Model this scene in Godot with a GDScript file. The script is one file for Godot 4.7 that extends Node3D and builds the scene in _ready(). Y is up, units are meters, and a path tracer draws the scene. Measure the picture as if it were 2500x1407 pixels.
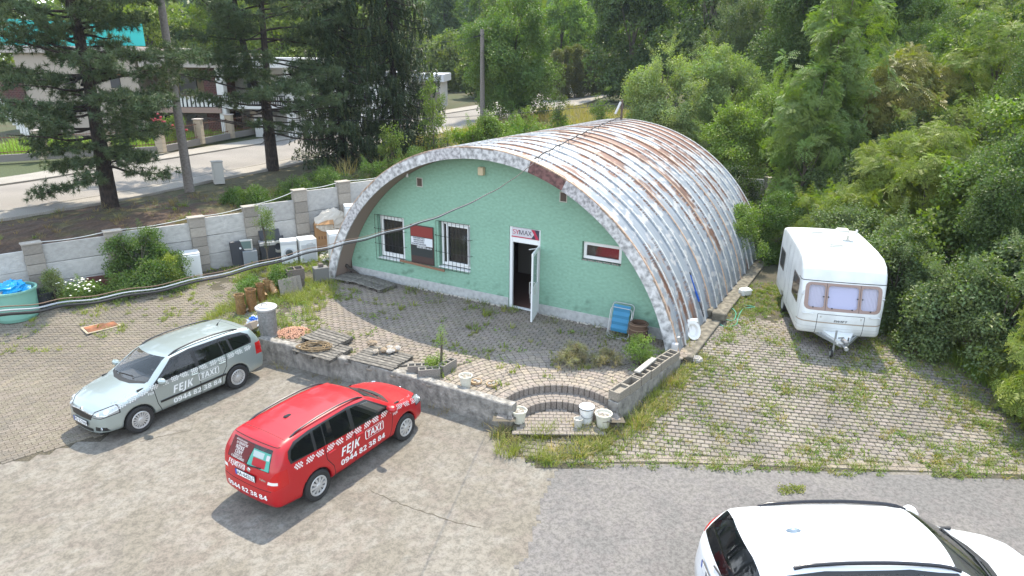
extends Node3D
const FOCAL := 1637.5          # photo pixels
const PITCH := 0.3297
const ROLL := 0.0105
const EYE := 7.8
const TER := 0.535             # height of the terrace in front of the hut
const HUT_ANGLE := -0.52
const ARC_Y := -1.507          # centre of the hut's arch below the terrace
const ARC_R := 6.36
const ARC_RI := 6.09
const HUT_FRONT := -0.73
const HUT_LEN := 10.8
var rng := RandomNumberGenerator.new()
var names := {}
var mats := {}
var texs := {}
var hut_x := Transform3D()
class MB:
	var v := PackedVector3Array()
	var n := PackedVector3Array()
	var c := PackedColorArray()
	var uv := PackedVector2Array()
	var col := Color.WHITE
	func tri(a: Vector3, b: Vector3, d: Vector3) -> void:
		var m := (b - a).cross(d - a)
		if m.length_squared() < 1e-16:
			return
		trin(a, b, d, m.normalized(), m.normalized(), m.normalized())
	func trin(a: Vector3, b: Vector3, d: Vector3, na: Vector3, nb: Vector3, nd: Vector3) -> void:
		if (b - a).cross(d - a).dot(na + nb + nd) < 0.0:
			v.append(a); v.append(b); v.append(d)
			n.append(na); n.append(nb); n.append(nd)
			c.append(col); c.append(col); c.append(col)
			return
		v.append(a); v.append(d); v.append(b)
		n.append(na); n.append(nd); n.append(nb)
		c.append(col); c.append(col); c.append(col)
	func triuv(a: Vector3, b: Vector3, d: Vector3, na: Vector3, nb: Vector3, nd: Vector3, ua: Vector2, ub: Vector2, ud: Vector2) -> void:
		var turned := (b - a).cross(d - a).dot(na + nb + nd) < 0.0
		trin(a, b, d, na, nb, nd)
		uv.append(ua); uv.append(ub if turned else ud); uv.append(ud if turned else ub)
	func tric(p: Array, nn: Array, cc: Array) -> void:
		var turned: bool = (p[1] - p[0]).cross(p[2] - p[0]).dot(nn[0] + nn[1] + nn[2]) < 0.0
		for k in ([0, 1, 2] if turned else [0, 2, 1]):
			v.append(p[k]); n.append(nn[k]); c.append(cc[k])
	func quad(a: Vector3, b: Vector3, d: Vector3, e: Vector3) -> void:
		tri(a, b, d)
		tri(a, d, e)
	func quadn(a: Vector3, b: Vector3, d: Vector3, e: Vector3, na: Vector3, nb: Vector3, nd: Vector3, ne: Vector3) -> void:
		trin(a, b, d, na, nb, nd)
		trin(a, d, e, na, nd, ne)
	func face(p: Array, out: Vector3) -> void:
		var m: Vector3 = (p[1] - p[0]).cross(p[2] - p[0])
		if m.dot(out) < 0.0:
			p = p.duplicate()
			p.reverse()
		for i in range(1, p.size() - 1):
			tri(p[0], p[i], p[i + 1])
	func box(t: Transform3D, size: Vector3, b := 0.0) -> void:
		var h := size * 0.5
		b = minf(b, minf(h.x, minf(h.y, h.z)) * 0.9)
		var k := t.basis
		if b <= 0.0:
			for ax in 3:
				for s in [-1.0, 1.0]:
					var o := Vector3.ZERO
					o[ax] = s * h[ax]
					var e1 := Vector3.ZERO
					var e2 := Vector3.ZERO
					e1[(ax + 1) % 3] = h[(ax + 1) % 3]
					e2[(ax + 2) % 3] = h[(ax + 2) % 3]
					face([t * (o - e1 - e2), t * (o + e1 - e2), t * (o + e1 + e2), t * (o - e1 + e2)], k * o)
			return
		var P := {}
		for sx in [-1, 1]:
			for sy in [-1, 1]:
				for sz in [-1, 1]:
					var q := Vector3(sx * h.x, sy * h.y, sz * h.z)
					var g := Vector3(sx, sy, sz) * b
					for ax in 3:
						var w := q - g
						w[ax] = q[ax]
						P[[sx, sy, sz, ax]] = t * w
					face([P[[sx, sy, sz, 0]], P[[sx, sy, sz, 1]], P[[sx, sy, sz, 2]]], k * Vector3(sx, sy, sz))
		for s in [-1, 1]:
			face([P[[s, -1, -1, 0]], P[[s, 1, -1, 0]], P[[s, 1, 1, 0]], P[[s, -1, 1, 0]]], k * Vector3(s, 0, 0))
			face([P[[-1, s, -1, 1]], P[[1, s, -1, 1]], P[[1, s, 1, 1]], P[[-1, s, 1, 1]]], k * Vector3(0, s, 0))
			face([P[[-1, -1, s, 2]], P[[1, -1, s, 2]], P[[1, 1, s, 2]], P[[-1, 1, s, 2]]], k * Vector3(0, 0, s))
			for r in [-1, 1]:
				face([P[[s, r, -1, 0]], P[[s, r, 1, 0]], P[[s, r, 1, 1]], P[[s, r, -1, 1]]], k * Vector3(s, r, 0))
				face([P[[s, -1, r, 0]], P[[s, 1, r, 0]], P[[s, 1, r, 2]], P[[s, -1, r, 2]]], k * Vector3(s, 0, r))
				face([P[[-1, s, r, 1]], P[[1, s, r, 1]], P[[1, s, r, 2]], P[[-1, s, r, 2]]], k * Vector3(0, s, r))
	func bar(a: Vector3, b: Vector3, w: float, h: float, up := Vector3.UP, bev := 0.0) -> void:
		var d := (b - a)
		var z := d.normalized()
		var x := up.cross(z)
		if x.length() < 0.01:
			x = Vector3.RIGHT.cross(z)
		x = x.normalized()
		box(Transform3D(Basis(x, z.cross(x), z), (a + b) * 0.5), Vector3(w, h, d.length()), bev)
	func lathe(t: Transform3D, prof: Array, segs := 16, squash := 1.0) -> void:
		for i in prof.size() - 1:
			var p: Vector2 = prof[i]
			var q: Vector2 = prof[i + 1]
			var d := (q - p)
			if d.length() < 1e-6:
				continue
			var nn := Vector2(d.y, -d.x).normalized()
			for s in segs:
				var a0 := TAU * s / segs
				var a1 := TAU * (s + 1) / segs
				var e0 := Vector3(cos(a0), 0, sin(a0) * squash)
				var e1 := Vector3(cos(a1), 0, sin(a1) * squash)
				var n0 := (t.basis * (e0 * nn.x + Vector3.UP * nn.y)).normalized()
				var n1 := (t.basis * (e1 * nn.x + Vector3.UP * nn.y)).normalized()
				var A := t * (e0 * p.x + Vector3.UP * p.y)
				var B := t * (e0 * q.x + Vector3.UP * q.y)
				var C := t * (e1 * q.x + Vector3.UP * q.y)
				var D := t * (e1 * p.x + Vector3.UP * p.y)
				if p.x > 1e-5:
					trin(A, B, D, n0, n0, n1)
				if q.x > 1e-5:
					trin(B, C, D, n0, n1, n1)
	func tube(pts: Array, r0: float, r1 := -1.0, segs := 8, cap := true) -> void:
		if r1 < 0.0:
			r1 = r0
		var m := pts.size()
		var prev := []
		var pn := []
		var x := Vector3.ZERO
		for i in m:
			var d: Vector3 = (pts[mini(i + 1, m - 1)] - pts[maxi(i - 1, 0)]).normalized()
			if i == 0:
				x = d.cross(Vector3.UP)
				if x.length() < 0.05:
					x = d.cross(Vector3.RIGHT)
			x = (x - d * x.dot(d)).normalized()
			var y := d.cross(x)
			var r := lerpf(r0, r1, float(i) / maxf(1, m - 1))
			var ring := []
			var rn := []
			for s in segs:
				var a := TAU * s / segs
				var e := x * cos(a) + y * sin(a)
				ring.append(pts[i] + e * r)
				rn.append(e)
			if i > 0:
				for s in segs:
					var u := (s + 1) % segs
					quadn(prev[s], prev[u], ring[u], ring[s], pn[s], pn[u], rn[u], rn[s])
			if cap and (i == 0 or i == m - 1):
				face(ring, -d if i == 0 else d)
			prev = ring
			pn = rn
	func extrude(t: Transform3D, poly: PackedVector2Array, depth: float, back := true) -> void:
		var ix := Geometry2D.triangulate_polygon(poly)
		var f := t.basis.z
		for i in range(0, ix.size(), 3):
			var a := poly[ix[i]]
			var b := poly[ix[i + 1]]
			var d := poly[ix[i + 2]]
			face([t * Vector3(a.x, a.y, depth), t * Vector3(b.x, b.y, depth), t * Vector3(d.x, d.y, depth)], f)
			if back:
				face([t * Vector3(a.x, a.y, 0), t * Vector3(b.x, b.y, 0), t * Vector3(d.x, d.y, 0)], -f)
		var area := 0.0
		for i in poly.size():
			area += poly[i].cross(poly[(i + 1) % poly.size()])
		if depth == 0.0:
			return
		for i in poly.size():
			var a := poly[i]
			var b := poly[(i + 1) % poly.size()]
			var o := Vector2(b.y - a.y, a.x - b.x) * signf(area)
			face([t * Vector3(a.x, a.y, 0), t * Vector3(b.x, b.y, 0), t * Vector3(b.x, b.y, depth), t * Vector3(a.x, a.y, depth)], t.basis * Vector3(o.x, o.y, 0))
	func mesh() -> ArrayMesh:
		var m := ArrayMesh.new()
		if v.is_empty():
			return m
		var a := []
		a.resize(Mesh.ARRAY_MAX)
		a[Mesh.ARRAY_VERTEX] = v
		a[Mesh.ARRAY_NORMAL] = n
		a[Mesh.ARRAY_COLOR] = c
		if uv.size() == v.size():
			a[Mesh.ARRAY_TEX_UV] = uv
		m.add_surface_from_arrays(Mesh.PRIMITIVE_TRIANGLES, a)
		return m
func numbered(called: String) -> String:
	var k: int = names.get(called, 0)
	names[called] = k + 1
	return called if k == 0 else "%s_%03d" % [called, k]
func thing(called: String, label: String, category: String, at := Vector3.ZERO, turn := 0.0, group := "") -> Node3D:
	var o := Node3D.new()
	o.name = numbered(called)
	add_child(o)
	o.position = at
	o.rotation.y = turn
	o.set_meta("label", label)
	o.set_meta("category", category)
	if group != "":
		o.set_meta("group", group)
	return o
func part(parent: Node, called: String, mesh, material: Material, at := Transform3D()) -> MeshInstance3D:
	var o := MeshInstance3D.new()
	o.name = called
	o.mesh = mesh.mesh() if mesh is MB else mesh
	o.material_override = material
	o.transform = at
	parent.add_child(o, true)
	return o
func solo(called: String, mesh, material: Material, label: String, category: String, group := "", at := Transform3D()) -> MeshInstance3D:
	var o := part(self, numbered(called), mesh, material, at)
	o.set_meta("label", label)
	o.set_meta("category", category)
	if group != "":
		o.set_meta("group", group)
	return o
func struct(called: String, mesh, material: Material) -> MeshInstance3D:
	var o := part(self, numbered(called), mesh, material)
	o.set_meta("kind", "structure")
	return o
func copy(o: Node3D, at: Vector3, turn: float, label := "") -> Node3D:
	var c: Node3D = o.duplicate()
	var base := String(o.name).rstrip("0123456789")
	c.name = numbered(base.trim_suffix("_"))
	add_child(c)
	c.position = at
	c.rotation.y = turn
	if label != "":
		c.set_meta("label", label)
	return c
func many(parent: Node, called: String, mesh: Mesh, material: Material, xf: Array, cols: Array = []) -> MultiMeshInstance3D:
	var mm := MultiMesh.new()
	mm.transform_format = MultiMesh.TRANSFORM_3D
	mm.use_colors = cols.size() > 0
	mm.mesh = mesh
	mm.instance_count = xf.size()
	for i in xf.size():
		mm.set_instance_transform(i, xf[i])
		if cols.size() > 0:
			mm.set_instance_color(i, cols[i])
	var o := MultiMeshInstance3D.new()
	o.name = called
	o.multimesh = mm
	o.set_meta("kind", "stuff")
	o.material_override = material
	parent.add_child(o, true)
	return o
func lin(r: float, g: float, b: float) -> Color:
	return Color(r, g, b).linear_to_srgb()
func mat(key: String, r: float, g: float, b: float, rough := 0.8, metal := 0.0, opt := {}) -> StandardMaterial3D:
	if mats.has(key):
		return mats[key]
	var m := StandardMaterial3D.new()
	m.albedo_color = lin(r, g, b)
	m.roughness = rough
	m.metallic = metal
	if opt.has("tex"):
		m.albedo_texture = opt.tex
	if opt.has("tile"):
		m.uv1_triplanar = true
		m.uv1_offset = Vector3.ONE * opt.get("shift", 0.0)
		m.uv1_world_triplanar = opt.get("world", true)
		var s = opt.tile
		m.uv1_scale = (Vector3.ONE / s) if s is float else Vector3(1.0 / s.x, 1.0 / s.y, 1.0 / s.z)
	if opt.has("normal"):
		m.normal_enabled = true
		m.normal_texture = opt.normal
		m.normal_scale = opt.get("bump", 1.0)
	if opt.get("vc", false):
		m.vertex_color_use_as_albedo = true
	if opt.has("coat"):
		m.clearcoat_enabled = true
		m.clearcoat = opt.coat
		m.clearcoat_roughness = 0.05
	if opt.has("alpha"):
		m.transparency = BaseMaterial3D.TRANSPARENCY_ALPHA
		m.albedo_color.a = opt.alpha
	if opt.has("back"):
		m.backlight_enabled = true
		m.backlight = opt.back
	mats[key] = m
	return m
func noise(sd: int, freq: float, oct: int, kind := FastNoiseLite.TYPE_SIMPLEX_SMOOTH) -> FastNoiseLite:
	var f := FastNoiseLite.new()
	f.seed = sd
	f.noise_type = kind
	f.frequency = freq
	f.fractal_octaves = oct
	f.fractal_type = FastNoiseLite.FRACTAL_FBM if oct > 1 else FastNoiseLite.FRACTAL_NONE
	return f
func grey(key: String, sd: int, freq: float, oct: int, lo: float, hi: float, size := 512, power := 1.0, sx := 1, sy := 1) -> ImageTexture:
	if texs.has(key):
		return texs[key]
	var im := noise(sd, freq, oct).get_seamless_image(size, size)
	im.convert(Image.FORMAT_L8)
	if sx > 1 or sy > 1:       # stretch: keep part of the picture's repeats along one axis
		im.resize(size / sx, size / sy, Image.INTERPOLATE_BILINEAR)
		im.resize(size, size, Image.INTERPOLATE_BILINEAR)
	var d := im.get_data()
	var lut := PackedByteArray()
	for i in 256:
		lut.append(int(clampf(lerpf(lo, hi, pow(i / 255.0, power)), 0.0, 1.0) * 255.0))
	for i in d.size():
		d[i] = lut[d[i]]
	im = Image.create_from_data(size, size, false, Image.FORMAT_L8, d)
	var t := ImageTexture.create_from_image(im)
	texs[key] = t
	return t
func patches(key: String, sd: int, freq: float, oct: int, gain: float, w: float, lo: float, hi: float, size := 2048) -> ImageTexture:
	var f := noise(sd, freq, oct)
	f.fractal_gain = gain
	var im := f.get_image(size, size)
	im.convert(Image.FORMAT_L8)
	var d := im.get_data()
	var lut := PackedByteArray()
	for i in 256:
		lut.append(int(clampf(lerpf(lo, hi, smoothstep(0.5 - w, 0.5 + w, i / 255.0)), 0.0, 1.0) * 255.0))
	for i in d.size():
		d[i] = lut[d[i]]
	return ImageTexture.create_from_image(Image.create_from_data(size, size, false, Image.FORMAT_L8, d))
func bumps(key: String, sd: int, freq: float, oct: int, strength: float, size := 256) -> ImageTexture:
	if texs.has(key):
		return texs[key]
	var im := noise(sd, freq, oct).get_seamless_image(size, size)
	im.convert(Image.FORMAT_RGBA8)
	im.bump_map_to_normal_map(strength)
	var t := ImageTexture.create_from_image(im)
	texs[key] = t
	return t
func ray(u: float, w: float) -> Vector3:
	var a := (u - 1250.0) / FOCAL
	var b := (w - 703.5) / FOCAL
	var p := Vector2(cos(ROLL) * a + sin(ROLL) * b, -sin(ROLL) * a + cos(ROLL) * b)
	return Vector3(p.x, -p.y * cos(PITCH) - sin(PITCH), -(cos(PITCH) - p.y * sin(PITCH)))
func spot(u: float, w: float, y := 0.0) -> Vector3:      # where the view through that photo point meets the level y
	var d := ray(u, w)
	return Vector3(0, EYE, 0) + d * ((y - EYE) / d.y)
func spot_d(u: float, w: float, dist: float) -> Vector3:  # ... meets that distance on the plan
	var d := ray(u, w)
	return Vector3(0, EYE, 0) + d * (dist / Vector2(d.x, d.z).length())
func on_land(u: float, w: float) -> Vector3:              # ... meets the land
	var d := ray(u, w)
	var t := 8.0
	while t < 320.0:
		var p := Vector3(0, EYE, 0) + d * t
		if p.y <= land(p.x, p.z):
			break
		t += 0.15 + t * 0.002
	var q := Vector3(0, EYE, 0) + d * t
	q.y = land(q.x, q.z)
	return q
func hut(s: float, y: float, d: float) -> Vector3:        # hut axes: s along the front, d to the back
	return hut_x * Vector3(s, y, -d)
func yaw_to(d: Vector3) -> float:                         # turn that brings +x to d
	return atan2(-d.z, d.x)
func rnd(a: float, b: float) -> float:
	return rng.randf_range(a, b)
func street_y(z: float) -> float:
	return 2.2 + 0.025 * maxf(0.0, -z - 30.0)
const FENCE := [[-21.0, -14.2], [-15.0, -20.15], [-13.25, -21.55], [-11.2, -23.15], [-9.75, -24.4], [-8.25, -25.6], [-6.85, -26.8], [-4.9, -28.6], [-3.0, -30.3], [-1.0, -32.1], [2.5, -34.6], [8.0, -36.0], [13.0, -34.0]]
func fence_side(x: float, z: float) -> float:             # metres beyond the yard's back fence, negative in the yard
	var best := 1e9
	var sgn := -1.0
	for i in FENCE.size() - 1:
		var a := Vector2(FENCE[i][0], FENCE[i][1])
		var b := Vector2(FENCE[i + 1][0], FENCE[i + 1][1])
		var p := Vector2(x, z)
		var t := clampf((p - a).dot(b - a) / (b - a).length_squared(), 0, 1)
		var e := p - a.lerp(b, t)
		if e.length() < best:
			best = e.length()
			sgn = signf((b - a).cross(e))
	return -best * sgn
func yard_y(x: float, z: float) -> float:
	var left := 0.42 * smoothstep(-14.8, -22.0, z)
	var right := 0.42 * smoothstep(-12.0, -17.5, z)
	var y := lerpf(left, right, smoothstep(-4.0, 3.0, x))
	if x < 0.0:
		y = lerpf(y, 0.5, smoothstep(-9.6, -7.2, x) * smoothstep(-16.2, -17.6, z))
	return y
func land(x: float, z: float) -> float:
	var e := fence_side(x, z)
	var edge := 12.2 + 0.10 * maxf(0.0, -z - 16.0) + 0.0016 * pow(maxf(0.0, -z - 20.0), 2.0)
	edge -= 1.6 * smoothstep(-13.0, -22.0, z)
	var r := x - edge
	var y := yard_y(x, z)
	if e > 0.0:
		y = lerpf(y + 1.55, street_y(z), smoothstep(0.0, 3.0, e))
		if x > -2.0:
			y = lerpf(y, 0.5 + e * 0.08, smoothstep(-1.0, 6.0, x) * (1.0 - smoothstep(4.0, 14.0, e)))
	if r > 0.0:
		var up := 0.9 * smoothstep(0.0, 1.2, r) + 0.17 * r
		y = y + minf(up, 16.0)
	var far := maxf(0.0, -z - 110.0)
	y += 0.30 * far * smoothstep(0.0, 60.0, far)
	return y
func _ready() -> void:
	rng.seed = 20240607
	var cam := Camera3D.new()
	cam.name = "camera"
	cam.fov = rad_to_deg(2.0 * atan(703.5 / FOCAL))
	cam.far = 900.0
	cam.near = 0.2
	add_child(cam)
	cam.position = Vector3(0, EYE, 0)
	cam.basis = Basis(Vector3.RIGHT, -PITCH) * Basis(Vector3.BACK, ROLL)
	cam.current = true
	var sky_mat := ProceduralSkyMaterial.new()
	sky_mat.sky_top_color = Color(0.60, 0.66, 0.74)
	sky_mat.sky_horizon_color = Color(0.90, 0.91, 0.90)
	sky_mat.sky_curve = 0.12
	sky_mat.ground_bottom_color = Color(0.36, 0.35, 0.30)
	sky_mat.ground_horizon_color = Color(0.62, 0.66, 0.66)
	sky_mat.sky_energy_multiplier = 1.6
	var sky := Sky.new()
	sky.sky_material = sky_mat
	var env := Environment.new()
	env.background_mode = Environment.BG_SKY
	env.sky = sky
	env.tonemap_mode = Environment.TONE_MAPPER_LINEAR
	env.tonemap_exposure = 1.68
	env.sdfgi_enabled = true
	env.ssao_enabled = true
	env.ssil_enabled = true
	env.fog_enabled = true
	env.fog_density = 0.00025
	env.fog_light_color = Color(0.80, 0.86, 0.92)
	var we := WorldEnvironment.new()
	we.name = "environment"
	we.environment = env
	add_child(we)
	var sun := DirectionalLight3D.new()
	sun.name = "sun"
	sun.light_energy = 1.6
	sun.light_color = Color(1.0, 0.955, 0.88)
	sun.light_angular_distance = 0.5
	sun.shadow_enabled = true
	add_child(sun)
	var el := deg_to_rad(58.0)
	var az := deg_to_rad(-12.0)
	var towards := Vector3(sin(az) * cos(el), -sin(el), cos(az) * cos(el))
	sun.basis = Basis.looking_at(towards, Vector3.UP)
	hut_x = Transform3D(Basis(Vector3.UP, HUT_ANGLE), Vector3(-0.671, TER, -19.747))
	build_land()
	build_lot()
	build_paving()
	build_terrace_edge()
	build_hut()
	build_back_fence()
	build_street()
	build_cars()
	build_caravan()
	build_junk()
	build_terrace_things()
	build_cables()
	build_plants()
func in_frame(p: Vector3) -> bool:
	var q := Vector3(p.x, p.y - EYE, -p.z)
	var zf := q.z * cos(PITCH) - q.y * sin(PITCH)
	if zf < 0.5:
		return false
	var yu := q.y * cos(PITCH) + q.z * sin(PITCH)
	return absf(q.x / zf) < 1250.0 / FOCAL and absf(yu / zf) < 703.5 / FOCAL
func sheet(xs: Array, zs: Array, height: Callable, color: Callable, keep = null) -> MB:
	var m := MB.new()
	var nx := xs.size()
	var nz := zs.size()
	var P := PackedVector3Array()
	var C := PackedColorArray()
	for j in nz:
		for i in nx:
			P.append(Vector3(xs[i], height.call(xs[i], zs[j]), zs[j]))
			C.append(color.call(xs[i], zs[j]))
	var N := PackedVector3Array()
	for j in nz:
		for i in nx:
			var a := P[j * nx + maxi(i - 1, 0)]
			var b := P[j * nx + mini(i + 1, nx - 1)]
			var e := P[maxi(j - 1, 0) * nx + i]
			var f := P[mini(j + 1, nz - 1) * nx + i]
			var nn := (f - e).cross(b - a).normalized()
			N.append(nn if nn.y > 0 else -nn)
	for j in nz - 1:
		for i in nx - 1:
			var a := j * nx + i
			var b := a + 1
			var d := a + nx + 1
			var e := a + nx
			if keep != null and not keep.call((xs[i] + xs[i + 1]) * 0.5, (zs[j] + zs[j + 1]) * 0.5):
				continue
			for t in [[a, e, d], [a, d, b]]:
				m.tric([P[t[0]], P[t[1]], P[t[2]]], [N[t[0]], N[t[1]], N[t[2]]], [C[t[0]], C[t[1]], C[t[2]]])
	return m
func steps_range(a: float, b: float, st: float) -> Array:
	var r := []
	var n := int(round(absf(b - a) / st))
	for i in n + 1:
		r.append(lerpf(a, b, float(i) / n))
	return r
func pts(a: Array) -> PackedVector2Array:
	var r := PackedVector2Array()
	for p in a:
		r.append(Vector2(p[0], p[1]))
	return r
func cv(r: float, g: float, b: float) -> Color:
	return Color(r, g, b)
func road_side(x: float, z: float) -> float:
	var best := 1e9
	var sgn := 1.0
	for i in ROAD.size() - 1:
		var a := Vector2(ROAD[i][0], ROAD[i][1])
		var b := Vector2(ROAD[i + 1][0], ROAD[i + 1][1])
		var t := clampf((Vector2(x, z) - a).dot(b - a) / (b - a).length_squared(), 0, 1)
		var e := Vector2(x, z) - a.lerp(b, t)
		if e.length() < best:
			best = e.length()
			sgn = signf((b - a).cross(e))
	return -best * sgn
func build_land() -> void:
	var xs := steps_range(-95, -35, 6.0)
	xs.pop_back()
	xs.append_array(steps_range(-35, 40, 1.0))
	xs.append_array(steps_range(46, 150, 6.0))
	var zs := steps_range(12, -64, 1.0)
	zs.append_array(steps_range(-70, -330, 6.0))
	var n1 := noise(3, 0.06, 3)
	var n2 := noise(4, 0.6, 3)
	var h := func(x: float, z: float) -> float:
		var y := land(x, z)
		if fence_side(x, z) < 0.75 and x < 13.5:
			y = yard_y(x, z) - 0.3
		var ro := road_side(x, z)
		if ro > -0.6 and ro < 6.8:
			y -= 0.25
		return y - 0.05
	var c := func(x: float, z: float) -> Color:
		var t := smoothstep(-0.25, 0.35, n1.get_noise_2d(x, z) + 0.6 * n2.get_noise_2d(x, z))
		return cv(0.10, 0.085, 0.035).lerp(cv(0.075, 0.10, 0.03), t)
	struct("terrain", sheet(xs, zs, h, c), mat("terrain", 1, 1, 1, 0.95, 0, {vc = true, tex = grey("soil", 11, 0.03, 5, 0.55, 1.0), tile = 1.7}))
	var b := MB.new()
	var rows := []
	var s := -6.0
	var P := PackedVector2Array()
	for f in FENCE.slice(0, 10):
		P.append(Vector2(f[0], f[1]))
	var samples := []
	for i in P.size() - 1:
		var L := P[i].distance_to(P[i + 1])
		for k in int(L / 0.22):
			samples.append([P[i].lerp(P[i + 1], k * 0.22 / L), (P[i + 1] - P[i]).normalized()])
	var nb := noise(8, 0.5, 4)
	var nc := noise(18, 2.6, 3)
	for sm in samples:
		var row := []
		var o := Vector2(sm[1].y, -sm[1].x)
		for k in 33:
			var e := 0.12 + k * 0.22
			var q: Vector2 = sm[0] + o * e
			var y := lerpf(yard_y(q.x, q.y) + 1.55, street_y(q.y), smoothstep(0.0, 3.0, e)) + 0.03 + 0.05 * nc.get_noise_2d(q.x, q.y) * smoothstep(0, 1, e) - 0.07 * smoothstep(2.8, 3.8, e)
			var t := smoothstep(-0.1, 0.25, nb.get_noise_2d(q.x, q.y) + (q.x + 13.5) * 0.07 + (e - 3.2) * 0.12)
			var cc := cv(0.13, 0.078, 0.047).lerp(cv(0.14, 0.125, 0.045), t) * (0.8 + 0.5 * nc.get_noise_2d(q.x * 1.7, q.y * 1.7))
			row.append([Vector3(q.x, y, q.y), cc])
		rows.append(row)
	for i in rows.size() - 1:
		for k in 32:
			var q := [rows[i][k], rows[i][k + 1], rows[i + 1][k + 1], rows[i + 1][k]]
			for t in [[0, 1, 2], [0, 2, 3]]:
				var nn: Vector3 = (q[t[1]][0] - q[t[0]][0]).cross(q[t[2]][0] - q[t[0]][0]).normalized()
				if nn.y < 0:
					nn = -nn
				b.tric([q[t[0]][0], q[t[1]][0], q[t[2]][0]], [nn, nn, nn], [q[t[0]][1], q[t[1]][1], q[t[2]][1]])
	struct("grass_bank", b, mats["terrain"])
func build_lot() -> void:
	var n1 := noise(21, 0.55, 4)
	var n2 := noise(22, 2.8, 3)
	var n3 := noise(23, 0.17, 2)
	var c := func(x: float, z: float) -> Color:
		var a := n1.get_noise_2d(x, z)
		var b := n2.get_noise_2d(x, z)
		var t := smoothstep(-0.10, 0.16, a + 0.7 * b)
		var col := cv(0.168, 0.147, 0.118).lerp(cv(0.208, 0.187, 0.156), t)
		col = col.lerp(cv(0.19, 0.170, 0.140), 0.35 + 0.3 * n3.get_noise_2d(x, z))
		var w := smoothstep(0.32, 0.5, b + 0.35 * a)
		col = col.lerp(cv(0.24, 0.225, 0.195), w * 0.45)
		return col
	var flat := func(_x: float, _z: float) -> float: return 0.0
	var g := sheet(steps_range(-15, 14, 0.1), steps_range(-3.5, -16.9, 0.1), flat, c)
	struct("concrete_yard", g, mat("lot", 1, 1, 1, 0.93, 0, {vc = true, tex = patches("lotpatch", 33, 0.07, 5, 1.0, 0.34, 0.78, 1.08), tile = 32.0, shift = 0.5}))
	var ck := MB.new()
	for line in [[[905, 1200], [1000, 1240], [1110, 1275], [1180, 1290]], [[340, 1080], [410, 1062], [470, 1050]]]:
		var prev := Vector3.ZERO
		var first := true
		for i in line.size() - 1:
			var a := spot(line[i][0], line[i][1])
			var e := spot(line[i + 1][0], line[i + 1][1])
			for k in 12:
				var p := a.lerp(e, k / 12.0) + Vector3(n2.get_noise_2d(k * 3.1 + i * 50, 7) * 0.05, 0.004, n2.get_noise_2d(9, k * 2.7 + i * 31) * 0.05)
				if not first:
					var side := (p - prev).cross(Vector3.UP).normalized() * rnd(0.004, 0.013)
					ck.face([prev - side, prev + side, p + side, p - side], Vector3.UP)
				prev = p
				first = false
	part(get_node("concrete_yard"), "crack", ck, mat("crack", 0.09, 0.075, 0.055, 1.0))
	var edge := pts([[0.85, -11.52], [0.6, -10.6], [0.42, -9.6], [0.1, -8.5], [-0.5, -7.0], [-1.0, -3.5], [14, -3.5], [14, -11.1], [10.2, -11.38], [6.2, -11.62], [2.96, -11.76], [1.6, -11.68]])
	var inside := func(x: float, z: float) -> bool:
		return Geometry2D.is_point_in_polygon(Vector2(x + 0.12 * n2.get_noise_2d(x, z), z + 0.05 * n2.get_noise_2d(z, x)), edge)
	var ac := func(x: float, z: float) -> Color:
		var a := n1.get_noise_2d(x + 40, z)
		var b := n2.get_noise_2d(x, z + 70)
		var col := cv(0.145, 0.134, 0.126).lerp(cv(0.165, 0.153, 0.145), smoothstep(-0.2, 0.2, a + 0.6 * b))
		return col
	var up := func(_x: float, _z: float) -> float: return 0.006
	var asph := sheet(steps_range(-1.2, 14, 0.08), steps_range(-3.5, -11.9, 0.08), up, ac, inside)
	struct("asphalt", asph, mat("asphalt", 1, 1, 1, 0.9, 0, {vc = true, tex = patches("asphpatch", 37, 0.12, 4, 1.0, 0.34, 0.76, 1.06), tile = 32.0, shift = 0.5}))
func paver_mesh(poly: PackedVector2Array, bev: float, h: float) -> ArrayMesh:
	var m := MB.new()
	var c := Vector2.ZERO
	for p in poly:
		c += p
	c /= poly.size()
	var top := []
	var mid := []
	var low := []
	for p in poly:
		var q: Vector2 = p + (c - p).normalized() * bev
		top.append(Vector3(q.x, 0, q.y))
		mid.append(Vector3(p.x, -bev * 0.8, p.y))
		low.append(Vector3(p.x, -h, p.y))
	var ix := Geometry2D.triangulate_polygon(poly)
	for i in range(0, ix.size(), 3):
		m.face([top[ix[i]], top[ix[i + 1]], top[ix[i + 2]]], Vector3.UP)
	for i in poly.size():
		var k := (i + 1) % poly.size()
		var o: Vector3 = (mid[i] + mid[k]) * 0.5 - Vector3(c.x, 0, c.y)
		o.y = 0
		m.face([top[i], top[k], mid[k], mid[i]], o + Vector3.UP * 0.02)
		m.face([mid[i], mid[k], low[k], low[i]], o)
	return m.mesh()
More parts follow.
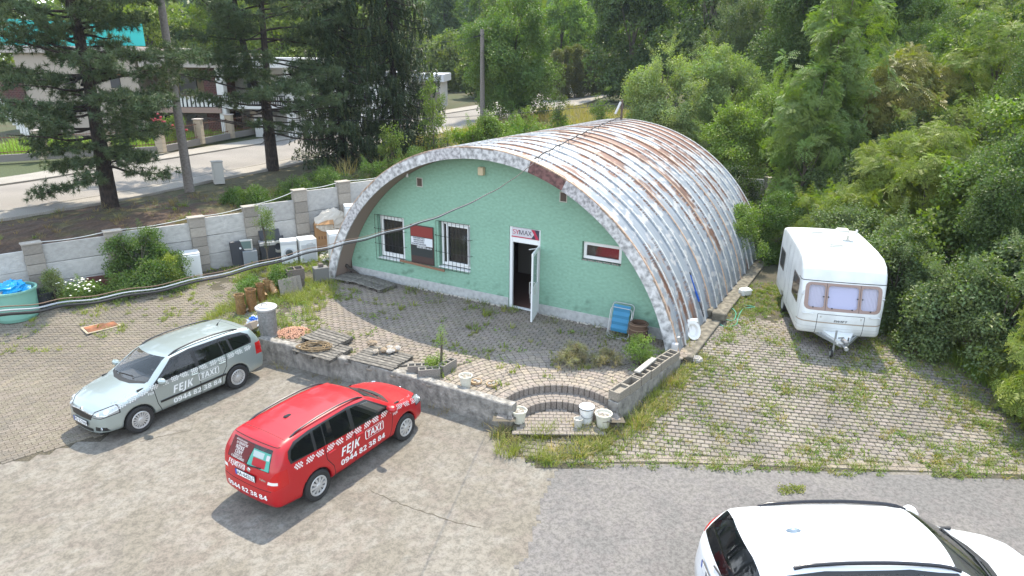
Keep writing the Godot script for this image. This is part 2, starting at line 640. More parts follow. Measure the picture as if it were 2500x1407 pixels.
func lay(parent: Node, mesh: Mesh, spots: Array, key: String, base: Color, spread: float, seeds: int, called := "paving_stone") -> void:
	var variants := []
	var grain := grey("paver_grain", 41, 0.08, 4, 0.68, 1.0, 256)
	for k in 6:
		var t := (k / 5.0 - 0.5) * 2.0 * spread
		variants.append(mat(key + str(k), base.r * (1 + t) * (1.0 + 0.03 * (k % 2)), base.g * (1 + t), base.b * (1 + t) * (1.0 - 0.04 * (k % 3)), 0.92, 0, {tex = grain, tile = 0.9}))
	var seen := []
	var rest := []
	for s in spots:
		if in_frame(s[0].origin):
			seen.append(s)
		else:
			rest.append(s)
	seen.sort_custom(func(a, b): return a[0].origin.length_squared() < b[0].origin.length_squared())
	for i in seen.size():
		if i < 290:
			part(parent, called, mesh, variants[seen[i][1]], seen[i][0])
		else:
			rest.append(seen[i])
	for k in 6:
		var xf := []
		for s in rest:
			if s[1] == k:
				xf.append(s[0])
		if xf.size() > 0:
			var o := many(parent, called + "s", mesh, variants[k], xf)
			o.set_meta("kind", "stuff")
func structure_node(called: String) -> Node3D:
	var o := Node3D.new()
	o.name = numbered(called)
	o.set_meta("kind", "structure")
	add_child(o)
	return o
func brick_grid(poly: PackedVector2Array, dir: Vector2, pw: float, ph: float, height: Callable, keep, bond := 0.5) -> Array:
	var out := []
	var lo := Vector2(1e9, 1e9)
	var hi := -lo
	var side := Vector2(-dir.y, dir.x)
	for p in poly:
		var q := Vector2(p.dot(dir), p.dot(side))
		lo = lo.min(q)
		hi = hi.max(q)
	var tone := noise(77, 0.35, 2)
	for j in range(int(floor(lo.y / ph)), int(ceil(hi.y / ph))):
		for i in range(int(floor(lo.x / pw)), int(ceil(hi.x / pw))):
			var q := dir * ((i + bond * posmod(j, 2)) * pw) + side * (j * ph)
			if not Geometry2D.is_point_in_polygon(q, poly) or (keep != null and not keep.call(q)):
				continue
			var y: float = height.call(q.x, q.y)
			var b := Basis(Vector3.UP, atan2(-dir.y, dir.x) + rnd(-0.012, 0.012)) * Basis(Vector3.RIGHT, rnd(-0.018, 0.018)) * Basis(Vector3.BACK, rnd(-0.018, 0.018))
			var k := clampi(int(2.5 + 3.2 * tone.get_noise_2d(q.x, q.y) + rnd(-1.8, 1.8)), 0, 5)
			out.append([Transform3D(b, Vector3(q.x, y + rnd(-0.004, 0.004), q.y)), k])
	return out
func base_sheet(poly: PackedVector2Array, height: Callable, st: float, col_a: Color, col_b: Color, sd: int) -> MB:
	var r := Rect2(poly[0], Vector2.ZERO)
	for p in poly:
		r = r.expand(p)
	var nn := noise(sd, 1.4, 3)
	var c := func(x: float, z: float) -> Color: return col_a.lerp(col_b, smoothstep(-0.2, 0.3, nn.get_noise_2d(x, z)))
	var keep := func(x: float, z: float) -> bool: return Geometry2D.is_point_in_polygon(Vector2(x, z), poly)
	return sheet(steps_range(r.position.x, r.end.x, st), steps_range(r.end.y, r.position.y, st), height, c, keep)
func build_paving() -> void:
	var soil := mat("joint", 1, 1, 1, 1.0, 0, {vc = true, tex = grey("soil", 11, 0.03, 5, 0.55, 1.0), tile = 0.8})
	var pl := pts([[-13.5, -9.6], [-10.2, -11.6], [-8.9, -12.6], [-7.9, -15], [-7.0, -16.75], [-7.1, -19], [-8.0, -21.3], [-9.6, -23.6], [-11, -22.6], [-14.6, -19.4], [-19.5, -14.8]])
	var pn := structure_node("left_paving")
	part(pn, "sand_bed", base_sheet(pts([[-13.6, -9.4], [-10.2, -11.5], [-8.8, -12.5], [-7.8, -15], [-6.9, -16.7], [-6.6, -19], [-6.4, -21.8], [-5.0, -24.6], [-3.0, -28.5], [-1.2, -31.9], [-6.8, -26.7], [-15.0, -20.0], [-20, -15.2]]), func(x, z): return yard_y(x, z) + 0.003, 0.25, cv(0.13, 0.11, 0.075), cv(0.09, 0.08, 0.045), 51), soil)
	var zz := PackedVector2Array()
	for i in 5:
		zz.append(Vector2(-0.097 + i * 0.0485, -0.047 + (0.014 if i % 2 == 1 else -0.0)))
	for i in 5:
		zz.append(Vector2(0.097 - i * 0.0485, 0.047 + (0.014 if i % 2 == 1 else 0.0)))
	var cover := nn_hash(91)
	lay(pn, paver_mesh(zz, 0.006, 0.04), brick_grid(pl, Vector2(0.70, -0.714), 0.2, 0.1, func(x, z): return yard_y(x, z) + 0.016, func(q): return cover.get_noise_2d(q.x, q.y) > -0.75 + 0.9 * smoothstep(-19.4, -21.8, q.y + 0.35 * (q.x + 11.0))), "pave_l", cv(0.225, 0.195, 0.155), 0.17, 1)
	var kerb_a := hut(5.98, 0, HUT_FRONT - 0.1)
	var kerb_b := hut(5.98, 0, 6.2)
	var prp := pts([[0.2, -12.15], [0.9, -11.62], [2.9, -11.86], [6.2, -11.74], [10.2, -11.5], [13.6, -11.2], [12.4, -15], [11.3, -18], [10.6, -21], [8.9, -21.5], [kerb_b.x, kerb_b.z], [kerb_a.x, kerb_a.z], [4.35, -15.9], [2.3, -13.35], [2.1, -12.75], [0.2, -12.75]])
	var pr := structure_node("right_paving")
	part(pr, "sand_bed", base_sheet(pts([[-0.1, -12.4], [0.6, -11.6], [2.9, -11.8], [6.2, -11.64], [10.2, -11.4], [14.4, -11.0], [13.4, -15], [12.3, -18], [11.6, -24], [kerb_b.x, kerb_b.z - 4.0], [kerb_a.x, kerb_a.z], [4.2, -15.9], [2.2, -13.3], [2.0, -12.9], [-0.1, -13.0]]), func(x, z): return yard_y(x, z) + 0.008, 0.2, cv(0.085, 0.08, 0.045), cv(0.12, 0.105, 0.07), 52), soil)
	var rb := PackedVector2Array()
	for a in [[-0.077, -0.05], [-0.063, -0.064], [0.0, -0.067], [0.063, -0.063], [0.077, -0.05], [0.08, 0.05], [0.065, 0.064], [0.0, 0.062], [-0.065, 0.065], [-0.079, 0.05]]:
		rb.append(Vector2(a[0], a[1]))
	var border_z := func(x: float) -> float: return -11.86 + 0.045 * absf(x - 2.9)
	var sandy := func(q: Vector2) -> bool: return q.y < border_z.call(q.x) - 0.26 and not (q.y < -18.9 - 0.5 * cover.get_noise_2d(q.x * 1.5, q.y) and q.x < 9.4)
	lay(pr, paver_mesh(rb, 0.012, 0.04), brick_grid(prp, Vector2(0.985, 0.17), 0.172, 0.146, func(x, z): return yard_y(x, z) + 0.022, sandy), "pave_r", cv(0.275, 0.243, 0.208), 0.20, 2)
	var bb := pts([[-0.097, -0.058], [0.097, -0.058], [0.097, 0.058], [-0.097, 0.058]])
	var bpos := []
	for row in 2:
		var x := 0.95
		while x < 13.4:
			var z: float = border_z.call(x) - 0.06 - row * 0.125
			bpos.append([Transform3D(Basis(Vector3.UP, -0.045 * signf(x - 2.9)), Vector3(x + 0.1 * row, yard_y(x, z) + 0.02, z)), rng.randi() % 6])
			x += 0.2
	lay(pr, paver_mesh(bb, 0.006, 0.05), bpos, "pave_b", cv(0.29, 0.25, 0.20), 0.15, 3, "border_stone")
	var wl := hut(-6.3, 0, 0.05)
	var wr := hut(5.7, 0, 0.05)
	var tp := pts([[-6.78, -16.75], [-0.02, -13.2], [0.1, -13.2], [2.1, -13.45], [4.15, -15.6], [4.75, -16.15], [wr.x, wr.z], [wl.x, wl.z], [-6.7, -20.0]])
	var tn := structure_node("terrace_paving")
	var centre := Vector2(1.05, -12.85)
	var tb := base_sheet(tp, func(_x, _z): return TER - 0.012, 0.12, cv(0.085, 0.075, 0.05), cv(0.11, 0.10, 0.055), 53)
	var tb2 := MB.new()
	for i in range(0, tb.v.size(), 3):
		var q := (tb.v[i] + tb.v[i + 1] + tb.v[i + 2]) / 3.0
		if Vector2(q.x, q.z).distance_to(centre) > 1.36:
			for k in 3:
				tb2.v.append(tb.v[i + k])
				tb2.n.append(tb.n[i + k])
				tb2.c.append(tb.c[i + k])
	part(tn, "sand_bed", tb2, soil)
	var wav := PackedVector2Array()
	for a in [[-0.098, 0.0], [-0.085, -0.05], [-0.045, -0.076], [0.0, -0.060], [0.045, -0.076], [0.085, -0.05], [0.098, 0.0], [0.085, 0.055], [0.045, 0.078], [0.0, 0.095], [-0.045, 0.078], [-0.085, 0.055]]:
		wav.append(Vector2(a[0], a[1]))
	var ts := brick_grid(tp, Vector2(cos(0.28), sin(0.28)), 0.2, 0.155, func(_x, _z): return TER, func(q): return q.distance_to(centre) > 3.30)
	lay(tn, paver_mesh(wav, 0.012, 0.035), ts, "pave_t", cv(0.29, 0.245, 0.205), 0.16, 4)
	var arcs := []
	var rr := 1.51
	while rr < 3.35:
		var cnt := int(TAU * rr / 0.172)
		for i in cnt:
			var a := TAU * (i + 0.5 * (int(rr * 7) % 2)) / cnt
			var q := centre + Vector2(cos(a), sin(a)) * rr
			if Geometry2D.is_point_in_polygon(q, tp):
				arcs.append([Transform3D(Basis(Vector3.UP, -a + PI / 2 + rnd(-0.02, 0.02)), Vector3(q.x, TER + rnd(-0.003, 0.003), q.y)), rng.randi() % 6])
		rr += 0.145
	var ab := pts([[-0.082, -0.05], [-0.066, -0.064], [0.066, -0.064], [0.082, -0.05], [0.082, 0.05], [0.066, 0.064], [-0.066, 0.064], [-0.082, 0.05]])
	lay(tn, paver_mesh(ab, 0.01, 0.035), arcs, "pave_a", cv(0.34, 0.29, 0.245), 0.13, 5, "arc_stone")
func nn_hash(sd: int) -> FastNoiseLite:
	return noise(sd, 0.9, 3)
func build_terrace_edge() -> void:
	var conc := mat("wall_conc", 0.42, 0.39, 0.345, 0.92, 0, {tex = grey("streak", 61, 0.018, 5, 0.50, 1.0, 512, 0.9, 1, 1), tile = Vector3(1.6, 3.2, 1.6), normal = bumps("grain_n", 31, 0.12, 3, 6.0), bump = 0.4})
	var a := Vector3(-6.85, 0, -16.62)
	var b := Vector3(0.02, 0, -13.02)
	var d := (b - a).normalized()
	var w := thing("retaining_wall", "low stained grey concrete wall along the front of the terrace", "wall", a)
	var L := a.distance_to(b)
	var m := MB.new()
	var n := 34
	var back := Vector3(d.z, 0, -d.x) * 0.24
	if back.z > 0:
		back = -back
	var prev := []
	for i in n + 1:
		var p := d * (L * i / n)
		var bow := back.normalized() * (0.10 * sin(PI * i / n))
		var top := 0.61 + 0.008 * sin(i * 1.9)
		var lean := back.normalized() * 0.015
		var ring := [p + bow - Vector3(0, 0.1, 0), p + bow + lean + Vector3(0, top - 0.02, 0), p + bow + lean + back.normalized() * 0.02 + Vector3(0, top, 0), p + bow + back * 0.93 + Vector3(0, top, 0), p + bow + back + Vector3(0, top - 0.02, 0), p + bow + back - Vector3(0, 0.1, 0)]
		if i == 0 or i == n:
			m.face(ring, -d if i == 0 else d)
		if i > 0:
			for k in 5:
				m.face([prev[k], prev[k + 1], ring[k + 1], ring[k]], [-back, -back + Vector3.UP, Vector3.UP, back + Vector3.UP, back][k])
		prev = ring
	part(w, "concrete_body", m, conc)
	var centre := Vector3(1.05, 0, -12.85)
	var st := thing("round_steps", "two curved paved steps leading up to the terrace", "steps", centre)
	var risers := mat("riser", 0.31, 0.265, 0.225, 0.95, 0, {tex = grey("paver_grain", 41, 0.08, 4, 0.68, 1.0, 256), tile = 0.9})
	var risers2 := mat("riser2", 0.28, 0.235, 0.20, 0.95, 0, {tex = grey("paver_grain", 41, 0.08, 4, 0.68, 1.0, 256), tile = 0.9})
	for tier in [[1.37, TER + 0.004, 0.22, 3.52, 5.93, 24], [0.93, 0.345, 0.24, 3.42, 6.02, 18]]:
		var cnt: int = tier[5]
		for i in cnt:
			var ang: float = lerpf(tier[3], tier[4], (i + 0.5) / cnt)
			var e := Vector3(cos(ang), 0, sin(ang))
			var wd: float = (tier[4] - tier[3]) * tier[0] / cnt - 0.012
			var k := MB.new()
			k.box(Transform3D(), Vector3(wd, tier[2], 0.12), 0.012)
			part(st, "step_block", k, risers if (i * 7 + 3) % 5 < 3 else risers2, Transform3D(Basis(Vector3.UP, -ang + PI / 2), e * (tier[0] + 0.03) + Vector3(0, tier[1] - tier[2] * 0.5, 0)))
	var ring := MB.new()
	ring.lathe(Transform3D(), [Vector2(1.45, 0.345), Vector2(0.0, 0.345)], 40)
	var treads := []
	var sm := paver_mesh(pts([[-0.08, -0.062], [0.08, -0.062], [0.08, 0.062], [-0.08, 0.062]]), 0.01, 0.03)
	var v0 := mat("tread", 0.31, 0.265, 0.225, 0.95, 0, {tex = grey("paver_grain", 41, 0.08, 4, 0.68, 1.0, 256), tile = 0.9})
	for rr in [1.06, 1.2, 1.31]:
		for i in int(PI * rr / 0.17):
			var ang: float = PI + 0.15 + i * 0.17 / rr
			if ang > TAU - 0.1:
				continue
			part(st, "tread_stone", sm, v0, Transform3D(Basis(Vector3.UP, -ang + PI / 2), Vector3(cos(ang) * rr, 0.352, sin(ang) * rr)))
	var bed := MB.new()
	for i in 24:
		var a0 := PI + PI * i / 24.0
		var a1 := PI + PI * (i + 1) / 24.0
		bed.face([Vector3(cos(a0) * 0.95, 0.335, sin(a0) * 0.95), Vector3(cos(a1) * 0.95, 0.335, sin(a1) * 0.95), Vector3(cos(a1) * 1.45, 0.335, sin(a1) * 1.45), Vector3(cos(a0) * 1.45, 0.335, sin(a0) * 1.45)], Vector3.UP)
		bed.face([Vector3.UP * 0.14, Vector3(cos(a0) * 1.0, 0.14, sin(a0) * 1.0), Vector3(cos(a1) * 1.0, 0.14, sin(a1) * 1.0)], Vector3.UP)
	bed.face([Vector3(-1.0, 0.14, 0), Vector3(1.0, 0.14, 0), Vector3(1.0, 0.14, 0.1), Vector3(-1.0, 0.14, 0.1)], Vector3.UP)
	bed.face([Vector3(-1.0, 0.14, 0.1), Vector3(1.0, 0.14, 0.1), Vector3(1.0, 0.0, 0.16), Vector3(-1.0, 0.0, 0.16)], Vector3(0, 0.5, 1))
	part(st, "mortar_bed", bed, mat("bed", 0.10, 0.085, 0.06, 1.0))
	for j in range(-1, 7):
		for i in range(-6, 7):
			var q := Vector3(i * 0.17 + 0.085 * posmod(j, 2), 0.158, -j * 0.14)
			if Vector2(q.x, q.z).length() < 0.9 or (j < 0 and absf(q.x) < 0.95):
				part(st, "landing_stone", sm, v0, Transform3D(Basis(Vector3.UP, rnd(-0.03, 0.03)), q))
	var p0 := Vector3(2.27, 0, -13.3)
	var p1 := Vector3(4.25, 0, -15.75)
	var dd := (p1 - p0).normalized()
	var pw := thing("block_planter", "grey concrete block wall with hollow blocks on top beside the round steps", "planter", p0)
	var face_m := MB.new()
	var len := p0.distance_to(p1)
	face_m.box(Transform3D(Basis(Vector3.UP, atan2(-dd.z, dd.x)), dd * len * 0.5 + Vector3(0, 0.24, 0)), Vector3(len, 0.72, 0.26), 0.015)
	part(pw, "wall_base", face_m, conc)
	var blk := mat("block", 0.33, 0.29, 0.235, 0.95, 0, {tex = grey("paver_grain", 41, 0.08, 4, 0.68, 1.0, 256), tile = 0.8})
	var pos := 0.03
	for i in 6:
		var wd := 0.48
		if pos + wd > len + 0.1:
			break
		var hb := hollow_block(Vector3(wd, 0.22, 0.28), 1 if i < 2 else 2, i < 1)
		part(pw, "hollow_block", hb, blk, Transform3D(Basis(Vector3.UP, atan2(-dd.z, dd.x) + rnd(-0.05, 0.05)), dd * (pos + wd * 0.5) + Vector3(0, 0.605 + (0.015 if i % 2 == 0 else 0.0), 0)))
		pos += wd + 0.02
	var plank := MB.new()
	plank.box(Transform3D(), Vector3(0.95, 0.05, 0.14), 0.008)
	part(pw, "cover_slab", plank, mat("slab", 0.40, 0.37, 0.32, 0.95), Transform3D(Basis(Vector3.UP, atan2(-dd.z, dd.x) + 0.06), dd * 1.65 + Vector3(0, 0.87, 0) + Vector3(-0.08, 0, -0.06)))
func hollow_block(size: Vector3, cells: int, filled := false) -> ArrayMesh:
	var m := MB.new()
	var w := 0.035
	var h := size
	m.box(Transform3D(Basis(), Vector3(0, h.y * 0.5, h.z * 0.5 - w * 0.5)), Vector3(h.x, h.y, w), 0.005)
	m.box(Transform3D(Basis(), Vector3(0, h.y * 0.5, -h.z * 0.5 + w * 0.5)), Vector3(h.x, h.y, w), 0.005)
	for i in cells + 1:
		var x := lerpf(-h.x * 0.5 + w * 0.5, h.x * 0.5 - w * 0.5, float(i) / cells)
		m.box(Transform3D(Basis(), Vector3(x, h.y * 0.5 - 0.004, 0)), Vector3(w, h.y - 0.008, h.z - 2.0 * w + 0.002))
	m.box(Transform3D(Basis(), Vector3(0, 0.02 if not filled else 0.08, 0)), Vector3(h.x - w, 0.03 if not filled else 0.14, h.z - w))
	return m.mesh()
func letters(text: String, cap: float, bold := true, depth := 0.004) -> TextMesh:
	var f := SystemFont.new()
	f.font_names = PackedStringArray(["Droid Sans"])
	f.font_weight = 700 if bold else 400
	var t := TextMesh.new()
	t.font = f
	t.text = text
	t.font_size = 48
	t.pixel_size = cap / (48.0 * 0.714)
	t.depth = depth
	t.curve_step = 3.0
	t.horizontal_alignment = HORIZONTAL_ALIGNMENT_CENTER
	t.vertical_alignment = VERTICAL_ALIGNMENT_CENTER
	return t
func sign_text(parent: Node, text: String, cap: float, m: Material, xf: Transform3D, bold := true, wide := 1.0) -> void:
	part(parent, "lettering", letters(text, cap, bold), m, xf * Transform3D(Basis.from_scale(Vector3(wide, 1, 1)), Vector3.ZERO))
func arc_top(s: float, r: float) -> float:
	return ARC_Y + sqrt(maxf(0.0, r * r - s * s))
func rust_texture() -> ImageTexture:
	var W := 1024
	var H := 512
	var flakes := noise(101, 0.035, 5).get_image(W, H)
	var big := noise(102, 0.006, 3).get_image(W, H)
	var streak := noise(103, 0.05, 4).get_image(W / 6, H)
	streak.resize(W, H, Image.INTERPOLATE_BILINEAR)
	var drip := noise(104, 0.09, 3).get_image(W / 10, H)
	drip.resize(W, H, Image.INTERPOLATE_BILINEAR)
	for im in [flakes, big, streak, drip]:
		im.convert(Image.FORMAT_L8)
	var a: PackedByteArray = flakes.get_data()
	var b: PackedByteArray = big.get_data()
	var c: PackedByteArray = streak.get_data()
	var e: PackedByteArray = drip.get_data()
	var out := PackedByteArray()
	out.resize(W * H * 3)
	var bays := 17
	var bay_r := []
	for i in bays + 1:
		bay_r.append(rnd(-0.10, 0.12))
	var teeth := []
	for x in W:
		teeth.append(rng.randf() if x % 2 == 0 or teeth.is_empty() else teeth[-1])
	for y in H:
		var v := y / float(H)
		var bay := int(v * bays)
		var inb := v * bays - bay
		for x in W:
			var u := x / float(W)          # 0 left foot, 1 right foot
			var i := y * W + x
			var fl := a[i] / 255.0
			var bg := b[i] / 255.0
			var st := c[i] / 255.0
			var dr := e[i] / 255.0
			var crown := exp(-pow((u - 0.50) / 0.20, 2.0))
			var flank := exp(-pow((u - 0.59) / 0.15, 2.0)) * smoothstep(0.12, 0.4, v)
			var zinc := Vector3(0.245, 0.27, 0.295) * (0.8 + 0.4 * dr)
			var white := smoothstep(0.60, 0.50, fl + 0.35 * (dr - 0.5) + 0.33 * (1.0 - crown) - 0.12)
			var col := zinc.lerp(Vector3(0.42, 0.41, 0.40), white)
			var r: float = st * 0.5 + fl * 0.3 + bg * 0.45 + 0.30 * flank + 0.10 * crown + bay_r[bay] + 0.10 * absf(inb - 0.5)
			var rust := smoothstep(0.86, 0.94, r)
			var brown := Vector3(0.21, 0.085, 0.042).lerp(Vector3(0.11, 0.065, 0.045), fl)
			col = col.lerp(Vector3(0.33, 0.22, 0.15), 0.5 * smoothstep(0.78, 0.88, r))
			col = col.lerp(brown, rust * 0.92)
			var near_rib := maxf(smoothstep(0.55, 1.0, inb), smoothstep(0.25, 0.0, inb) * 0.7)
			var comb: float = teeth[x] * near_rib + st * 0.35 + (bg - 0.5) * 1.6 + 0.14
			col = col.lerp(Vector3(0.10, 0.075, 0.06).lerp(Vector3(0.30, 0.12, 0.05), fl), 0.85 * smoothstep(0.98, 1.10, comb) * smoothstep(0.0, 0.3, crown + flank + 0.25 * bg))
			for k in 3:
				out[i * 3 + k] = int(clampf(pow(clampf(col[k], 0, 1), 1.0 / 2.2), 0, 1) * 255)
	return ImageTexture.create_from_image(Image.create_from_data(W, H, false, Image.FORMAT_RGB8, out))
func build_hut() -> void:
	var h := thing("arched_hut", "arched metal hut with a rusty ribbed roof and a mint green front wall", "hut", hut_x.origin, HUT_ANGLE)
	var th0 := asin(-ARC_Y / ARC_R)
	var holes := [[-4.46, -3.32, 0.80, 2.31], [-1.94, -0.74, 0.88, 2.41], [0.66, 1.71, -0.05, 2.57], [3.03, 4.22, 1.88, 2.44]]
	var plaster := mat("plaster", 0.258, 0.45, 0.332, 0.9, 0, {vc = true, tex = grey("plaster", 71, 0.05, 4, 0.86, 1.0, 512, 1.0, 12, 1), tile = 2.6, world = false})
	var wall := MB.new()
	var xs := [-5.72]
	var x := -5.72
	while x < 5.6:
		x += 0.12
		xs.append(minf(x, 5.6))
	for o in holes:
		xs.append(o[0])
		xs.append(o[1])
	xs.sort()
	var dirt := noise(72, 1.1, 4)
	var dirt2 := noise(73, 5.0, 3)
	for i in xs.size() - 1:
		var a: float = xs[i]
		var b: float = xs[i + 1]
		if b - a < 0.001:
			continue
		var mid := (a + b) * 0.5
		var ys := []
		var top := minf(arc_top(a, ARC_RI - 0.01), arc_top(b, ARC_RI - 0.01))
		var yy := 0.30
		while yy < top - 0.12:
			ys.append(yy)
			yy += 0.12
		for o in holes:
			if mid > o[0] and mid < o[1]:
				for q in [o[2], o[3]]:
					if q > 0.3 and q < top:
						ys.append(q)
		ys.append(0.30)
		ys.sort()
		for k in ys.size():
			var y0: float = ys[k]
			var last := k == ys.size() - 1
			var y1a: float = arc_top(a, ARC_RI - 0.01) if last else ys[k + 1]
			var y1b: float = arc_top(b, ARC_RI - 0.01) if last else ys[k + 1]
			if y1a - y0 < 0.001:
				continue
			var open := false
			for o in holes:
				if mid > o[0] and mid < o[1] and (y0 + y1a) * 0.5 > o[2] and (y0 + y1a) * 0.5 < o[3]:
					open = true
			if open:
				continue
			var cs := []
			for q in [[a, y0], [b, y0], [b, y1b], [a, y1a]]:
				var g: float = dirt.get_noise_2d(q[0], q[1] * 1.6) * 0.6 + dirt2.get_noise_2d(q[0], q[1]) * 0.35 - (q[1] - 0.3) * 0.5
				var k2 := smoothstep(0.0, 0.35, g)
				cs.append(Color.WHITE.lerp(Color(0.42, 0.45, 0.42), k2 * 0.8) * (1.0 + 0.10 * dirt.get_noise_2d(q[0] * 0.4 + 50, q[1] * 0.4)))
			var V := [Vector3(a, y0, 0), Vector3(b, y0, 0), Vector3(b, y1b, 0), Vector3(a, y1a, 0)]
			for t in [[0, 1, 2], [0, 2, 3]]:
				wall.tric([V[t[0]], V[t[1]], V[t[2]]], [Vector3.BACK, Vector3.BACK, Vector3.BACK], [cs[t[0]], cs[t[1]], cs[t[2]]])
	for o in holes:
		var z := -0.28
		wall.face([Vector3(o[0], maxf(o[2], 0), 0), Vector3(o[0], o[3], 0), Vector3(o[0], o[3], z), Vector3(o[0], maxf(o[2], 0), z)], Vector3.RIGHT)
		wall.face([Vector3(o[1], maxf(o[2], 0), 0), Vector3(o[1], o[3], 0), Vector3(o[1], o[3], z), Vector3(o[1], maxf(o[2], 0), z)], Vector3.LEFT)
		wall.face([Vector3(o[0], o[3], 0), Vector3(o[1], o[3], 0), Vector3(o[1], o[3], z), Vector3(o[0], o[3], z)], Vector3.DOWN)
		if o[2] > 0:
			wall.face([Vector3(o[0], o[2], 0), Vector3(o[1], o[2], 0), Vector3(o[1], o[2], z), Vector3(o[0], o[2], z)], Vector3.UP)
	wall.face([Vector3(-5.72, 0.3, 0), Vector3(-5.72, arc_top(-5.72, ARC_RI), 0), Vector3(-5.72, arc_top(-5.72, ARC_RI), -0.3), Vector3(-5.72, 0.3, -0.3)], Vector3.LEFT)
	part(h, "front_wall", wall, plaster)
	var pl := MB.new()
	for r in [[-5.72, 0.655], [1.715, 5.62]]:
		pl.box(Transform3D(Basis(), Vector3((r[0] + r[1]) * 0.5, 0.145, -0.14)), Vector3(r[1] - r[0], 0.33, 0.30), 0.006)
	part(h, "plinth", pl, mat("plinth", 0.47, 0.475, 0.46, 0.92, 0, {tex = grey("smooth_conc", 63, 0.02, 5, 0.80, 1.0, 512, 0.7), tile = 1.8, world = false}))
	var fl := MB.new()
	fl.box(Transform3D(Basis(), Vector3(0, -0.09, -5.4)), Vector3(11.9, 0.12, 10.6))
	part(h, "floor", fl, mat("hut_floor", 0.12, 0.06, 0.045, 0.6))
	var rear := MB.new()
	var poly := PackedVector2Array()
	for i in 33:
		var t := lerpf(th0, PI - th0, i / 32.0)
		poly.append(Vector2(cos(t) * (ARC_R - 0.05), maxf(-0.1, ARC_Y + sin(t) * (ARC_R - 0.05))))
	rear.extrude(Transform3D(Basis(), Vector3(0, 0, -10.75)), poly, 0.15)
	part(h, "rear_wall", rear, mat("rear_wall", 0.4, 0.4, 0.38, 0.9))
	var pt := MB.new()
	pt.box(Transform3D(Basis(), Vector3(1.2, 1.6, -3.4)), Vector3(4.2, 3.3, 0.1))
	pt.box(Transform3D(Basis(), Vector3(2.6, 1.6, -1.8)), Vector3(0.1, 3.3, 3.1))
	part(h, "partition", pt, mat("partition", 0.30, 0.28, 0.25, 0.9))
	var roof_mat := mat("roof", 1, 1, 1, 0.5, 0.25, {})
	roof_mat.albedo_texture = rust_texture()
	var bays := 17
	var bw := (HUT_LEN - HUT_FRONT) / bays
	var rib_m := mat("rib", 0.72, 0.72, 0.70, 0.5, 0.1, {tex = grey("ribwear", 105, 0.03, 4, 0.62, 1.0, 256, 0.6), tile = 1.0, world = false})
	var rib_r := mat("rib_rust", 0.60, 0.42, 0.30, 0.8, 0.0, {tex = grey("ribwear", 105, 0.03, 4, 0.62, 1.0, 256, 0.6), tile = 1.0, world = false})
	var fold := 0.045
	for i in bays:
		var d0 := HUT_FRONT + bw * i
		var d1 := d0 + bw
		var cuts := [th0, th0 + 0.32 + 0.1 * (i % 3), th0 + 0.85 + 0.1 * ((i + 1) % 3), 1.52 + 0.08 * (i % 2), 2.12 + 0.1 * ((i + 2) % 3), 2.62 + 0.08 * (i % 3), PI - th0]
		for k in cuts.size() - 1:
			var m := MB.new()
			var lift := 0.004 * (k % 2)
			var n := int(maxf(4, (cuts[k + 1] - cuts[k]) / 0.045))
			for j in n:
				var t0: float = lerpf(cuts[k], cuts[k + 1], float(j) / n)
				var t1: float = lerpf(cuts[k], cuts[k + 1], float(j + 1) / n)
				var secs := [[d0 + 0.015, fold], [d0 + 0.045, 0.0], [(d0 + d1) * 0.5, 0.006], [d1 - 0.045, 0.0], [d1 - 0.015, fold]]
				for q in secs.size() - 1:
					var A := []
					for w in [[t0, secs[q]], [t1, secs[q]], [t1, secs[q + 1]], [t0, secs[q + 1]]]:
						var e := Vector3(-cos(w[0]), sin(w[0]), 0)
						var nn := e
						if q == 0:
							nn = (e * 0.3 + Vector3(0, 0, -1)).normalized()
						elif q == 3:
							nn = (e * 0.3 + Vector3(0, 0, 1)).normalized()
						A.append([Vector3(0, ARC_Y, -w[1][0]) + e * (ARC_R + w[1][1] + lift), nn, Vector2((w[0] - th0) / (PI - 2 * th0), (w[1][0] - HUT_FRONT) / (HUT_LEN - HUT_FRONT))])
					m.triuv(A[0][0], A[2][0], A[1][0], A[0][1], A[2][1], A[1][1], A[0][2], A[2][2], A[1][2])
					m.triuv(A[0][0], A[3][0], A[2][0], A[0][1], A[3][1], A[2][1], A[0][2], A[3][2], A[2][2])
			part(h, "roof_sheet", m, roof_mat)
	for i in bays + 1:
		var m := MB.new()
		var d := HUT_FRONT + bw * i
		var w := 0.026
		if i == 0:
			d += 0.02
		for j in 60:
			var t0 := lerpf(th0, PI - th0, j / 60.0)
			var t1 := lerpf(th0, PI - th0, (j + 1) / 60.0)
			var e0 := Vector3(-cos(t0), sin(t0), 0)
			var e1 := Vector3(-cos(t1), sin(t1), 0)
			var c := Vector3(0, ARC_Y, -d)
			var hi := ARC_R + fold + 0.012
			var a := Vector3(0, 0, w)
			m.quadn(c + e0 * hi + a, c + e1 * hi + a, c + e1 * hi - a, c + e0 * hi - a, e0, e1, e1, e0)
			m.face([c + e0 * hi + a, c + e1 * hi + a, c + e1 * ARC_R + a, c + e0 * ARC_R + a], Vector3(0, 0, 1))
			m.face([c + e0 * hi - a, c + e1 * hi - a, c + e1 * ARC_R - a, c + e0 * ARC_R - a], Vector3(0, 0, -1))
		part(h, "roof_rib", m, rib_r if i in [0, 5, 8, 11] else rib_m)
	var fm := []
	var flake := grey("flake", 106, 0.016, 6, 0.55, 1.15, 512, 0.8)
	for k in 3:
		fm.append(mat("fascia%d" % k, [0.56, 0.52, 0.62][k], [0.55, 0.50, 0.61][k], [0.54, 0.50, 0.60][k], 0.6, 0.1, {tex = flake, tile = [1.5, 1.2, 2.0][k], world = false}))
	fm.append(mat("fascia_red", 0.20, 0.10, 0.09, 0.8, 0.1, {tex = flake, tile = 1.3, world = false}))
	var plates := 15
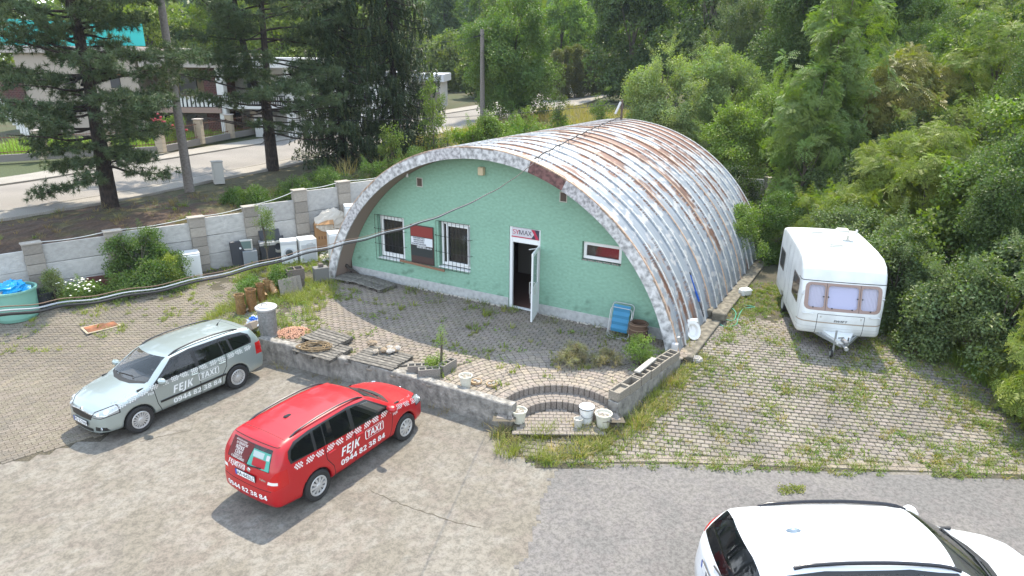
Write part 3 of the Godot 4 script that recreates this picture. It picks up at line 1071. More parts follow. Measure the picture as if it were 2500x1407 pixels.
	for i in plates:
		var m := MB.new()
		var t0 := lerpf(th0 - 0.04, PI - th0 + 0.04, float(i) / plates)
		var t1 := lerpf(th0 - 0.04, PI - th0 + 0.04, float(i + 1) / plates)
		var zf := -HUT_FRONT + (0.012 if i % 2 == 0 else 0.006)
		for j in 4:
			var a0 := lerpf(t0, t1, j / 4.0)
			var a1 := lerpf(t0, t1, (j + 1) / 4.0)
			var e0 := Vector3(-cos(a0), sin(a0), 0)
			var e1 := Vector3(-cos(a1), sin(a1), 0)
			var c := Vector3(0, ARC_Y, 0)
			var ro := ARC_R + 0.03
			var ri := ARC_RI - 0.02
			m.face([c + e0 * ro + Vector3(0, 0, zf), c + e1 * ro + Vector3(0, 0, zf), c + e1 * ri + Vector3(0, 0, zf), c + e0 * ri + Vector3(0, 0, zf)], Vector3(0, 0, 1))
			m.face([c + e0 * ri + Vector3(0, 0, zf), c + e1 * ri + Vector3(0, 0, zf), c + e1 * ri + Vector3(0, 0, zf - 0.05), c + e0 * ri + Vector3(0, 0, zf - 0.05)], -e0)
			m.face([c + e0 * ro + Vector3(0, 0, zf), c + e1 * ro + Vector3(0, 0, zf), c + e1 * ro + Vector3(0, 0, zf - 0.05), c + e0 * ro + Vector3(0, 0, zf - 0.05)], e0)
		part(h, "fascia_plate", m, fm[3] if i == 9 else fm[(i * 2 + i / 4) % 3] if i > 1 and i < 12 else fm[2])
	var sf := MB.new()
	for j in 60:
		var a0 := lerpf(th0 - 0.05, PI - th0 + 0.05, j / 60.0)
		var a1 := lerpf(th0 - 0.05, PI - th0 + 0.05, (j + 1) / 60.0)
		var e0 := Vector3(-cos(a0), sin(a0), 0)
		var e1 := Vector3(-cos(a1), sin(a1), 0)
		var c := Vector3(0, ARC_Y, 0)
		for band in [[-HUT_FRONT - 0.02, 0.0], [0.0, -10.7]]:
			sf.face([c + e0 * ARC_RI + Vector3(0, 0, band[0]), c + e1 * ARC_RI + Vector3(0, 0, band[0]), c + e1 * ARC_RI + Vector3(0, 0, band[1]), c + e0 * ARC_RI + Vector3(0, 0, band[1])], -e0)
	part(h, "soffit", sf, mat("soffit", 0.27, 0.20, 0.165, 0.85))
	var kerb := MB.new()
	kerb.box(Transform3D(Basis(), Vector3(6.28, -0.18, -5.4)), Vector3(0.62, 0.34, 12.2), 0.02)
	kerb.box(Transform3D(Basis(), Vector3(-6.28, -0.18, -5.4)), Vector3(0.55, 0.34, 12.2), 0.02)
	part(h, "foundation_kerb", kerb, mat("kerb", 0.24, 0.215, 0.165, 0.95, 0, {tex = grey("streak", 61, 0.018, 5, 0.50, 1.0, 512, 0.9, 1, 1), tile = 2.0}))
	var pvc := mat("pvc", 0.72, 0.73, 0.72, 0.4)
	var glass := mat("dark_pane", 0.02, 0.022, 0.024, 0.06, 0, {alpha = 0.42})
	var dark := mat("curtain", 0.055, 0.05, 0.045, 0.9)
	for w in [[-4.46, -3.32, 0.80, 2.31, 0.0], [-1.94, -0.74, 0.88, 2.41, 0.25]]:
		var win := MB.new()
		frame(win, w[0] + 0.03, w[1] - 0.03, w[2] + 0.07, w[3] - 0.02, 0.09, -0.16, 0.07)
		var o := part(h, "window", win, pvc)
		var sash := MB.new()
		frame(sash, w[0] + 0.10 + w[4] * 0.6, w[1] - 0.09, w[2] + 0.15, w[3] - 0.1, 0.06, -0.10 if w[4] > 0 else -0.13, 0.05)
		part(o, "sash", sash, pvc)
		var pane := MB.new()
		pane.box(Transform3D(Basis(), Vector3((w[0] + w[1]) * 0.5, (w[2] + w[3]) * 0.5, -0.155)), Vector3(w[1] - w[0] - 0.1, w[3] - w[2] - 0.12, 0.008))
		part(o, "pane", pane, glass)
		var cur := MB.new()
		for q in 16:
			var sx: float = lerpf(w[0] + 0.05, w[1] - 0.05, q / 16.0)
			var ex: float = lerpf(w[0] + 0.05, w[1] - 0.05, (q + 1) / 16.0)
			cur.face([Vector3(sx, w[2] + 0.05, -0.26 - 0.03 * (q % 2)), Vector3(ex, w[2] + 0.05, -0.26 - 0.03 * ((q + 1) % 2)), Vector3(ex, w[3], -0.26 - 0.03 * ((q + 1) % 2)), Vector3(sx, w[3], -0.26 - 0.03 * (q % 2))], Vector3(0, 0, 1))
		part(o, "curtain", cur, dark)
		var sill := MB.new()
		sill.box(Transform3D(Basis(), Vector3((w[0] + w[1]) * 0.5, w[2] + 0.02, -0.06)), Vector3(w[1] - w[0] - 0.01, 0.03, 0.2), 0.005)
		part(o, "sill", sill, pvc)
		var iron := mat("iron", 0.02, 0.02, 0.02, 0.6, 0.3)
		var gr := MB.new()
		frame(gr, w[0] - 0.01, w[1] + 0.03, w[2] - 0.02, w[3] + 0.03, 0.014, 0.12, 0.014)
		var grille := part(h, "window_grille", gr, iron)
		for q in 7:
			var bar := MB.new()
			bar.tube([Vector3(lerpf(w[0], w[1], (q + 1) / 8.0), w[2] - 0.01, 0.12), Vector3(lerpf(w[0], w[1], (q + 1) / 8.0), w[3] + 0.02, 0.12)], 0.007, -1, 5)
			part(grille, "bar", bar, iron)
		for yy2 in [0.36, 0.70]:
			var bar := MB.new()
			var y3: float = lerpf(w[2], w[3], yy2)
			bar.tube([Vector3(w[0] - 0.09, y3, 0.02), Vector3(w[0] - 0.05, y3, 0.12), Vector3(w[1] + 0.06, y3, 0.12), Vector3(w[1] + 0.10, y3, 0.02)], 0.008, -1, 5)
			part(grille, "bar", bar, iron)
	var w3 := MB.new()
	frame(w3, 3.05, 4.20, 1.93, 2.42, 0.09, -0.12, 0.07)
	var o3 := part(h, "window", w3, pvc)
	var p3 := MB.new()
	p3.box(Transform3D(Basis(), Vector3(3.62, 2.18, -0.12)), Vector3(1.0, 0.36, 0.008))
	part(o3, "pane", p3, mat("pane_clear", 0.03, 0.03, 0.03, 0.05, 0, {alpha = 0.3}))
	var redp := MB.new()
	redp.extrude(Transform3D(Basis(), Vector3(3.62, 2.18, -0.27)), pts([[-0.27, -0.2], [0.5, -0.2], [0.5, 0.2], [-0.12, 0.2], [-0.27, -0.02]]), 0.02)
	part(o3, "red_board", redp, mat("red_board", 0.34, 0.03, 0.03, 0.7))
	var grp := MB.new()
	grp.box(Transform3D(Basis(), Vector3(3.62, 2.18, -0.30)), Vector3(1.1, 0.5, 0.02))
	part(o3, "grey_board", grp, mat("grey_board", 0.16, 0.15, 0.14, 0.9))
	var peb := mat("pebble", 0.34, 0.31, 0.27, 0.9)
	for q in 15:
		var pb := MB.new()
		pb.lathe(Transform3D(Basis(Vector3.UP, q * 1.3).scaled(Vector3(1, 0.7, 0.8)), Vector3(3.08 + q * 0.08, 1.9, -0.03 + 0.02 * sin(q * 2.1))), [Vector2(0, -0.03), Vector2(0.03, -0.02), Vector2(0.038, 0.0), Vector2(0.028, 0.02), Vector2(0, 0.03)], 7)
		part(o3, "sill_pebble", pb, peb)
	var pm := MB.new()
	pm.lathe(Transform3D(), [Vector2(0, -0.02), Vector2(0.035, -0.01), Vector2(0.04, 0.01), Vector2(0.025, 0.03), Vector2(0, 0.035)], 7)
	var xf := []
	for q in 170:
		var sx := rnd(-3.2, 4.9)
		if sx > 0.6 and sx < 1.75:
			continue
		xf.append(Transform3D(Basis(Vector3.UP, rnd(0, 6)).scaled(Vector3.ONE * rnd(0.4, 1.1)), Vector3(sx, 0.012, rnd(0.04, 0.13))))
	many(h, "wall_foot_pebbles", pm.mesh(), mat("pebble2", 0.44, 0.40, 0.34, 0.9), xf).set_meta("kind", "stuff")
	var fr := MB.new()
	for b in [[0.66, 0.76, 0.0, 2.57], [1.62, 1.71, 0.0, 2.57]]:
		fr.box(Transform3D(Basis(), Vector3((b[0] + b[1]) * 0.5, (b[2] + b[3]) * 0.5, -0.07)), Vector3(b[1] - b[0], b[3] - b[2], 0.08), 0.006)
	fr.box(Transform3D(Basis(), Vector3(1.19, 2.32, -0.07)), Vector3(0.855, 0.46, 0.07), 0.006)
	fr.box(Transform3D(Basis(), Vector3(1.19, 0.015, -0.08)), Vector3(0.855, 0.03, 0.12), 0.004)
	part(h, "door_frame", fr, pvc)
	var leaf := Node3D.new()
	leaf.name = "door"
	h.add_child(leaf)
	leaf.position = Vector3(1.66, 0.03, 0.0)
	leaf.rotation.y = 1.85
	var ld := MB.new()
	var dw := 0.86
	frame(ld, -dw, 0.0, 0.0, 2.06, 0.11, 0.0, 0.05)
	ld.box(Transform3D(Basis(), Vector3(-dw * 0.5, 0.95, 0)), Vector3(dw - 0.2, 0.1, 0.045), 0.004)
	ld.box(Transform3D(Basis(), Vector3(-dw * 0.5, 0.5, 0)), Vector3(dw - 0.2, 0.82, 0.025), 0.004)
	part(leaf, "leaf", ld, pvc)
	var lg := MB.new()
	lg.box(Transform3D(Basis(), Vector3(-dw * 0.5, 1.47, 0)), Vector3(dw - 0.2, 0.96, 0.01))
	part(leaf, "pane", lg, mat("door_pane", 0.35, 0.40, 0.40, 0.08, 0, {alpha = 0.35}))
	for sd in [-1.0, 1.0]:
		var hd := MB.new()
		hd.tube([Vector3(-dw + 0.06, 0.85, 0.025 * sd), Vector3(-dw + 0.06, 0.85, 0.08 * sd), Vector3(-dw + 0.06, 1.2, 0.08 * sd), Vector3(-dw + 0.06, 1.2, 0.025 * sd)], 0.014, -1, 6)
		part(leaf, "handle", hd, mat("steel", 0.6, 0.6, 0.6, 0.3, 0.8))
	var closer := MB.new()
	closer.bar(Vector3(-0.05, 2.0, -0.05), Vector3(-0.3, 2.02, -0.22), 0.03, 0.02)
	part(leaf, "closer_arm", closer, pvc)
	var sg := MB.new()
	sg.box(Transform3D(Basis(), Vector3(1.195, 2.395, -0.025)), Vector3(0.93, 0.29, 0.016), 0.003)
	var sign_n := part(h, "door_sign", sg, mat("sign_grey", 0.50, 0.48, 0.50, 0.5))
	var crim := mat("crimson", 0.42, 0.02, 0.055, 0.5)
	var navy := mat("sign_dark", 0.035, 0.03, 0.05, 0.5)
	sign_text(sign_n, "SY", 0.135, crim, Transform3D(Basis(), Vector3(0.875, 2.415, -0.0155)), false, 1.15)
	sign_text(sign_n, "MAX", 0.135, navy, Transform3D(Basis(), Vector3(1.185, 2.415, -0.0155)), false, 1.15)
	var st := MB.new()
	st.box(Transform3D(Basis(), Vector3(1.195, 2.268, -0.015)), Vector3(0.925, 0.03, 0.004))
	part(sign_n, "stripe", st, crim)
	var em := MB.new()
	em.extrude(Transform3D(Basis(), Vector3(1.52, 2.4, -0.0165)), pts([[-0.13, 0.14], [0.135, 0.14], [0.135, -0.135], [-0.13, -0.135], [-0.03, 0.0]]), 0.004)
	part(sign_n, "emblem_field", em, navy)
	var ex := MB.new()
	ex.extrude(Transform3D(Basis(), Vector3(1.52, 2.4, -0.012)), pts([[-0.12, 0.138], [-0.02, 0.138], [0.06, 0.0], [0.13, -0.13], [0.03, -0.13], [-0.03, 0.0]]), 0.003)
	part(sign_n, "emblem_mark", ex, crim)
	var nb := MB.new()
	nb.box(Transform3D(Basis(), Vector3(-2.58, 1.52, 0.03)), Vector3(0.92, 1.28, 0.03), 0.004)
	var board := part(h, "notice_board", nb, mat("board_brown", 0.055, 0.03, 0.025, 0.6))
	var bt := MB.new()
	bt.box(Transform3D(Basis(), Vector3(-2.58, 1.96, 0.047)), Vector3(0.88, 0.34, 0.006))
	part(board, "red_panel", bt, mat("board_red", 0.20, 0.025, 0.02, 0.6))
	var bm := MB.new()
	bm.box(Transform3D(Basis(), Vector3(-2.585, 1.63, 0.047)), Vector3(0.86, 0.27, 0.006))
	part(board, "white_panel", bm, mat("board_white", 0.62, 0.64, 0.66, 0.6))
	var bk := MB.new()
	bk.box(Transform3D(Basis(), Vector3(-2.58, 1.30, 0.046)), Vector3(0.87, 0.34, 0.005))
	part(board, "black_panel", bk, mat("board_black", 0.02, 0.025, 0.025, 0.6))
	var ink := mat("ink", 0.02, 0.02, 0.03, 0.7)
	var wht := mat("white_print", 0.75, 0.75, 0.75, 0.6)
	var ly := 1.735
	for tx in ["·STAVEBNÉ ŠTRKY", "·OKRASNÉ ŠTRKY", "·PIESOK ŠAŠTÍN", "·STAVEBNÝ MATERIÁL"]:
		sign_text(board, tx, 0.042, ink, Transform3D(Basis(), Vector3(-2.70, ly, 0.053)), true)
		ly -= 0.066
	sign_text(board, "VOLAŤ: 0915 705 221", 0.045, wht, Transform3D(Basis(), Vector3(-2.48, 1.43, 0.052)), true)
	sign_text(board, "STAVEBNÝ MATERIÁL", 0.025, wht, Transform3D(Basis(), Vector3(-2.6, 1.475, 0.052)), true)
	var bat := MB.new()
	bat.bar(Vector3(-3.42, 0.90, 0.15), Vector3(-1.62, 0.84, 0.17), 0.05, 0.07)
	part(h, "batten", bat, mat("batten", 0.22, 0.12, 0.07, 0.9))
	for v in [[-2.62, 3.55], [2.40, 3.62]]:
		var vh := MB.new()
		frame(vh, v[0] - 0.12, v[0] + 0.12, v[1] - 0.15, v[1] + 0.15, 0.03, 0.006, 0.012)
		var vo := part(h, "vent_patch", vh, mat("vent_rim", 0.45, 0.43, 0.38, 0.9))
		var vi := MB.new()
		vi.box(Transform3D(Basis(), Vector3(v[0], v[1], 0.004)), Vector3(0.19, 0.25, 0.008))
		part(vo, "vent_hole", vi, mat("vent_hole", 0.10, 0.075, 0.06, 1.0))
	var lb := MB.new()
	lb.box(Transform3D(Basis(), Vector3(-0.26, 4.12, 0.08)), Vector3(0.18, 0.24, 0.15), 0.015)
	part(h, "siren_box", lb, mat("siren", 0.55, 0.46, 0.30, 0.6))
	var cc := MB.new()
	cc.tube([Vector3(-3.0, 3.86, 0.0), Vector3(-3.0, 3.82, 0.14), Vector3(-2.95, 3.72, 0.2)], 0.03, 0.045, 8)
	part(h, "wall_camera", cc, pvc)
	var ob := MB.new()
	ob.bar(Vector3(-5.95, 0.5, 0.3), Vector3(-5.3, 0.02, 0.1), 0.05, 0.1)
	ob.bar(Vector3(-5.75, 1.35, -0.2), Vector3(-5.9, 0.0, -0.1), 0.05, 0.06)
	part(h, "leaning_board", ob, mat("oldwood", 0.06, 0.05, 0.042, 0.95))
	var lad := thing("step_ladder", "white metal step ladder leaning inside the hut doorway", "ladder", hut(1.05, 0.0, 1.3), HUT_ANGLE)
	var lm := mat("white_steel", 0.6, 0.6, 0.56, 0.5)
	for sx in [-0.22, 0.22]:
		var rail := MB.new()
		rail.tube([Vector3(sx, 0, 0.25), Vector3(sx * 0.8, 1.55, 0)], 0.02, -1, 6)
		part(lad, "rail", rail, lm)
	for q in 5:
		var rg := MB.new()
		rg.tube([Vector3(-0.2, 0.25 + q * 0.28, 0.2 - q * 0.045), Vector3(0.2, 0.25 + q * 0.28, 0.2 - q * 0.045)], 0.016, -1, 6)
		part(lad, "rung", rg, lm)
	for bk2 in [[1.38, 0.35, 0.9, "yellow plastic bucket on the floor inside the hut doorway", 0.42, 0.30, 0.06], [1.15, 0.0, 0.75, "white plastic bucket on the floor inside the hut doorway", 0.55, 0.55, 0.5]]:
		var bu := thing("plastic_bucket", bk2[3], "bucket", hut(bk2[0], 0.0, bk2[2]), 0)
		var bm2 := MB.new()
		bm2.lathe(Transform3D(), [Vector2(0, 0), Vector2(0.13, 0.0), Vector2(0.16, 0.32), Vector2(0.17, 0.33), Vector2(0.15, 0.33), Vector2(0.125, 0.03), Vector2(0, 0.03)], 18)
		part(bu, "body", bm2, mat("bucket" + str(bk2[4]), bk2[4], bk2[5], bk2[6], 0.5))
	var sh := thing("storage_shelf", "white shelf with boxes against the wall inside the hut", "shelf", hut(1.0, 0.0, 2.9), HUT_ANGLE)
	for q in 3:
		var s1 := MB.new()
		s1.box(Transform3D(Basis(), Vector3(0, 0.5 + q * 0.5, 0)), Vector3(1.5, 0.03, 0.4), 0.004)
		part(sh, "board", s1, lm)
	for sx in [-0.73, 0.73]:
		var s2 := MB.new()
		s2.box(Transform3D(Basis(), Vector3(sx, 0.8, 0)), Vector3(0.03, 1.6, 0.38), 0.004)
		part(sh, "upright", s2, lm)
func frame(m: MB, x0: float, x1: float, y0: float, y1: float, w: float, z: float, t: float) -> void:
	var xm := (x0 + x1) * 0.5
	var ym := (y0 + y1) * 0.5
	m.box(Transform3D(Basis(), Vector3(xm, y0 + w * 0.5, z)), Vector3(x1 - x0, w, t), minf(0.006, w * 0.2))
	m.box(Transform3D(Basis(), Vector3(xm, y1 - w * 0.5, z)), Vector3(x1 - x0, w, t), minf(0.006, w * 0.2))
	m.box(Transform3D(Basis(), Vector3(x0 + w * 0.5, ym, z)), Vector3(w, y1 - y0 - 2 * w, t - 0.004), minf(0.006, w * 0.2))
	m.box(Transform3D(Basis(), Vector3(x1 - w * 0.5, ym, z)), Vector3(w, y1 - y0 - 2 * w, t - 0.004), minf(0.006, w * 0.2))
class Shell:
	var lo := Vector3.ZERO
	var cell := 0.03
	var nx := 0
	var ny := 0
	var nz := 0
	var f := PackedFloat32Array()
	var V := PackedVector3Array()
	var N := PackedVector3Array()
	var I := PackedInt32Array()
	static func poly_dist(poly: PackedVector2Array, p: Vector2) -> float:
		var d := 1e9
		var s := 1.0
		var n := poly.size()
		var j := n - 1
		for i in n:
			var e := poly[j] - poly[i]
			var w := p - poly[i]
			var b := w - e * clampf(w.dot(e) / e.dot(e), 0.0, 1.0)
			d = minf(d, b.length_squared())
			var c1 := p.y >= poly[i].y
			var c2 := p.y < poly[j].y
			var c3 := e.x * w.y > e.y * w.x
			if (c1 and c2 and c3) or (not c1 and not c2 and not c3):
				s = -s
			j = i
		return s * sqrt(d)
	static func smax(a: float, b: float, k: float) -> float:
		var h := maxf(k - absf(a - b), 0.0) / k
		return maxf(a, b) + h * h * k * 0.25
	func make(side: PackedVector2Array, plan: PackedVector2Array, width: Array, opt: Dictionary) -> void:
		cell = opt.get("cell", 0.03)
		var a := Vector2(1e9, 1e9)
		var b := -a
		for p in side:
			a = a.min(p)
			b = b.max(p)
		var hw := 0.0
		for p in plan:
			hw = maxf(hw, absf(p.y))
		var m := cell * 3.0
		var kz := int(ceil((hw + m) / cell))
		lo = Vector3(a.x - m, a.y - m, -(kz + 0.5) * cell)
		nx = int(ceil((b.x - a.x + 2 * m) / cell)) + 1
		ny = int(ceil((b.y - a.y + 2 * m) / cell)) + 1
		nz = 2 * kz + 2
		f.resize(nx * ny * nz)
		var kr: float = opt.get("round", 0.10)
		var kp: float = opt.get("plan_round", 0.08)
		var bow_f: float = opt.get("bow_front", 0.14)
		var bow_r: float = opt.get("bow_rear", 0.07)
		var arches: Array = opt.get("arches", [])
		var ar: float = opt.get("arch_r", 0.345)
		var DP := PackedFloat32Array()
		for i in nx:
			for k in nz / 2:
				DP.append(poly_dist(plan, Vector2(lo.x + i * cell, absf(lo.z + k * cell))))
		for i in nx:
			var x := lo.x + i * cell
			var bow := lerpf(bow_r, bow_f, smoothstep(-0.6, 0.9, x))
			for j in ny:
				var y := lo.y + j * cell
				var ds := poly_dist(side, Vector2(x, y))
				var w := 0.0
				for q in width.size() - 1:
					if y >= width[q][0] and y <= width[q + 1][0]:
						w = lerpf(width[q][1], width[q + 1][1], (y - width[q][0]) / (width[q + 1][0] - width[q][0]))
				if y < width[0][0]:
					w = width[0][1]
				if y > width[-1][0]:
					w = width[-1][1]
				var cut := -1.0
				for c in arches:
					var r: float = Vector2(x - c[0], y - c[1]).length()
					w += 0.014 * exp(-pow((r - ar - 0.03) / 0.05, 2.0))
					cut = maxf(cut, ar - r)
				for k in nz / 2:
					var z := absf(lo.z + k * cell)
					var v := ds + bow * z * z
					v = smax(v, (z - w) * 0.96, kr)
					v = smax(v, DP[i * (nz / 2) + k], kp)
					if cut > -0.2:
						v = maxf(v, minf(cut, z - 0.52))
					f[(i * ny + j) * nz + k] = v
					f[(i * ny + j) * nz + nz - 1 - k] = v
		_surface()
	func at(p: Vector3) -> float:
		var g := (p - lo) / cell
		var i := clampi(int(g.x), 0, nx - 2)
		var j := clampi(int(g.y), 0, ny - 2)
		var k := clampi(int(g.z), 0, nz - 2)
		var t := g - Vector3(i, j, k)
		var o := (i * ny + j) * nz + k
		var sx := ny * nz
		var c00 := lerpf(f[o], f[o + 1], t.z)
		var c01 := lerpf(f[o + nz], f[o + nz + 1], t.z)
		var c10 := lerpf(f[o + sx], f[o + sx + 1], t.z)
		var c11 := lerpf(f[o + sx + nz], f[o + sx + nz + 1], t.z)
		return lerpf(lerpf(c00, c01, t.y), lerpf(c10, c11, t.y), t.x)
	func grad(p: Vector3) -> Vector3:
		var h := cell * 1.2
		return Vector3(at(p + Vector3(h, 0, 0)) - at(p - Vector3(h, 0, 0)), at(p + Vector3(0, h, 0)) - at(p - Vector3(0, h, 0)), at(p + Vector3(0, 0, h)) - at(p - Vector3(0, 0, h))) / (2 * h)
	func _surface() -> void:
		var id := PackedInt32Array()
		id.resize(nx * ny * nz)
		id.fill(-1)
		var sx := ny * nz
		var off := [0, 1, nz, nz + 1, sx, sx + 1, sx + nz, sx + nz + 1]
		var cp := []
		for q in 8:
			cp.append(Vector3((q >> 2) & 1, (q >> 1) & 1, q & 1))
		var edges := [[0, 1], [2, 3], [4, 5], [6, 7], [0, 2], [1, 3], [4, 6], [5, 7], [0, 4], [1, 5], [2, 6], [3, 7]]
		for i in nx - 1:
			for j in ny - 1:
				var o := (i * ny + j) * nz
				for k in nz - 1:
					var a0 := f[o + k]
					if absf(a0) > cell * 2.6:
						continue
					var neg := a0 < 0.0
					var mixed := false
					for q in range(1, 8):
						if (f[o + k + off[q]] < 0.0) != neg:
							mixed = true
							break
					if not mixed:
						continue
					var s := Vector3.ZERO
					var n := 0
					for e in edges:
						var fa := f[o + k + off[e[0]]]
						var fb := f[o + k + off[e[1]]]
						if (fa < 0.0) != (fb < 0.0):
							s += cp[e[0]].lerp(cp[e[1]], fa / (fa - fb))
							n += 1
					var p := lo + (Vector3(i, j, k) + s / n) * cell
					var g := grad(p)
					if g.length() > 0.3:
						p -= g / g.length_squared() * clampf(at(p), -cell * 0.4, cell * 0.4)
					id[o + k] = V.size()
					V.append(p)
					N.append(grad(p).normalized())
		for i in range(1, nx - 1):
			for j in range(1, ny - 1):
				for k in range(1, nz - 1):
					var o := (i * ny + j) * nz + k
					var neg := f[o] < 0.0
					if absf(f[o]) > cell * 1.6:
						continue
					if (f[o + sx] < 0.0) != neg:
						_quad(id[o - nz - 1], id[o - 1], id[o], id[o - nz])
					if (f[o + nz] < 0.0) != neg:
						_quad(id[o - sx - 1], id[o - 1], id[o], id[o - sx])
					if (f[o + 1] < 0.0) != neg:
						_quad(id[o - sx - nz], id[o - nz], id[o], id[o - sx])
	func _quad(a: int, b: int, c: int, d: int) -> void:
		if a < 0 or b < 0 or c < 0 or d < 0:
			return
		for q in [a, b, c, a, c, d]:
			I.append(q)
	func split(regions: Array) -> Dictionary:
		var out := {"body": MB.new()}
		for r in regions:
			if not out.has(r.name):
				out[r.name] = MB.new()
		for t in range(0, I.size(), 3):
			var todo := [[[V[I[t]], N[I[t]]], [V[I[t + 1]], N[I[t + 1]]], [V[I[t + 2]], N[I[t + 2]]]]]
			var c := (V[I[t]] + V[I[t + 1]] + V[I[t + 2]]) / 3.0
			var nn := (N[I[t]] + N[I[t + 1]] + N[I[t + 2]]).normalized()
			for r in regions:
				if nn.dot(r.dir) < r.lim:
					continue
				var near := true
				for pl in r.planes:
					if pl.distance_to(c) > cell * 1.5:
						near = false
						break
				if not near:
					continue
				var rest := []
				for poly in todo:
					var inside: Array = poly
					for pl in r.planes:
						if inside.is_empty():
							break
						var pin := []
						var pout := []
						for q in inside.size():
							var A = inside[q]
							var B = inside[(q + 1) % inside.size()]
							var da: float = pl.distance_to(A[0])
							var db: float = pl.distance_to(B[0])
							if da <= 0.0:
								pin.append(A)
							else:
								pout.append(A)
							if (da <= 0.0) != (db <= 0.0):
								var s := da / (da - db)
								var M := [A[0].lerp(B[0], s), A[1].lerp(B[1], s).normalized()]
								pin.append(M)
								pout.append(M)
						if pout.size() >= 3:
							rest.append(pout)
						inside = pin if pin.size() >= 3 else []
					if inside.size() >= 3:
						_emit(out[r.name], inside)
				todo = rest
				if todo.is_empty():
					break
			for poly in todo:
				_emit(out["body"], poly)
		return out
	func _emit(m: MB, p: Array) -> void:
		for q in range(1, p.size() - 1):
			m.trin(p[0][0], p[q][0], p[q + 1][0], p[0][1], p[q][1], p[q + 1][1])
	func skin(p: Vector3, axis: Vector3) -> Vector3:
		var t := 2.6
		var prev := t
		while t > -0.5:
			if at(p + axis * t) < 0.0:
				break
			prev = t
			t -= cell * 0.5
		var a := t
		var b := prev
		for q in 12:
			var mid := (a + b) * 0.5
			if at(p + axis * mid) < 0.0:
				a = mid
			else:
				b = mid
		return p + axis * b
func region(called: String, outline: Array, ux: Vector3, uy: Vector3, dir: Vector3, lim := 0.25, extra: Array = []) -> Dictionary:
	var c := Vector2.ZERO
	for p in outline:
		c += Vector2(p[0], p[1])
	c /= outline.size()
	var pl := []
	for i in outline.size():
		var a := Vector2(outline[i][0], outline[i][1])
		var b := Vector2(outline[(i + 1) % outline.size()][0], outline[(i + 1) % outline.size()][1])
		var n := Vector2(b.y - a.y, a.x - b.x).normalized()
		if n.dot(c - a) > 0:
			n = -n
		var n3 := ux * n.x + uy * n.y
		pl.append(Plane(n3, n.dot(a)))
	for e in extra:
		pl.append(e)
	return {"name": called, "planes": pl, "dir": dir, "lim": lim}
func side_regions(called: String, outline: Array, lim := 0.2, both := true) -> Array:
	var r := [region(called, outline, Vector3.RIGHT, Vector3.UP, Vector3(0, 0, 1), lim, [Plane(Vector3(0, 0, -1), 0.0)])]
	if both:
		r.append(region(called, outline, Vector3.RIGHT, Vector3.UP, Vector3(0, 0, -1), lim, [Plane(Vector3(0, 0, 1), 0.0)]))
	return r
func strip(a: Array, b: Array, w: float) -> Array:       # thin quad between two points
	var p := Vector2(a[0], a[1])
	var q := Vector2(b[0], b[1])
	var n := (q - p).orthogonal().normalized() * w * 0.5
	return [[p.x + n.x, p.y + n.y], [q.x + n.x, q.y + n.y], [q.x - n.x, q.y - n.y], [p.x - n.x, p.y - n.y]]
func skin_text(sh: Shell, text: String, cap: float, centre: Vector3, right: Vector3, up: Vector3, slant := 0.0, wide := 1.0) -> MB:
	var t := letters(text, cap, true, 0.0)
	var arr := t.get_mesh_arrays()
	var v: PackedVector3Array = arr[Mesh.ARRAY_VERTEX]
	var ix: PackedInt32Array = arr[Mesh.ARRAY_INDEX] if arr[Mesh.ARRAY_INDEX] != null else PackedInt32Array()
	var axis := right.cross(up)
	var m := MB.new()
	var done := {}
	var P := PackedVector3Array()
	for p in v:
		var key := Vector2i(int(p.x * 20000), int(p.y * 20000))
		if not done.has(key):
			done[key] = sh.skin(centre + right * (p.x * wide + p.y * slant) + up * p.y, axis) + axis * 0.006
		P.append(done[key])
	if ix.is_empty():
		for i in v.size():
			ix.append(i)
	for i in range(0, ix.size(), 3):
		m.trin(P[ix[i]], P[ix[i + 1]], P[ix[i + 2]], axis, axis, axis)
	return m
func skin_poly(sh: Shell, outline: Array, right: Vector3, up: Vector3, lift := 0.004, m: MB = null) -> MB:
	var axis := right.cross(up)
	if m == null:
		m = MB.new()
	var poly := pts(outline)
	var ix := Geometry2D.triangulate_polygon(poly)
	var todo := []
	for i in range(0, ix.size(), 3):
		todo.append([poly[ix[i]], poly[ix[i + 1]], poly[ix[i + 2]], 0])
	while todo.size() > 0:
		var t = todo.pop_back()
		if t[3] < 3:
			var ab: Vector2 = (t[0] + t[1]) * 0.5
			var bc: Vector2 = (t[1] + t[2]) * 0.5
			var ca: Vector2 = (t[2] + t[0]) * 0.5
			for q in [[t[0], ab, ca], [ab, t[1], bc], [ca, bc, t[2]], [ab, bc, ca]]:
				todo.append([q[0], q[1], q[2], t[3] + 1])
			continue
		var P := []
		for k in 3:
			P.append(sh.skin(right * t[k].x + up * t[k].y, axis) + axis * lift)
		m.trin(P[0], P[1], P[2], axis, axis, axis)
	return m
func rounded(x0: float, y0: float, x1: float, y1: float, r: float) -> Array:
	var o := []
	for c in [[x1 - r, y1 - r, 0.0], [x0 + r, y1 - r, 0.5], [x0 + r, y0 + r, 1.0], [x1 - r, y0 + r, 1.5]]:
		for k in 4:
			var a: float = PI * (c[2] + k / 6.0)
			o.append([c[0] + cos(a) * r, c[1] + sin(a) * r])
	return o
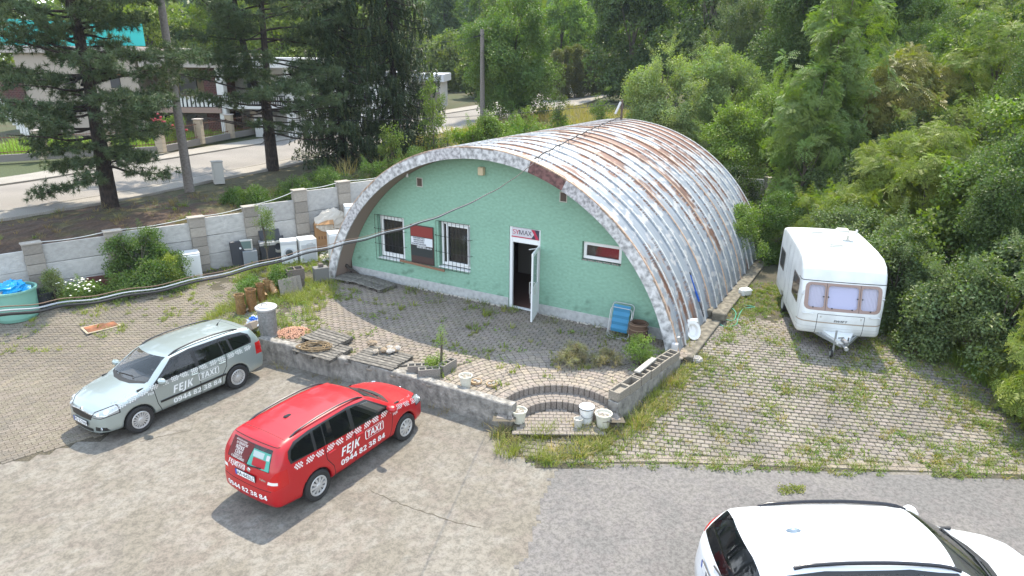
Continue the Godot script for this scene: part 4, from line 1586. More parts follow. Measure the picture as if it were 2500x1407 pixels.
func ring_outline(sh: Shell, o: Array, w: float, right: Vector3, up: Vector3, lift: float) -> MB:
	var axis := right.cross(up)
	var m := MB.new()
	var c := Vector2.ZERO
	for p in o:
		c += Vector2(p[0], p[1])
	c /= o.size()
	for i in o.size():
		var a := Vector2(o[i][0], o[i][1])
		var b := Vector2(o[(i + 1) % o.size()][0], o[(i + 1) % o.size()][1])
		var ai := a + (c - a).normalized() * w * 1.3
		var bi := b + (c - b).normalized() * w * 1.3
		var P := []
		for q in [a, b, bi, ai]:
			P.append(sh.skin(right * q.x + up * q.y, axis) + axis * lift)
		m.quadn(P[0], P[1], P[2], P[3], axis, axis, axis, axis)
	return m
func wheel(parent: Node3D, at: Vector3, side: float, r: float, cover: Material, spokes: int, w := 0.19) -> void:
	var tyre := MB.new()
	var t := Transform3D(Basis(Vector3.RIGHT, PI / 2 * side), at)
	var ri := r * 0.66
	tyre.lathe(t, [Vector2(ri, -w * 0.5), Vector2(r * 0.92, -w * 0.5), Vector2(r, -w * 0.36), Vector2(r, w * 0.36), Vector2(r * 0.96, w * 0.47), Vector2(r * 0.85, w * 0.52), Vector2(ri, w * 0.46), Vector2(ri * 0.97, w * 0.36)], 32)
	var o := part(parent, "wheel", tyre, mat("tyre", 0.022, 0.021, 0.020, 0.8))
	var back := MB.new()
	back.lathe(t, [Vector2(ri, w * 0.30), Vector2(0.0, w * 0.30)], 28)
	part(o, "rim_back", back, mat("rim_dark", 0.02, 0.02, 0.02, 0.6))
	var rim := MB.new()
	rim.lathe(t, [Vector2(ri * 1.0, w * 0.36), Vector2(ri * 1.0, w * 0.46), Vector2(ri * 0.93, w * 0.50), Vector2(ri * 0.84, w * 0.47), Vector2(ri * 0.80, w * 0.38)], 32)
	rim.lathe(t, [Vector2(ri * 0.30, w * 0.36), Vector2(ri * 0.30, w * 0.47), Vector2(ri * 0.22, w * 0.53), Vector2(0, w * 0.55)], 18)
	for i in spokes:
		var a := TAU * i / spokes
		var e := Vector3(cos(a), 0, sin(a))
		var q := Vector3(-sin(a), 0, cos(a))
		var P := []
		for s in [[ri * 0.26, 0.042], [ri * 0.88, 0.058]]:
			for sg in [-1.0, 1.0]:
				P.append(e * s[0] + q * (s[1] * 0.5 * sg * 12.0 / spokes * 0.78))
		var y0 := Vector3(0, w * 0.49, 0)
		var y1 := Vector3(0, w * 0.44, 0)
		var f := [t * (P[0] + y0), t * (P[1] + y0), t * (P[3] + y1), t * (P[2] + y1)]
		rim.face(f, t.basis * Vector3.UP)
		var dn := t.basis * Vector3(0, -0.03, 0)
		rim.face([f[0], f[3], f[3] + dn, f[0] + dn], t.basis * (-q))
		rim.face([f[1], f[2], f[2] + dn, f[1] + dn], t.basis * q)
	part(o, "rim", rim, cover)
var estate: Shell
var estate_parts := {}
func make_estate() -> void:
	estate = Shell.new()
	var side := pts([[2.02, 0.20], [2.05, 0.32], [2.06, 0.48], [2.03, 0.62], [1.97, 0.72], [1.85, 0.80], [1.6, 0.885], [1.3, 0.955], [1.08, 1.0], [0.95, 1.05], [0.72, 1.20], [0.46, 1.355], [0.32, 1.415], [0.05, 1.462], [-0.35, 1.482], [-0.85, 1.478], [-1.35, 1.45], [-1.72, 1.41], [-1.86, 1.375], [-1.93, 1.28], [-2.03, 1.10], [-2.10, 0.94], [-2.13, 0.84], [-2.15, 0.70], [-2.19, 0.62], [-2.20, 0.48], [-2.17, 0.34], [-2.08, 0.24], [-1.6, 0.20], [0, 0.19], [1.7, 0.18]])
	var plan := pts([[2.07, -0.2], [2.07, 0.0], [2.055, 0.30], [1.99, 0.54], [1.87, 0.69], [1.62, 0.775], [1.2, 0.812], [0, 0.822], [-1.2, 0.82], [-1.7, 0.80], [-2.02, 0.745], [-2.13, 0.64], [-2.19, 0.38], [-2.205, 0.0], [-2.205, -0.2]])
	var width := [[0.18, 0.775], [0.32, 0.805], [0.55, 0.822], [0.72, 0.826], [0.88, 0.815], [0.95, 0.795], [1.40, 0.615], [1.5, 0.58]]
	estate.make(side, plan, width, {"cell": 0.03, "round": 0.11, "plan_round": 0.09, "bow_front": 0.15, "bow_rear": 0.075, "arches": [[1.231, 0.30], [-1.231, 0.30]], "arch_r": 0.345})
	var R := []
	R.append_array(side_regions("front_side_glass", [[0.74, 0.975], [0.28, 1.315], [-0.17, 1.37], [-0.21, 0.975]]))
	R.append_array(side_regions("rear_side_glass", [[-0.30, 0.978], [-0.27, 1.37], [-0.90, 1.365], [-0.94, 1.0]]))
	R.append_array(side_regions("quarter_glass", [[-0.965, 1.002], [-0.925, 1.36], [-1.12, 1.352], [-1.16, 1.01]]))
	R.append_array(side_regions("boot_side_glass", [[-1.22, 1.02], [-1.18, 1.345], [-1.50, 1.315], [-1.66, 1.24], [-1.72, 1.13], [-1.70, 1.06]]))
	R.append_array(side_regions("window_trim", [[0.86, 0.945], [0.27, 1.355], [-0.2, 1.405], [-1.2, 1.385], [-1.56, 1.345], [-1.73, 1.25], [-1.77, 1.14], [-1.75, 1.03]]))
	R.append(region("windscreen", [[-0.66, 1.02], [0.66, 1.02], [0.52, 1.375], [-0.52, 1.375]], Vector3.BACK, Vector3.UP, Vector3(0.8, 0.6, 0), 0.35, [Plane(Vector3(-1, 0, 0), -0.2)]))
	R.append(region("rear_glass", [[-0.56, 0.955], [0.56, 0.955], [0.51, 1.30], [-0.51, 1.30]], Vector3.BACK, Vector3.UP, Vector3(-0.9, 0.4, 0), 0.5, [Plane(Vector3(1, 0, 0), -1.7)]))
	R.append(region("cowl", [[0.80, -0.68], [0.93, -0.62], [1.09, -0.3], [1.13, 0.0], [1.09, 0.3], [0.93, 0.62], [0.80, 0.68]], Vector3.RIGHT, Vector3.BACK, Vector3.UP, 0.35, [Plane(Vector3.UP, 1.03)]))
	for s in [-1.0, 1.0]:
		R.append(region("headlight", [[0.38 * s, 0.60], [0.60 * s, 0.60], [0.80 * s, 0.68], [0.80 * s, 0.80], [0.66 * s, 0.80], [0.44 * s, 0.70]], Vector3.BACK, Vector3.UP, Vector3(1, 0, 0), 0.03, [Plane(Vector3(-1, 0, 0), -1.62)]))
		R.append(region("panel_gap", [[0.36 * s, 0.59], [0.60 * s, 0.585], [0.82 * s, 0.665], [0.82 * s, 0.815], [0.65 * s, 0.815], [0.42 * s, 0.712]], Vector3.BACK, Vector3.UP, Vector3(1, 0, 0), 0.03, [Plane(Vector3(-1, 0, 0), -1.595)]))
		R.append(region("reverse_light", [[0.53 * s, 0.74], [0.72 * s, 0.745], [0.72 * s, 0.80], [0.55 * s, 0.80]], Vector3.BACK, Vector3.UP, Vector3(-1, 0, 0), 0.1, [Plane(Vector3(1, 0, 0), -1.85)]))
		R.append(region("taillight", [[0.53 * s, 0.66], [0.68 * s, 0.64], [0.84 * s, 0.72], [0.84 * s, 0.99], [0.70 * s, 0.99], [0.60 * s, 0.86]], Vector3.BACK, Vector3.UP, Vector3(-1, 0, 0), 0.05, [Plane(Vector3(1, 0, 0), -1.84)]))
		R.append(region("fog_recess", [[0.44 * s, 0.30], [0.70 * s, 0.31], [0.68 * s, 0.39], [0.46 * s, 0.40]], Vector3.BACK, Vector3.UP, Vector3(1, 0, 0), 0.2, [Plane(Vector3(-1, 0, 0), -1.6)]))
	R.append(region("grille", [[-0.36, 0.53], [0.36, 0.53], [0.40, 0.655], [-0.40, 0.655]], Vector3.BACK, Vector3.UP, Vector3(1, 0, 0), 0.3, [Plane(Vector3(-1, 0, 0), -1.6)]))
	R.append(region("lower_grille", [[-0.36, 0.255], [0.36, 0.255], [0.38, 0.34], [-0.38, 0.34]], Vector3.BACK, Vector3.UP, Vector3(1, 0, 0), 0.3, [Plane(Vector3(-1, 0, 0), -1.6)]))
	for g in [[[0.86, 0.94], [0.80, 0.5]], [[0.80, 0.5], [0.70, 0.24]], [[-0.25, 0.98], [-0.25, 0.24]], [[-1.0, 1.0], [-0.97, 0.72]], [[-0.97, 0.72], [-0.82, 0.5]], [[-0.82, 0.5], [-0.78, 0.24]], [[0.70, 0.245], [-0.78, 0.245]]]:
		R.append_array(side_regions("panel_gap", strip(g[0], g[1], 0.016)))
	for g in [[[-0.62, 0.62], [0.62, 0.62]], [[-0.66, 1.345], [0.66, 1.345]]]:
		R.append(region("panel_gap", strip(g[0], g[1], 0.011), Vector3.BACK, Vector3.UP, Vector3(-1, 0, 0), 0.2, [Plane(Vector3(1, 0, 0), -1.7)]))
	R.append(region("panel_gap", strip([-1.66, -0.55], [-1.66, 0.55], 0.012), Vector3.RIGHT, Vector3.BACK, Vector3.UP, 0.5, [Plane(Vector3.DOWN, -1.2)]))
	R.append_array(side_regions("front_door", [[0.85, 0.945], [0.80, 0.5], [0.70, 0.24], [-0.25, 0.24], [-0.25, 0.98]]))
	R.append_array(side_regions("rear_door", [[-0.25, 0.98], [-0.25, 0.24], [-0.78, 0.24], [-0.82, 0.5], [-0.97, 0.72], [-1.0, 1.0]]))
	estate_parts = estate.split(R)
func car_interior(c: Node3D, roof: float, belt: float, xf: float, xr: float, hw: float, hand: float) -> void:
	var dark := mat("cabin", 0.028, 0.028, 0.030, 0.8)
	var tub := MB.new()
	tub.box(Transform3D(Basis(), Vector3((xf + xr) * 0.5, 0.33, 0)), Vector3(xf - xr, 0.1, hw * 1.9))
	for s in [-1.0, 1.0]:
		tub.box(Transform3D(Basis(), Vector3((xf + xr) * 0.5, (belt + 0.3) * 0.5, hw * 0.93 * s)), Vector3(xf - xr, belt - 0.34, 0.03))
	part(c, "cabin_floor", tub, dark)
	var dash := MB.new()
	dash.box(Transform3D(Basis(Vector3.BACK, -0.12), Vector3(xf - 0.33, belt - 0.13, 0)), Vector3(0.55, 0.16, hw * 1.72), 0.04)
	part(c, "dashboard", dash, mat("dash", 0.05, 0.052, 0.055, 0.7))
	var seat := mat("seat", 0.06, 0.06, 0.062, 0.9)
	for x in [-0.02, -0.85]:
		for s in [-0.36, 0.36]:
			var m := MB.new()
			m.box(Transform3D(Basis(Vector3.BACK, 0.08), Vector3(x + 0.12, 0.52, s)), Vector3(0.5, 0.16, 0.5), 0.05)
			m.box(Transform3D(Basis(Vector3.BACK, 0.22), Vector3(x - 0.18, 0.84, s)), Vector3(0.14, 0.6, 0.48), 0.05)
			m.box(Transform3D(Basis(Vector3.BACK, 0.18), Vector3(x - 0.27, 1.18, s)), Vector3(0.09, 0.17, 0.26), 0.035)
			part(c, "seat", m, seat)
	var st := MB.new()
	var ring := []
	var tx := Transform3D(Basis(Vector3.BACK, 1.1), Vector3(xf - 0.68, belt - 0.02, hand))
	for i in 21:
		ring.append(tx * Vector3(cos(TAU * i / 20.0) * 0.18, 0, sin(TAU * i / 20.0) * 0.18))
	st.tube(ring, 0.015, -1, 6, false)
	st.tube([tx * Vector3(-0.17, 0, 0), tx * Vector3(0.17, 0, 0)], 0.02, -1, 6)
	part(c, "steering_wheel", st, dark)
func checker(sh: Shell, x0: float, x1: float, slope: Callable, right: Vector3) -> MB:
	var m := MB.new()
	var axis := right.cross(Vector3.UP)
	var sq := 0.027
	var n := int((x1 - x0) / sq)
	for i in n:
		for j in 4:
			var ph := i % 9
			var on := (i + j) % 2 == 0 and (absf(ph - 4.0) < 3.1 or j == 2)
			if ph > 6 and j != (ph % 2) + 1:
				on = false
			if not on:
				continue
			var x := x0 + i * sq
			var P := []
			for q in [[0, 0], [1, 0], [1, 1], [0, 1]]:
				var px: float = x + (q[0] + (j + q[1]) * 0.25) * sq
				var py: float = (slope.call(px) as float) + (j + q[1]) * sq
				P.append(sh.skin(Vector3(px, py, 0), axis) + axis * 0.005)
			m.quadn(P[0], P[1], P[2], P[3], axis, axis, axis, axis)
	return m
func plate(parent: Node, text: String, xf: Transform3D) -> void:
	var m := MB.new()
	m.box(Transform3D(Basis(), Vector3.ZERO), Vector3(0.53, 0.125, 0.012), 0.003)
	var o := part(parent, "number_plate", m, mat("plate_rim", 0.03, 0.03, 0.03, 0.5), xf)
	var w := MB.new()
	w.box(Transform3D(Basis(), Vector3(0.02, 0, 0.007)), Vector3(0.47, 0.105, 0.004))
	part(o, "plate_field", w, mat("plate_white", 0.75, 0.75, 0.74, 0.5))
	var b := MB.new()
	b.box(Transform3D(Basis(), Vector3(-0.24, 0, 0.007)), Vector3(0.045, 0.105, 0.004))
	part(o, "plate_band", b, mat("plate_blue", 0.01, 0.06, 0.35, 0.5))
	sign_text(o, text, 0.075, mat("ink", 0.02, 0.02, 0.03, 0.7), Transform3D(Basis(), Vector3(0.02, 0, 0.0105)), false, 1.05)
func estate_car(label: String, at: Vector3, heading: float, paint: Material, k: int) -> Node3D:
	var c := thing("estate_car", label, "car", at, heading, "taxis parked on the concrete yard")
	var glass := mat("car_glass", 0.012, 0.014, 0.015, 0.03, 0, {alpha = 0.36})
	var tint := mat("car_glass_dark", 0.006, 0.007, 0.008, 0.03, 0, {alpha = 0.72})
	var trim := mat("black_trim", 0.014, 0.014, 0.015, 0.35)
	var P := estate_parts
	var look := {"body": paint, "front_side_glass": glass, "rear_side_glass": tint, "quarter_glass": tint, "boot_side_glass": tint, "windscreen": mat("screen_glass", 0.03, 0.04, 0.04, 0.02, 0, {alpha = 0.22}), "rear_glass": tint, "window_trim": trim, "cowl": mat("cowl", 0.02, 0.02, 0.02, 0.6), "headlight": mat("lamp_glass", 0.42, 0.44, 0.45, 0.06, 0.6), "reverse_light": mat("lamp_white", 0.7, 0.68, 0.66, 0.15), "taillight": mat("lamp_red", 0.45, 0.012, 0.012, 0.12), "fog_recess": trim, "grille": trim, "lower_grille": trim, "panel_gap": mat("panel_gap", 0.012, 0.012, 0.012, 0.9), "front_door": paint, "rear_door": paint}
	for key in look:
		if not P.has(key):
			continue
		if not estate_parts.has(key + "_mesh"):
			estate_parts[key + "_mesh"] = P[key].mesh()
		part(c, key, estate_parts[key + "_mesh"], look[key])
	var under := MB.new()
	under.box(Transform3D(Basis(), Vector3(0, 0.24, 0)), Vector3(3.9, 0.1, 1.05), 0.02)
	for x in [1.231, -1.231]:
		under.box(Transform3D(Basis(), Vector3(x, 0.42, 0)), Vector3(0.66, 0.45, 1.05), 0.02)
	part(c, "underbody", under, mat("underbody", 0.015, 0.015, 0.015, 0.9))
	car_interior(c, 1.46, 0.97, 1.15, -1.9, 0.74, -0.36)
	var cover := mat("hubcap", 0.50, 0.50, 0.49, 0.35, 0.45)
	for x in [1.231, -1.231]:
		for s in [-1.0, 1.0]:
			wheel(c, Vector3(x, 0.302, 0.715 * s), s, 0.302, cover, 10 if k == 1 else 16)
	for s in [-1.0, 1.0]:
		var rl := MB.new()
		var pts3 := []
		for i in 15:
			var t := i / 14.0
			var x := lerpf(0.26, -1.55, t)
			var sk := estate.skin(Vector3(x, 0, 0.54 * s), Vector3.UP)
			pts3.append(sk + Vector3(0, 0.055 * pow(sin(PI * clampf(t, 0.0, 1.0)), 0.35) - 0.005, 0))
		rl.tube(pts3, 0.019, -1, 7)
		part(c, "roof_rail", rl, mat("rail", 0.05, 0.05, 0.052, 0.35, 0.4) if k == 0 else mat("rail_red", 0.06, 0.06, 0.065, 0.3, 0.5))
		var mi := MB.new()
		mi.lathe(Transform3D(Basis(Vector3.BACK, 0.15).scaled(Vector3(0.6, 0.8, 1.0)), Vector3(0.70, 1.02, 0.90 * s)), [Vector2(0, -0.09), Vector2(0.07, -0.075), Vector2(0.115, -0.03), Vector2(0.12, 0.03), Vector2(0.08, 0.085), Vector2(0, 0.1)], 14)
		var mo := part(c, "wing_mirror", mi, paint)
		var ft := MB.new()
		ft.bar(Vector3(0.72, 0.965, 0.75 * s), Vector3(0.71, 0.99, 0.88 * s), 0.06, 0.035)
		part(mo, "mirror_foot", ft, trim)
		for x in [-0.13, -0.86]:
			var hd := MB.new()
			var a := estate.skin(Vector3(x, 0.83, 0), Vector3(0, 0, s))
			hd.bar(a + Vector3(-0.09, 0, 0.018 * s), a + Vector3(0.09, 0.006, 0.018 * s), 0.025, 0.03, Vector3.UP, 0.008)
			part(c, "door_handle", hd, paint)
		if k == 0:
			var mo2 := MB.new()
			for i in 24:
				var x0 := lerpf(0.74, -0.92, i / 24.0)
				var x1 := lerpf(0.74, -0.92, (i + 1) / 24.0)
				var a0 := estate.skin(Vector3(x0, 0.52, 0), Vector3(0, 0, s))
				var a1 := estate.skin(Vector3(x1, 0.52, 0), Vector3(0, 0, s))
				mo2.bar(a0 + Vector3(0, 0, 0.006 * s), a1 + Vector3(0, 0, 0.006 * s), 0.022, 0.045)
			part(c, "door_moulding", mo2, trim)
	var ae := MB.new()
	var ap := estate.skin(Vector3(-1.38, 0, 0), Vector3.UP)
	if k == 0:
		ae.tube([ap, ap + Vector3(-0.05, 0.06, 0)], 0.02, 0.008, 6)
		ae.tube([ap + Vector3(-0.05, 0.06, 0), ap + Vector3(-0.30, 0.22, 0)], 0.004, 0.003, 5)
	else:
		ae.box(Transform3D(Basis(Vector3.BACK, -0.1), ap + Vector3(0.25, 0.015, 0)), Vector3(0.16, 0.05, 0.08), 0.02)
	part(c, "aerial", ae, trim)
	for w in [[0.30, -0.25, 0.62], [-0.25, -0.1, 0.10]]:
		var wi := MB.new()
		var a := estate.skin(Vector3(0, 1.035, w[0]), Vector3.RIGHT)
		var b := estate.skin(Vector3(0, 1.06, w[0] - 0.50), Vector3.RIGHT)
		wi.bar(a + Vector3(0.012, 0.01, 0), b + Vector3(0.012, 0.012, 0), 0.02, 0.012)
		part(c, "wiper", wi, trim)
	var fl := MB.new()
	for s in [-1.0, 1.0]:
		var fp := estate.skin(Vector3(0, 0.35, 0.58 * s), Vector3.RIGHT)
		fl.lathe(Transform3D(Basis(Vector3.BACK, -PI / 2), fp + Vector3(-0.01, 0, 0)), [Vector2(0.045, 0), Vector2(0.04, 0.015), Vector2(0, 0.02)], 12)
	for s in [-1.0, 1.0]:
		for q in [[0.66, 0.725, 0.055], [0.53, 0.668, 0.042]]:
			var ls := MB.new()
			var lp := estate.skin(Vector3(0, q[1], q[0] * s), Vector3.RIGHT)
			var g := estate.grad(lp).normalized()
			ls.lathe(Transform3D(basis_up(g, 1.0), lp), [Vector2(q[2], -0.01), Vector2(q[2], 0.006), Vector2(q[2] * 0.8, 0.008), Vector2(q[2] * 0.7, 0.003), Vector2(0, 0.004)], 16)
			part(c, "reflector", ls, mat("reflector", 0.70, 0.72, 0.74, 0.15, 0.7))
	part(c, "fog_light", fl, mat("lamp_glass", 0.42, 0.44, 0.45, 0.06, 0.6))
	var chrome := mat("chrome", 0.75, 0.75, 0.76, 0.12, 0.9)
	var cb := MB.new()
	for i in 12:
		var a := estate.skin(Vector3(0, 0.665 + 0.012 * cos((i - 6) / 6.0 * PI), lerpf(-0.40, 0.40, i / 12.0)), Vector3.RIGHT)
		var b := estate.skin(Vector3(0, 0.665 + 0.012 * cos((i - 5) / 6.0 * PI), lerpf(-0.40, 0.40, (i + 1) / 12.0)), Vector3.RIGHT)
		cb.bar(a + Vector3(0.006, 0, 0), b + Vector3(0.006, 0, 0), 0.022, 0.016)
	part(c, "grille_bar", cb, chrome)
	var bd := MB.new()
	var bp := estate.skin(Vector3(0, 0.70, 0), Vector3.RIGHT)
	bd.lathe(Transform3D(Basis(Vector3.BACK, -PI / 2 + 0.5), bp), [Vector2(0.045, 0), Vector2(0.04, 0.012), Vector2(0, 0.014)], 14)
	part(c, "badge", bd, chrome)
	plate(c, ["PO·721HH", "AA·443LC"][k], Transform3D(Basis(Vector3.UP, PI / 2), estate.skin(Vector3(0, 0.44, 0), Vector3.RIGHT) + Vector3(0.012, 0, 0)))
	plate(c, ["PO·721HH", "AA·443LC"][k], Transform3D(Basis(Vector3.UP, -PI / 2), estate.skin(Vector3(0, 0.765, 0), Vector3.LEFT) + Vector3(-0.014, 0, 0)))
	var prt := mat("taxi_print", 0.78, 0.78, 0.76, 0.5) if k == 1 else mat("taxi_print_grey", 0.76, 0.78, 0.76, 0.5)
	for s in [-1.0, 1.0]:
		var right := Vector3(s, 0, 0)
		var cx := -0.18 if k == 0 else -0.02
		var nm := Node3D.new()
		nm.name = "taxi_lettering"
		c.add_child(nm, true)
		var flip: float = s
		part(nm, "word", skin_text(estate, "FEJK", 0.175, Vector3(cx - 0.36 * flip, 0.675, 0), right, Vector3.UP, 0.22, 0.98), prt)
		part(nm, "word", skin_text(estate, "TAXI", 0.135, Vector3(cx + 0.30 * flip, 0.715, 0), right, Vector3.UP, 0.14, 1.0), prt)
		var o := rounded((cx * flip) + 0.04, 0.62, (cx * flip) + 0.57, 0.815, 0.035)
		part(nm, "box", ring_outline(estate, o, 0.016, right, Vector3.UP, 0.006), prt)
		part(nm, "number", skin_text(estate, "0944 82 38 84", 0.115, Vector3(cx - 0.02 * flip, 0.405 if k == 0 else 0.455, 0), right, Vector3.UP, 0.0, 1.22), prt)
		var slope := func(x: float) -> float: return 0.868 + (0.025 if x < -1.0 else 0.0) * minf(1.0, -x - 1.0) - 0.02 * clampf(x - 0.5, 0.0, 0.4) - 0.19 * maxf(0.0, x - 0.9)
		var ck := checker(estate, -1.72, 1.72, slope, right)
		part(nm, "checker_band", ck, prt).set_meta("kind", "stuff")
		part(nm, "small_mark", skin_text(estate, "FEJK", 0.05, Vector3(0.92, 0.80, 0), right, Vector3.UP), prt)
	var bk := Vector3(0, 0, -1)
	part(c, "rear_lettering", skin_text(estate, "0944 82 38 84", 0.10, Vector3(0, 0.47, 0), Vector3(0, 0, 1) * 1.0, Vector3.UP, 0, 1.2), prt)
	part(c, "rear_lettering", skin_text(estate, "FEJK", 0.085, Vector3(0, 0.885, -0.38), Vector3(0, 0, 1), Vector3.UP, 0.2), prt)
	part(c, "rear_lettering", skin_text(estate, "TAXI", 0.07, Vector3(0, 0.885, -0.15), Vector3(0, 0, 1), Vector3.UP, 0.1), prt)
	part(c, "rear_lettering", ring_outline(estate, rounded(-0.27, 0.835, -0.03, 0.935, 0.02), 0.010, Vector3(0, 0, 1), Vector3.UP, 0.006), prt)
	var rb := MB.new()
	var rp := estate.skin(Vector3(0, 0.885, 0.07), Vector3.LEFT)
	rb.lathe(Transform3D(Basis(Vector3.BACK, PI / 2), rp), [Vector2(0.045, 0), Vector2(0.04, 0.012), Vector2(0, 0.014)], 14)
	part(c, "badge", rb, chrome)
	part(c, "rear_lettering", skin_text(estate, "Fabia", 0.04, Vector3(0, 0.80, 0.43), Vector3(0, 0, 1), Vector3.UP), chrome)
	if k == 1:
		var z := Vector3(0, 0, 1)
		var ad := part(c, "window_advert", skin_poly(estate, [[-0.545, 0.965], [-0.02, 0.965], [0.08, 1.29], [-0.50, 1.29]], z, Vector3.UP, 0.004), mat("ad_wine", 0.15, 0.02, 0.03, 0.3))
		part(ad, "advert_field", skin_poly(estate, [[0.0, 0.965], [0.545, 0.965], [0.50, 1.24], [0.08, 1.24]], z, Vector3.UP, 0.005), mat("ad_teal", 0.10, 0.44, 0.36, 0.35))
		part(ad, "advert_field", skin_poly(estate, [[0.10, 1.13], [0.36, 1.13], [0.36, 1.22], [0.09, 1.22]], z, Vector3.UP, 0.007), mat("ad_pale", 0.50, 0.60, 0.60, 0.4))
		part(ad, "advert_field", skin_poly(estate, rounded(0.12, 0.985, 0.44, 1.12, 0.02), z, Vector3.UP, 0.007), mat("ad_red", 0.48, 0.03, 0.04, 0.4))
		part(ad, "advert_field", skin_poly(estate, rounded(0.42, 1.13, 0.50, 1.21, 0.01), z, Vector3.UP, 0.007), mat("ad_white", 0.65, 0.63, 0.64, 0.4))
		var wp := mat("taxi_print", 0.78, 0.78, 0.76, 0.5)
		for L in [["AKÚKOĽVEK PONUKU", 0.022, -0.27, 1.265], ["za SENZAČNE", 0.036, -0.24, 1.222], ["NÍZKE", 0.058, -0.27, 1.155], ["CENY", 0.058, -0.27, 1.085], ["NÁJDETE LEN", 0.026, -0.27, 1.032], ["V KAUFLANDE!", 0.038, -0.27, 0.992]]:
			part(ad, "advert_text", skin_text(estate, L[0], L[1], Vector3(0, L[3], L[2]), z, Vector3.UP, 0.12), wp)
		part(ad, "advert_text", skin_text(estate, "SENZAČNE", 0.04, Vector3(0, 1.175, 0.225), z, Vector3.UP, 0.1), mat("ink", 0.02, 0.02, 0.03, 0.7))
		part(ad, "advert_text", skin_text(estate, "NÍZKE", 0.045, Vector3(0, 1.082, 0.28), z, Vector3.UP, 0.1, 1.2), wp)
		part(ad, "advert_text", skin_text(estate, "CENY", 0.045, Vector3(0, 1.02, 0.28), z, Vector3.UP, 0.1, 1.2), wp)
		var wi := MB.new()
		var a := estate.skin(Vector3(0, 0.95, 0.02), Vector3.LEFT)
		var b := estate.skin(Vector3(0, 0.99, 0.36), Vector3.LEFT)
		wi.bar(a + Vector3(-0.02, 0, 0), b + Vector3(-0.016, 0, 0), 0.018, 0.014)
		part(c, "rear_wiper", wi, trim)
	return c
func build_cars() -> void:
	make_estate()
	var silver := mat("paint_silver", 0.335, 0.385, 0.37, 0.32, 0.5, {coat = 0.8})
	var red := mat("paint_red", 0.40, 0.003, 0.008, 0.38, 0.1, {coat = 0.4})
	estate_car("silver green estate car with white taxi lettering parked beside the paving", Vector3(-8.056, 0.0, -14.279), 4.1617, silver, 0)
	estate_car("red estate car with white taxi lettering and an advert on its rear window", Vector3(-3.565, 0.0, -11.988), 1.0176, red, 1)
	var sh := Shell.new()
	var side := pts([[2.28, 0.28], [2.34, 0.45], [2.35, 0.65], [2.30, 0.85], [2.18, 0.97], [1.9, 1.04], [1.55, 1.10], [1.36, 1.135], [1.22, 1.19], [0.95, 1.36], [0.68, 1.53], [0.52, 1.60], [0.25, 1.645], [-0.3, 1.675], [-0.9, 1.675], [-1.4, 1.65], [-1.78, 1.61], [-1.93, 1.575], [-1.99, 1.50], [-2.14, 1.28], [-2.24, 1.10], [-2.30, 1.0], [-2.34, 0.82], [-2.38, 0.66], [-2.37, 0.46], [-2.25, 0.30], [0, 0.24]])
	var plan := pts([[2.36, -0.2], [2.36, 0.0], [2.33, 0.4], [2.22, 0.66], [1.98, 0.82], [1.5, 0.895], [1.0, 0.915], [0, 0.92], [-1.2, 0.92], [-1.8, 0.90], [-2.15, 0.82], [-2.30, 0.66], [-2.38, 0.35], [-2.39, 0.0], [-2.39, -0.2]])
	var width := [[0.22, 0.86], [0.45, 0.90], [0.75, 0.925], [0.98, 0.91], [1.08, 0.875], [1.56, 0.655], [1.72, 0.60]]
	sh.make(side, plan, width, {"cell": 0.034, "round": 0.11, "plan_round": 0.10, "bow_front": 0.13, "bow_rear": 0.10, "arches": [[1.40, 0.36], [-1.38, 0.36]], "arch_r": 0.40})
	var R := []
	R.append_array(side_regions("front_side_glass", [[1.0, 1.12], [0.50, 1.48], [-0.05, 1.545], [-0.10, 1.10]]))
	R.append_array(side_regions("rear_side_glass", [[-0.18, 1.10], [-0.15, 1.545], [-1.02, 1.54], [-1.10, 1.12]]))
	R.append_array(side_regions("boot_side_glass", [[-1.18, 1.13], [-1.10, 1.535], [-1.55, 1.50], [-1.82, 1.36], [-1.86, 1.24]]))
	R.append_array(side_regions("window_trim", [[1.12, 1.09], [0.50, 1.53], [-0.1, 1.585], [-1.15, 1.575], [-1.62, 1.53], [-1.93, 1.37], [-1.95, 1.18]]))
	R.append(region("windscreen", [[-0.74, 1.16], [0.74, 1.16], [0.57, 1.565], [-0.57, 1.565]], Vector3.BACK, Vector3.UP, Vector3(0.8, 0.6, 0), 0.35, [Plane(Vector3(-1, 0, 0), -0.3)]))
	R.append(region("rear_glass", [[-0.68, 1.12], [0.68, 1.12], [0.62, 1.55], [-0.62, 1.55]], Vector3.BACK, Vector3.UP, Vector3(-0.9, 0.4, 0), 0.3, [Plane(Vector3(1, 0, 0), -1.93)]))
	R.append(region("cowl", [[1.0, -0.80], [1.15, -0.74], [1.36, -0.36], [1.41, 0.0], [1.36, 0.36], [1.15, 0.74], [1.0, 0.80]], Vector3.RIGHT, Vector3.BACK, Vector3.UP, 0.35, [Plane(Vector3.UP, 1.18)]))
	for s in [-1.0, 1.0]:
		R.append(region("headlight", [[0.45 * s, 0.76], [0.92 * s, 0.80], [0.92 * s, 0.92], [0.5 * s, 0.88]], Vector3.BACK, Vector3.UP, Vector3(1, 0, 0), 0.03, [Plane(Vector3(-1, 0, 0), -1.75)]))
		R.append(region("taillight", [[0.70 * s, 1.08], [0.93 * s, 1.02], [0.93 * s, 1.16], [0.80 * s, 1.40], [0.70 * s, 1.50], [0.68 * s, 1.4]], Vector3.BACK, Vector3.UP, Vector3(-1, 0, 0), 0.02, [Plane(Vector3(1, 0, 0), -1.9)]))
	R.append(region("panel_gap", strip([-1.50, -0.58], [-1.50, 0.58], 0.012), Vector3.RIGHT, Vector3.BACK, Vector3.UP, 0.5, [Plane(Vector3.DOWN, -1.3)]))
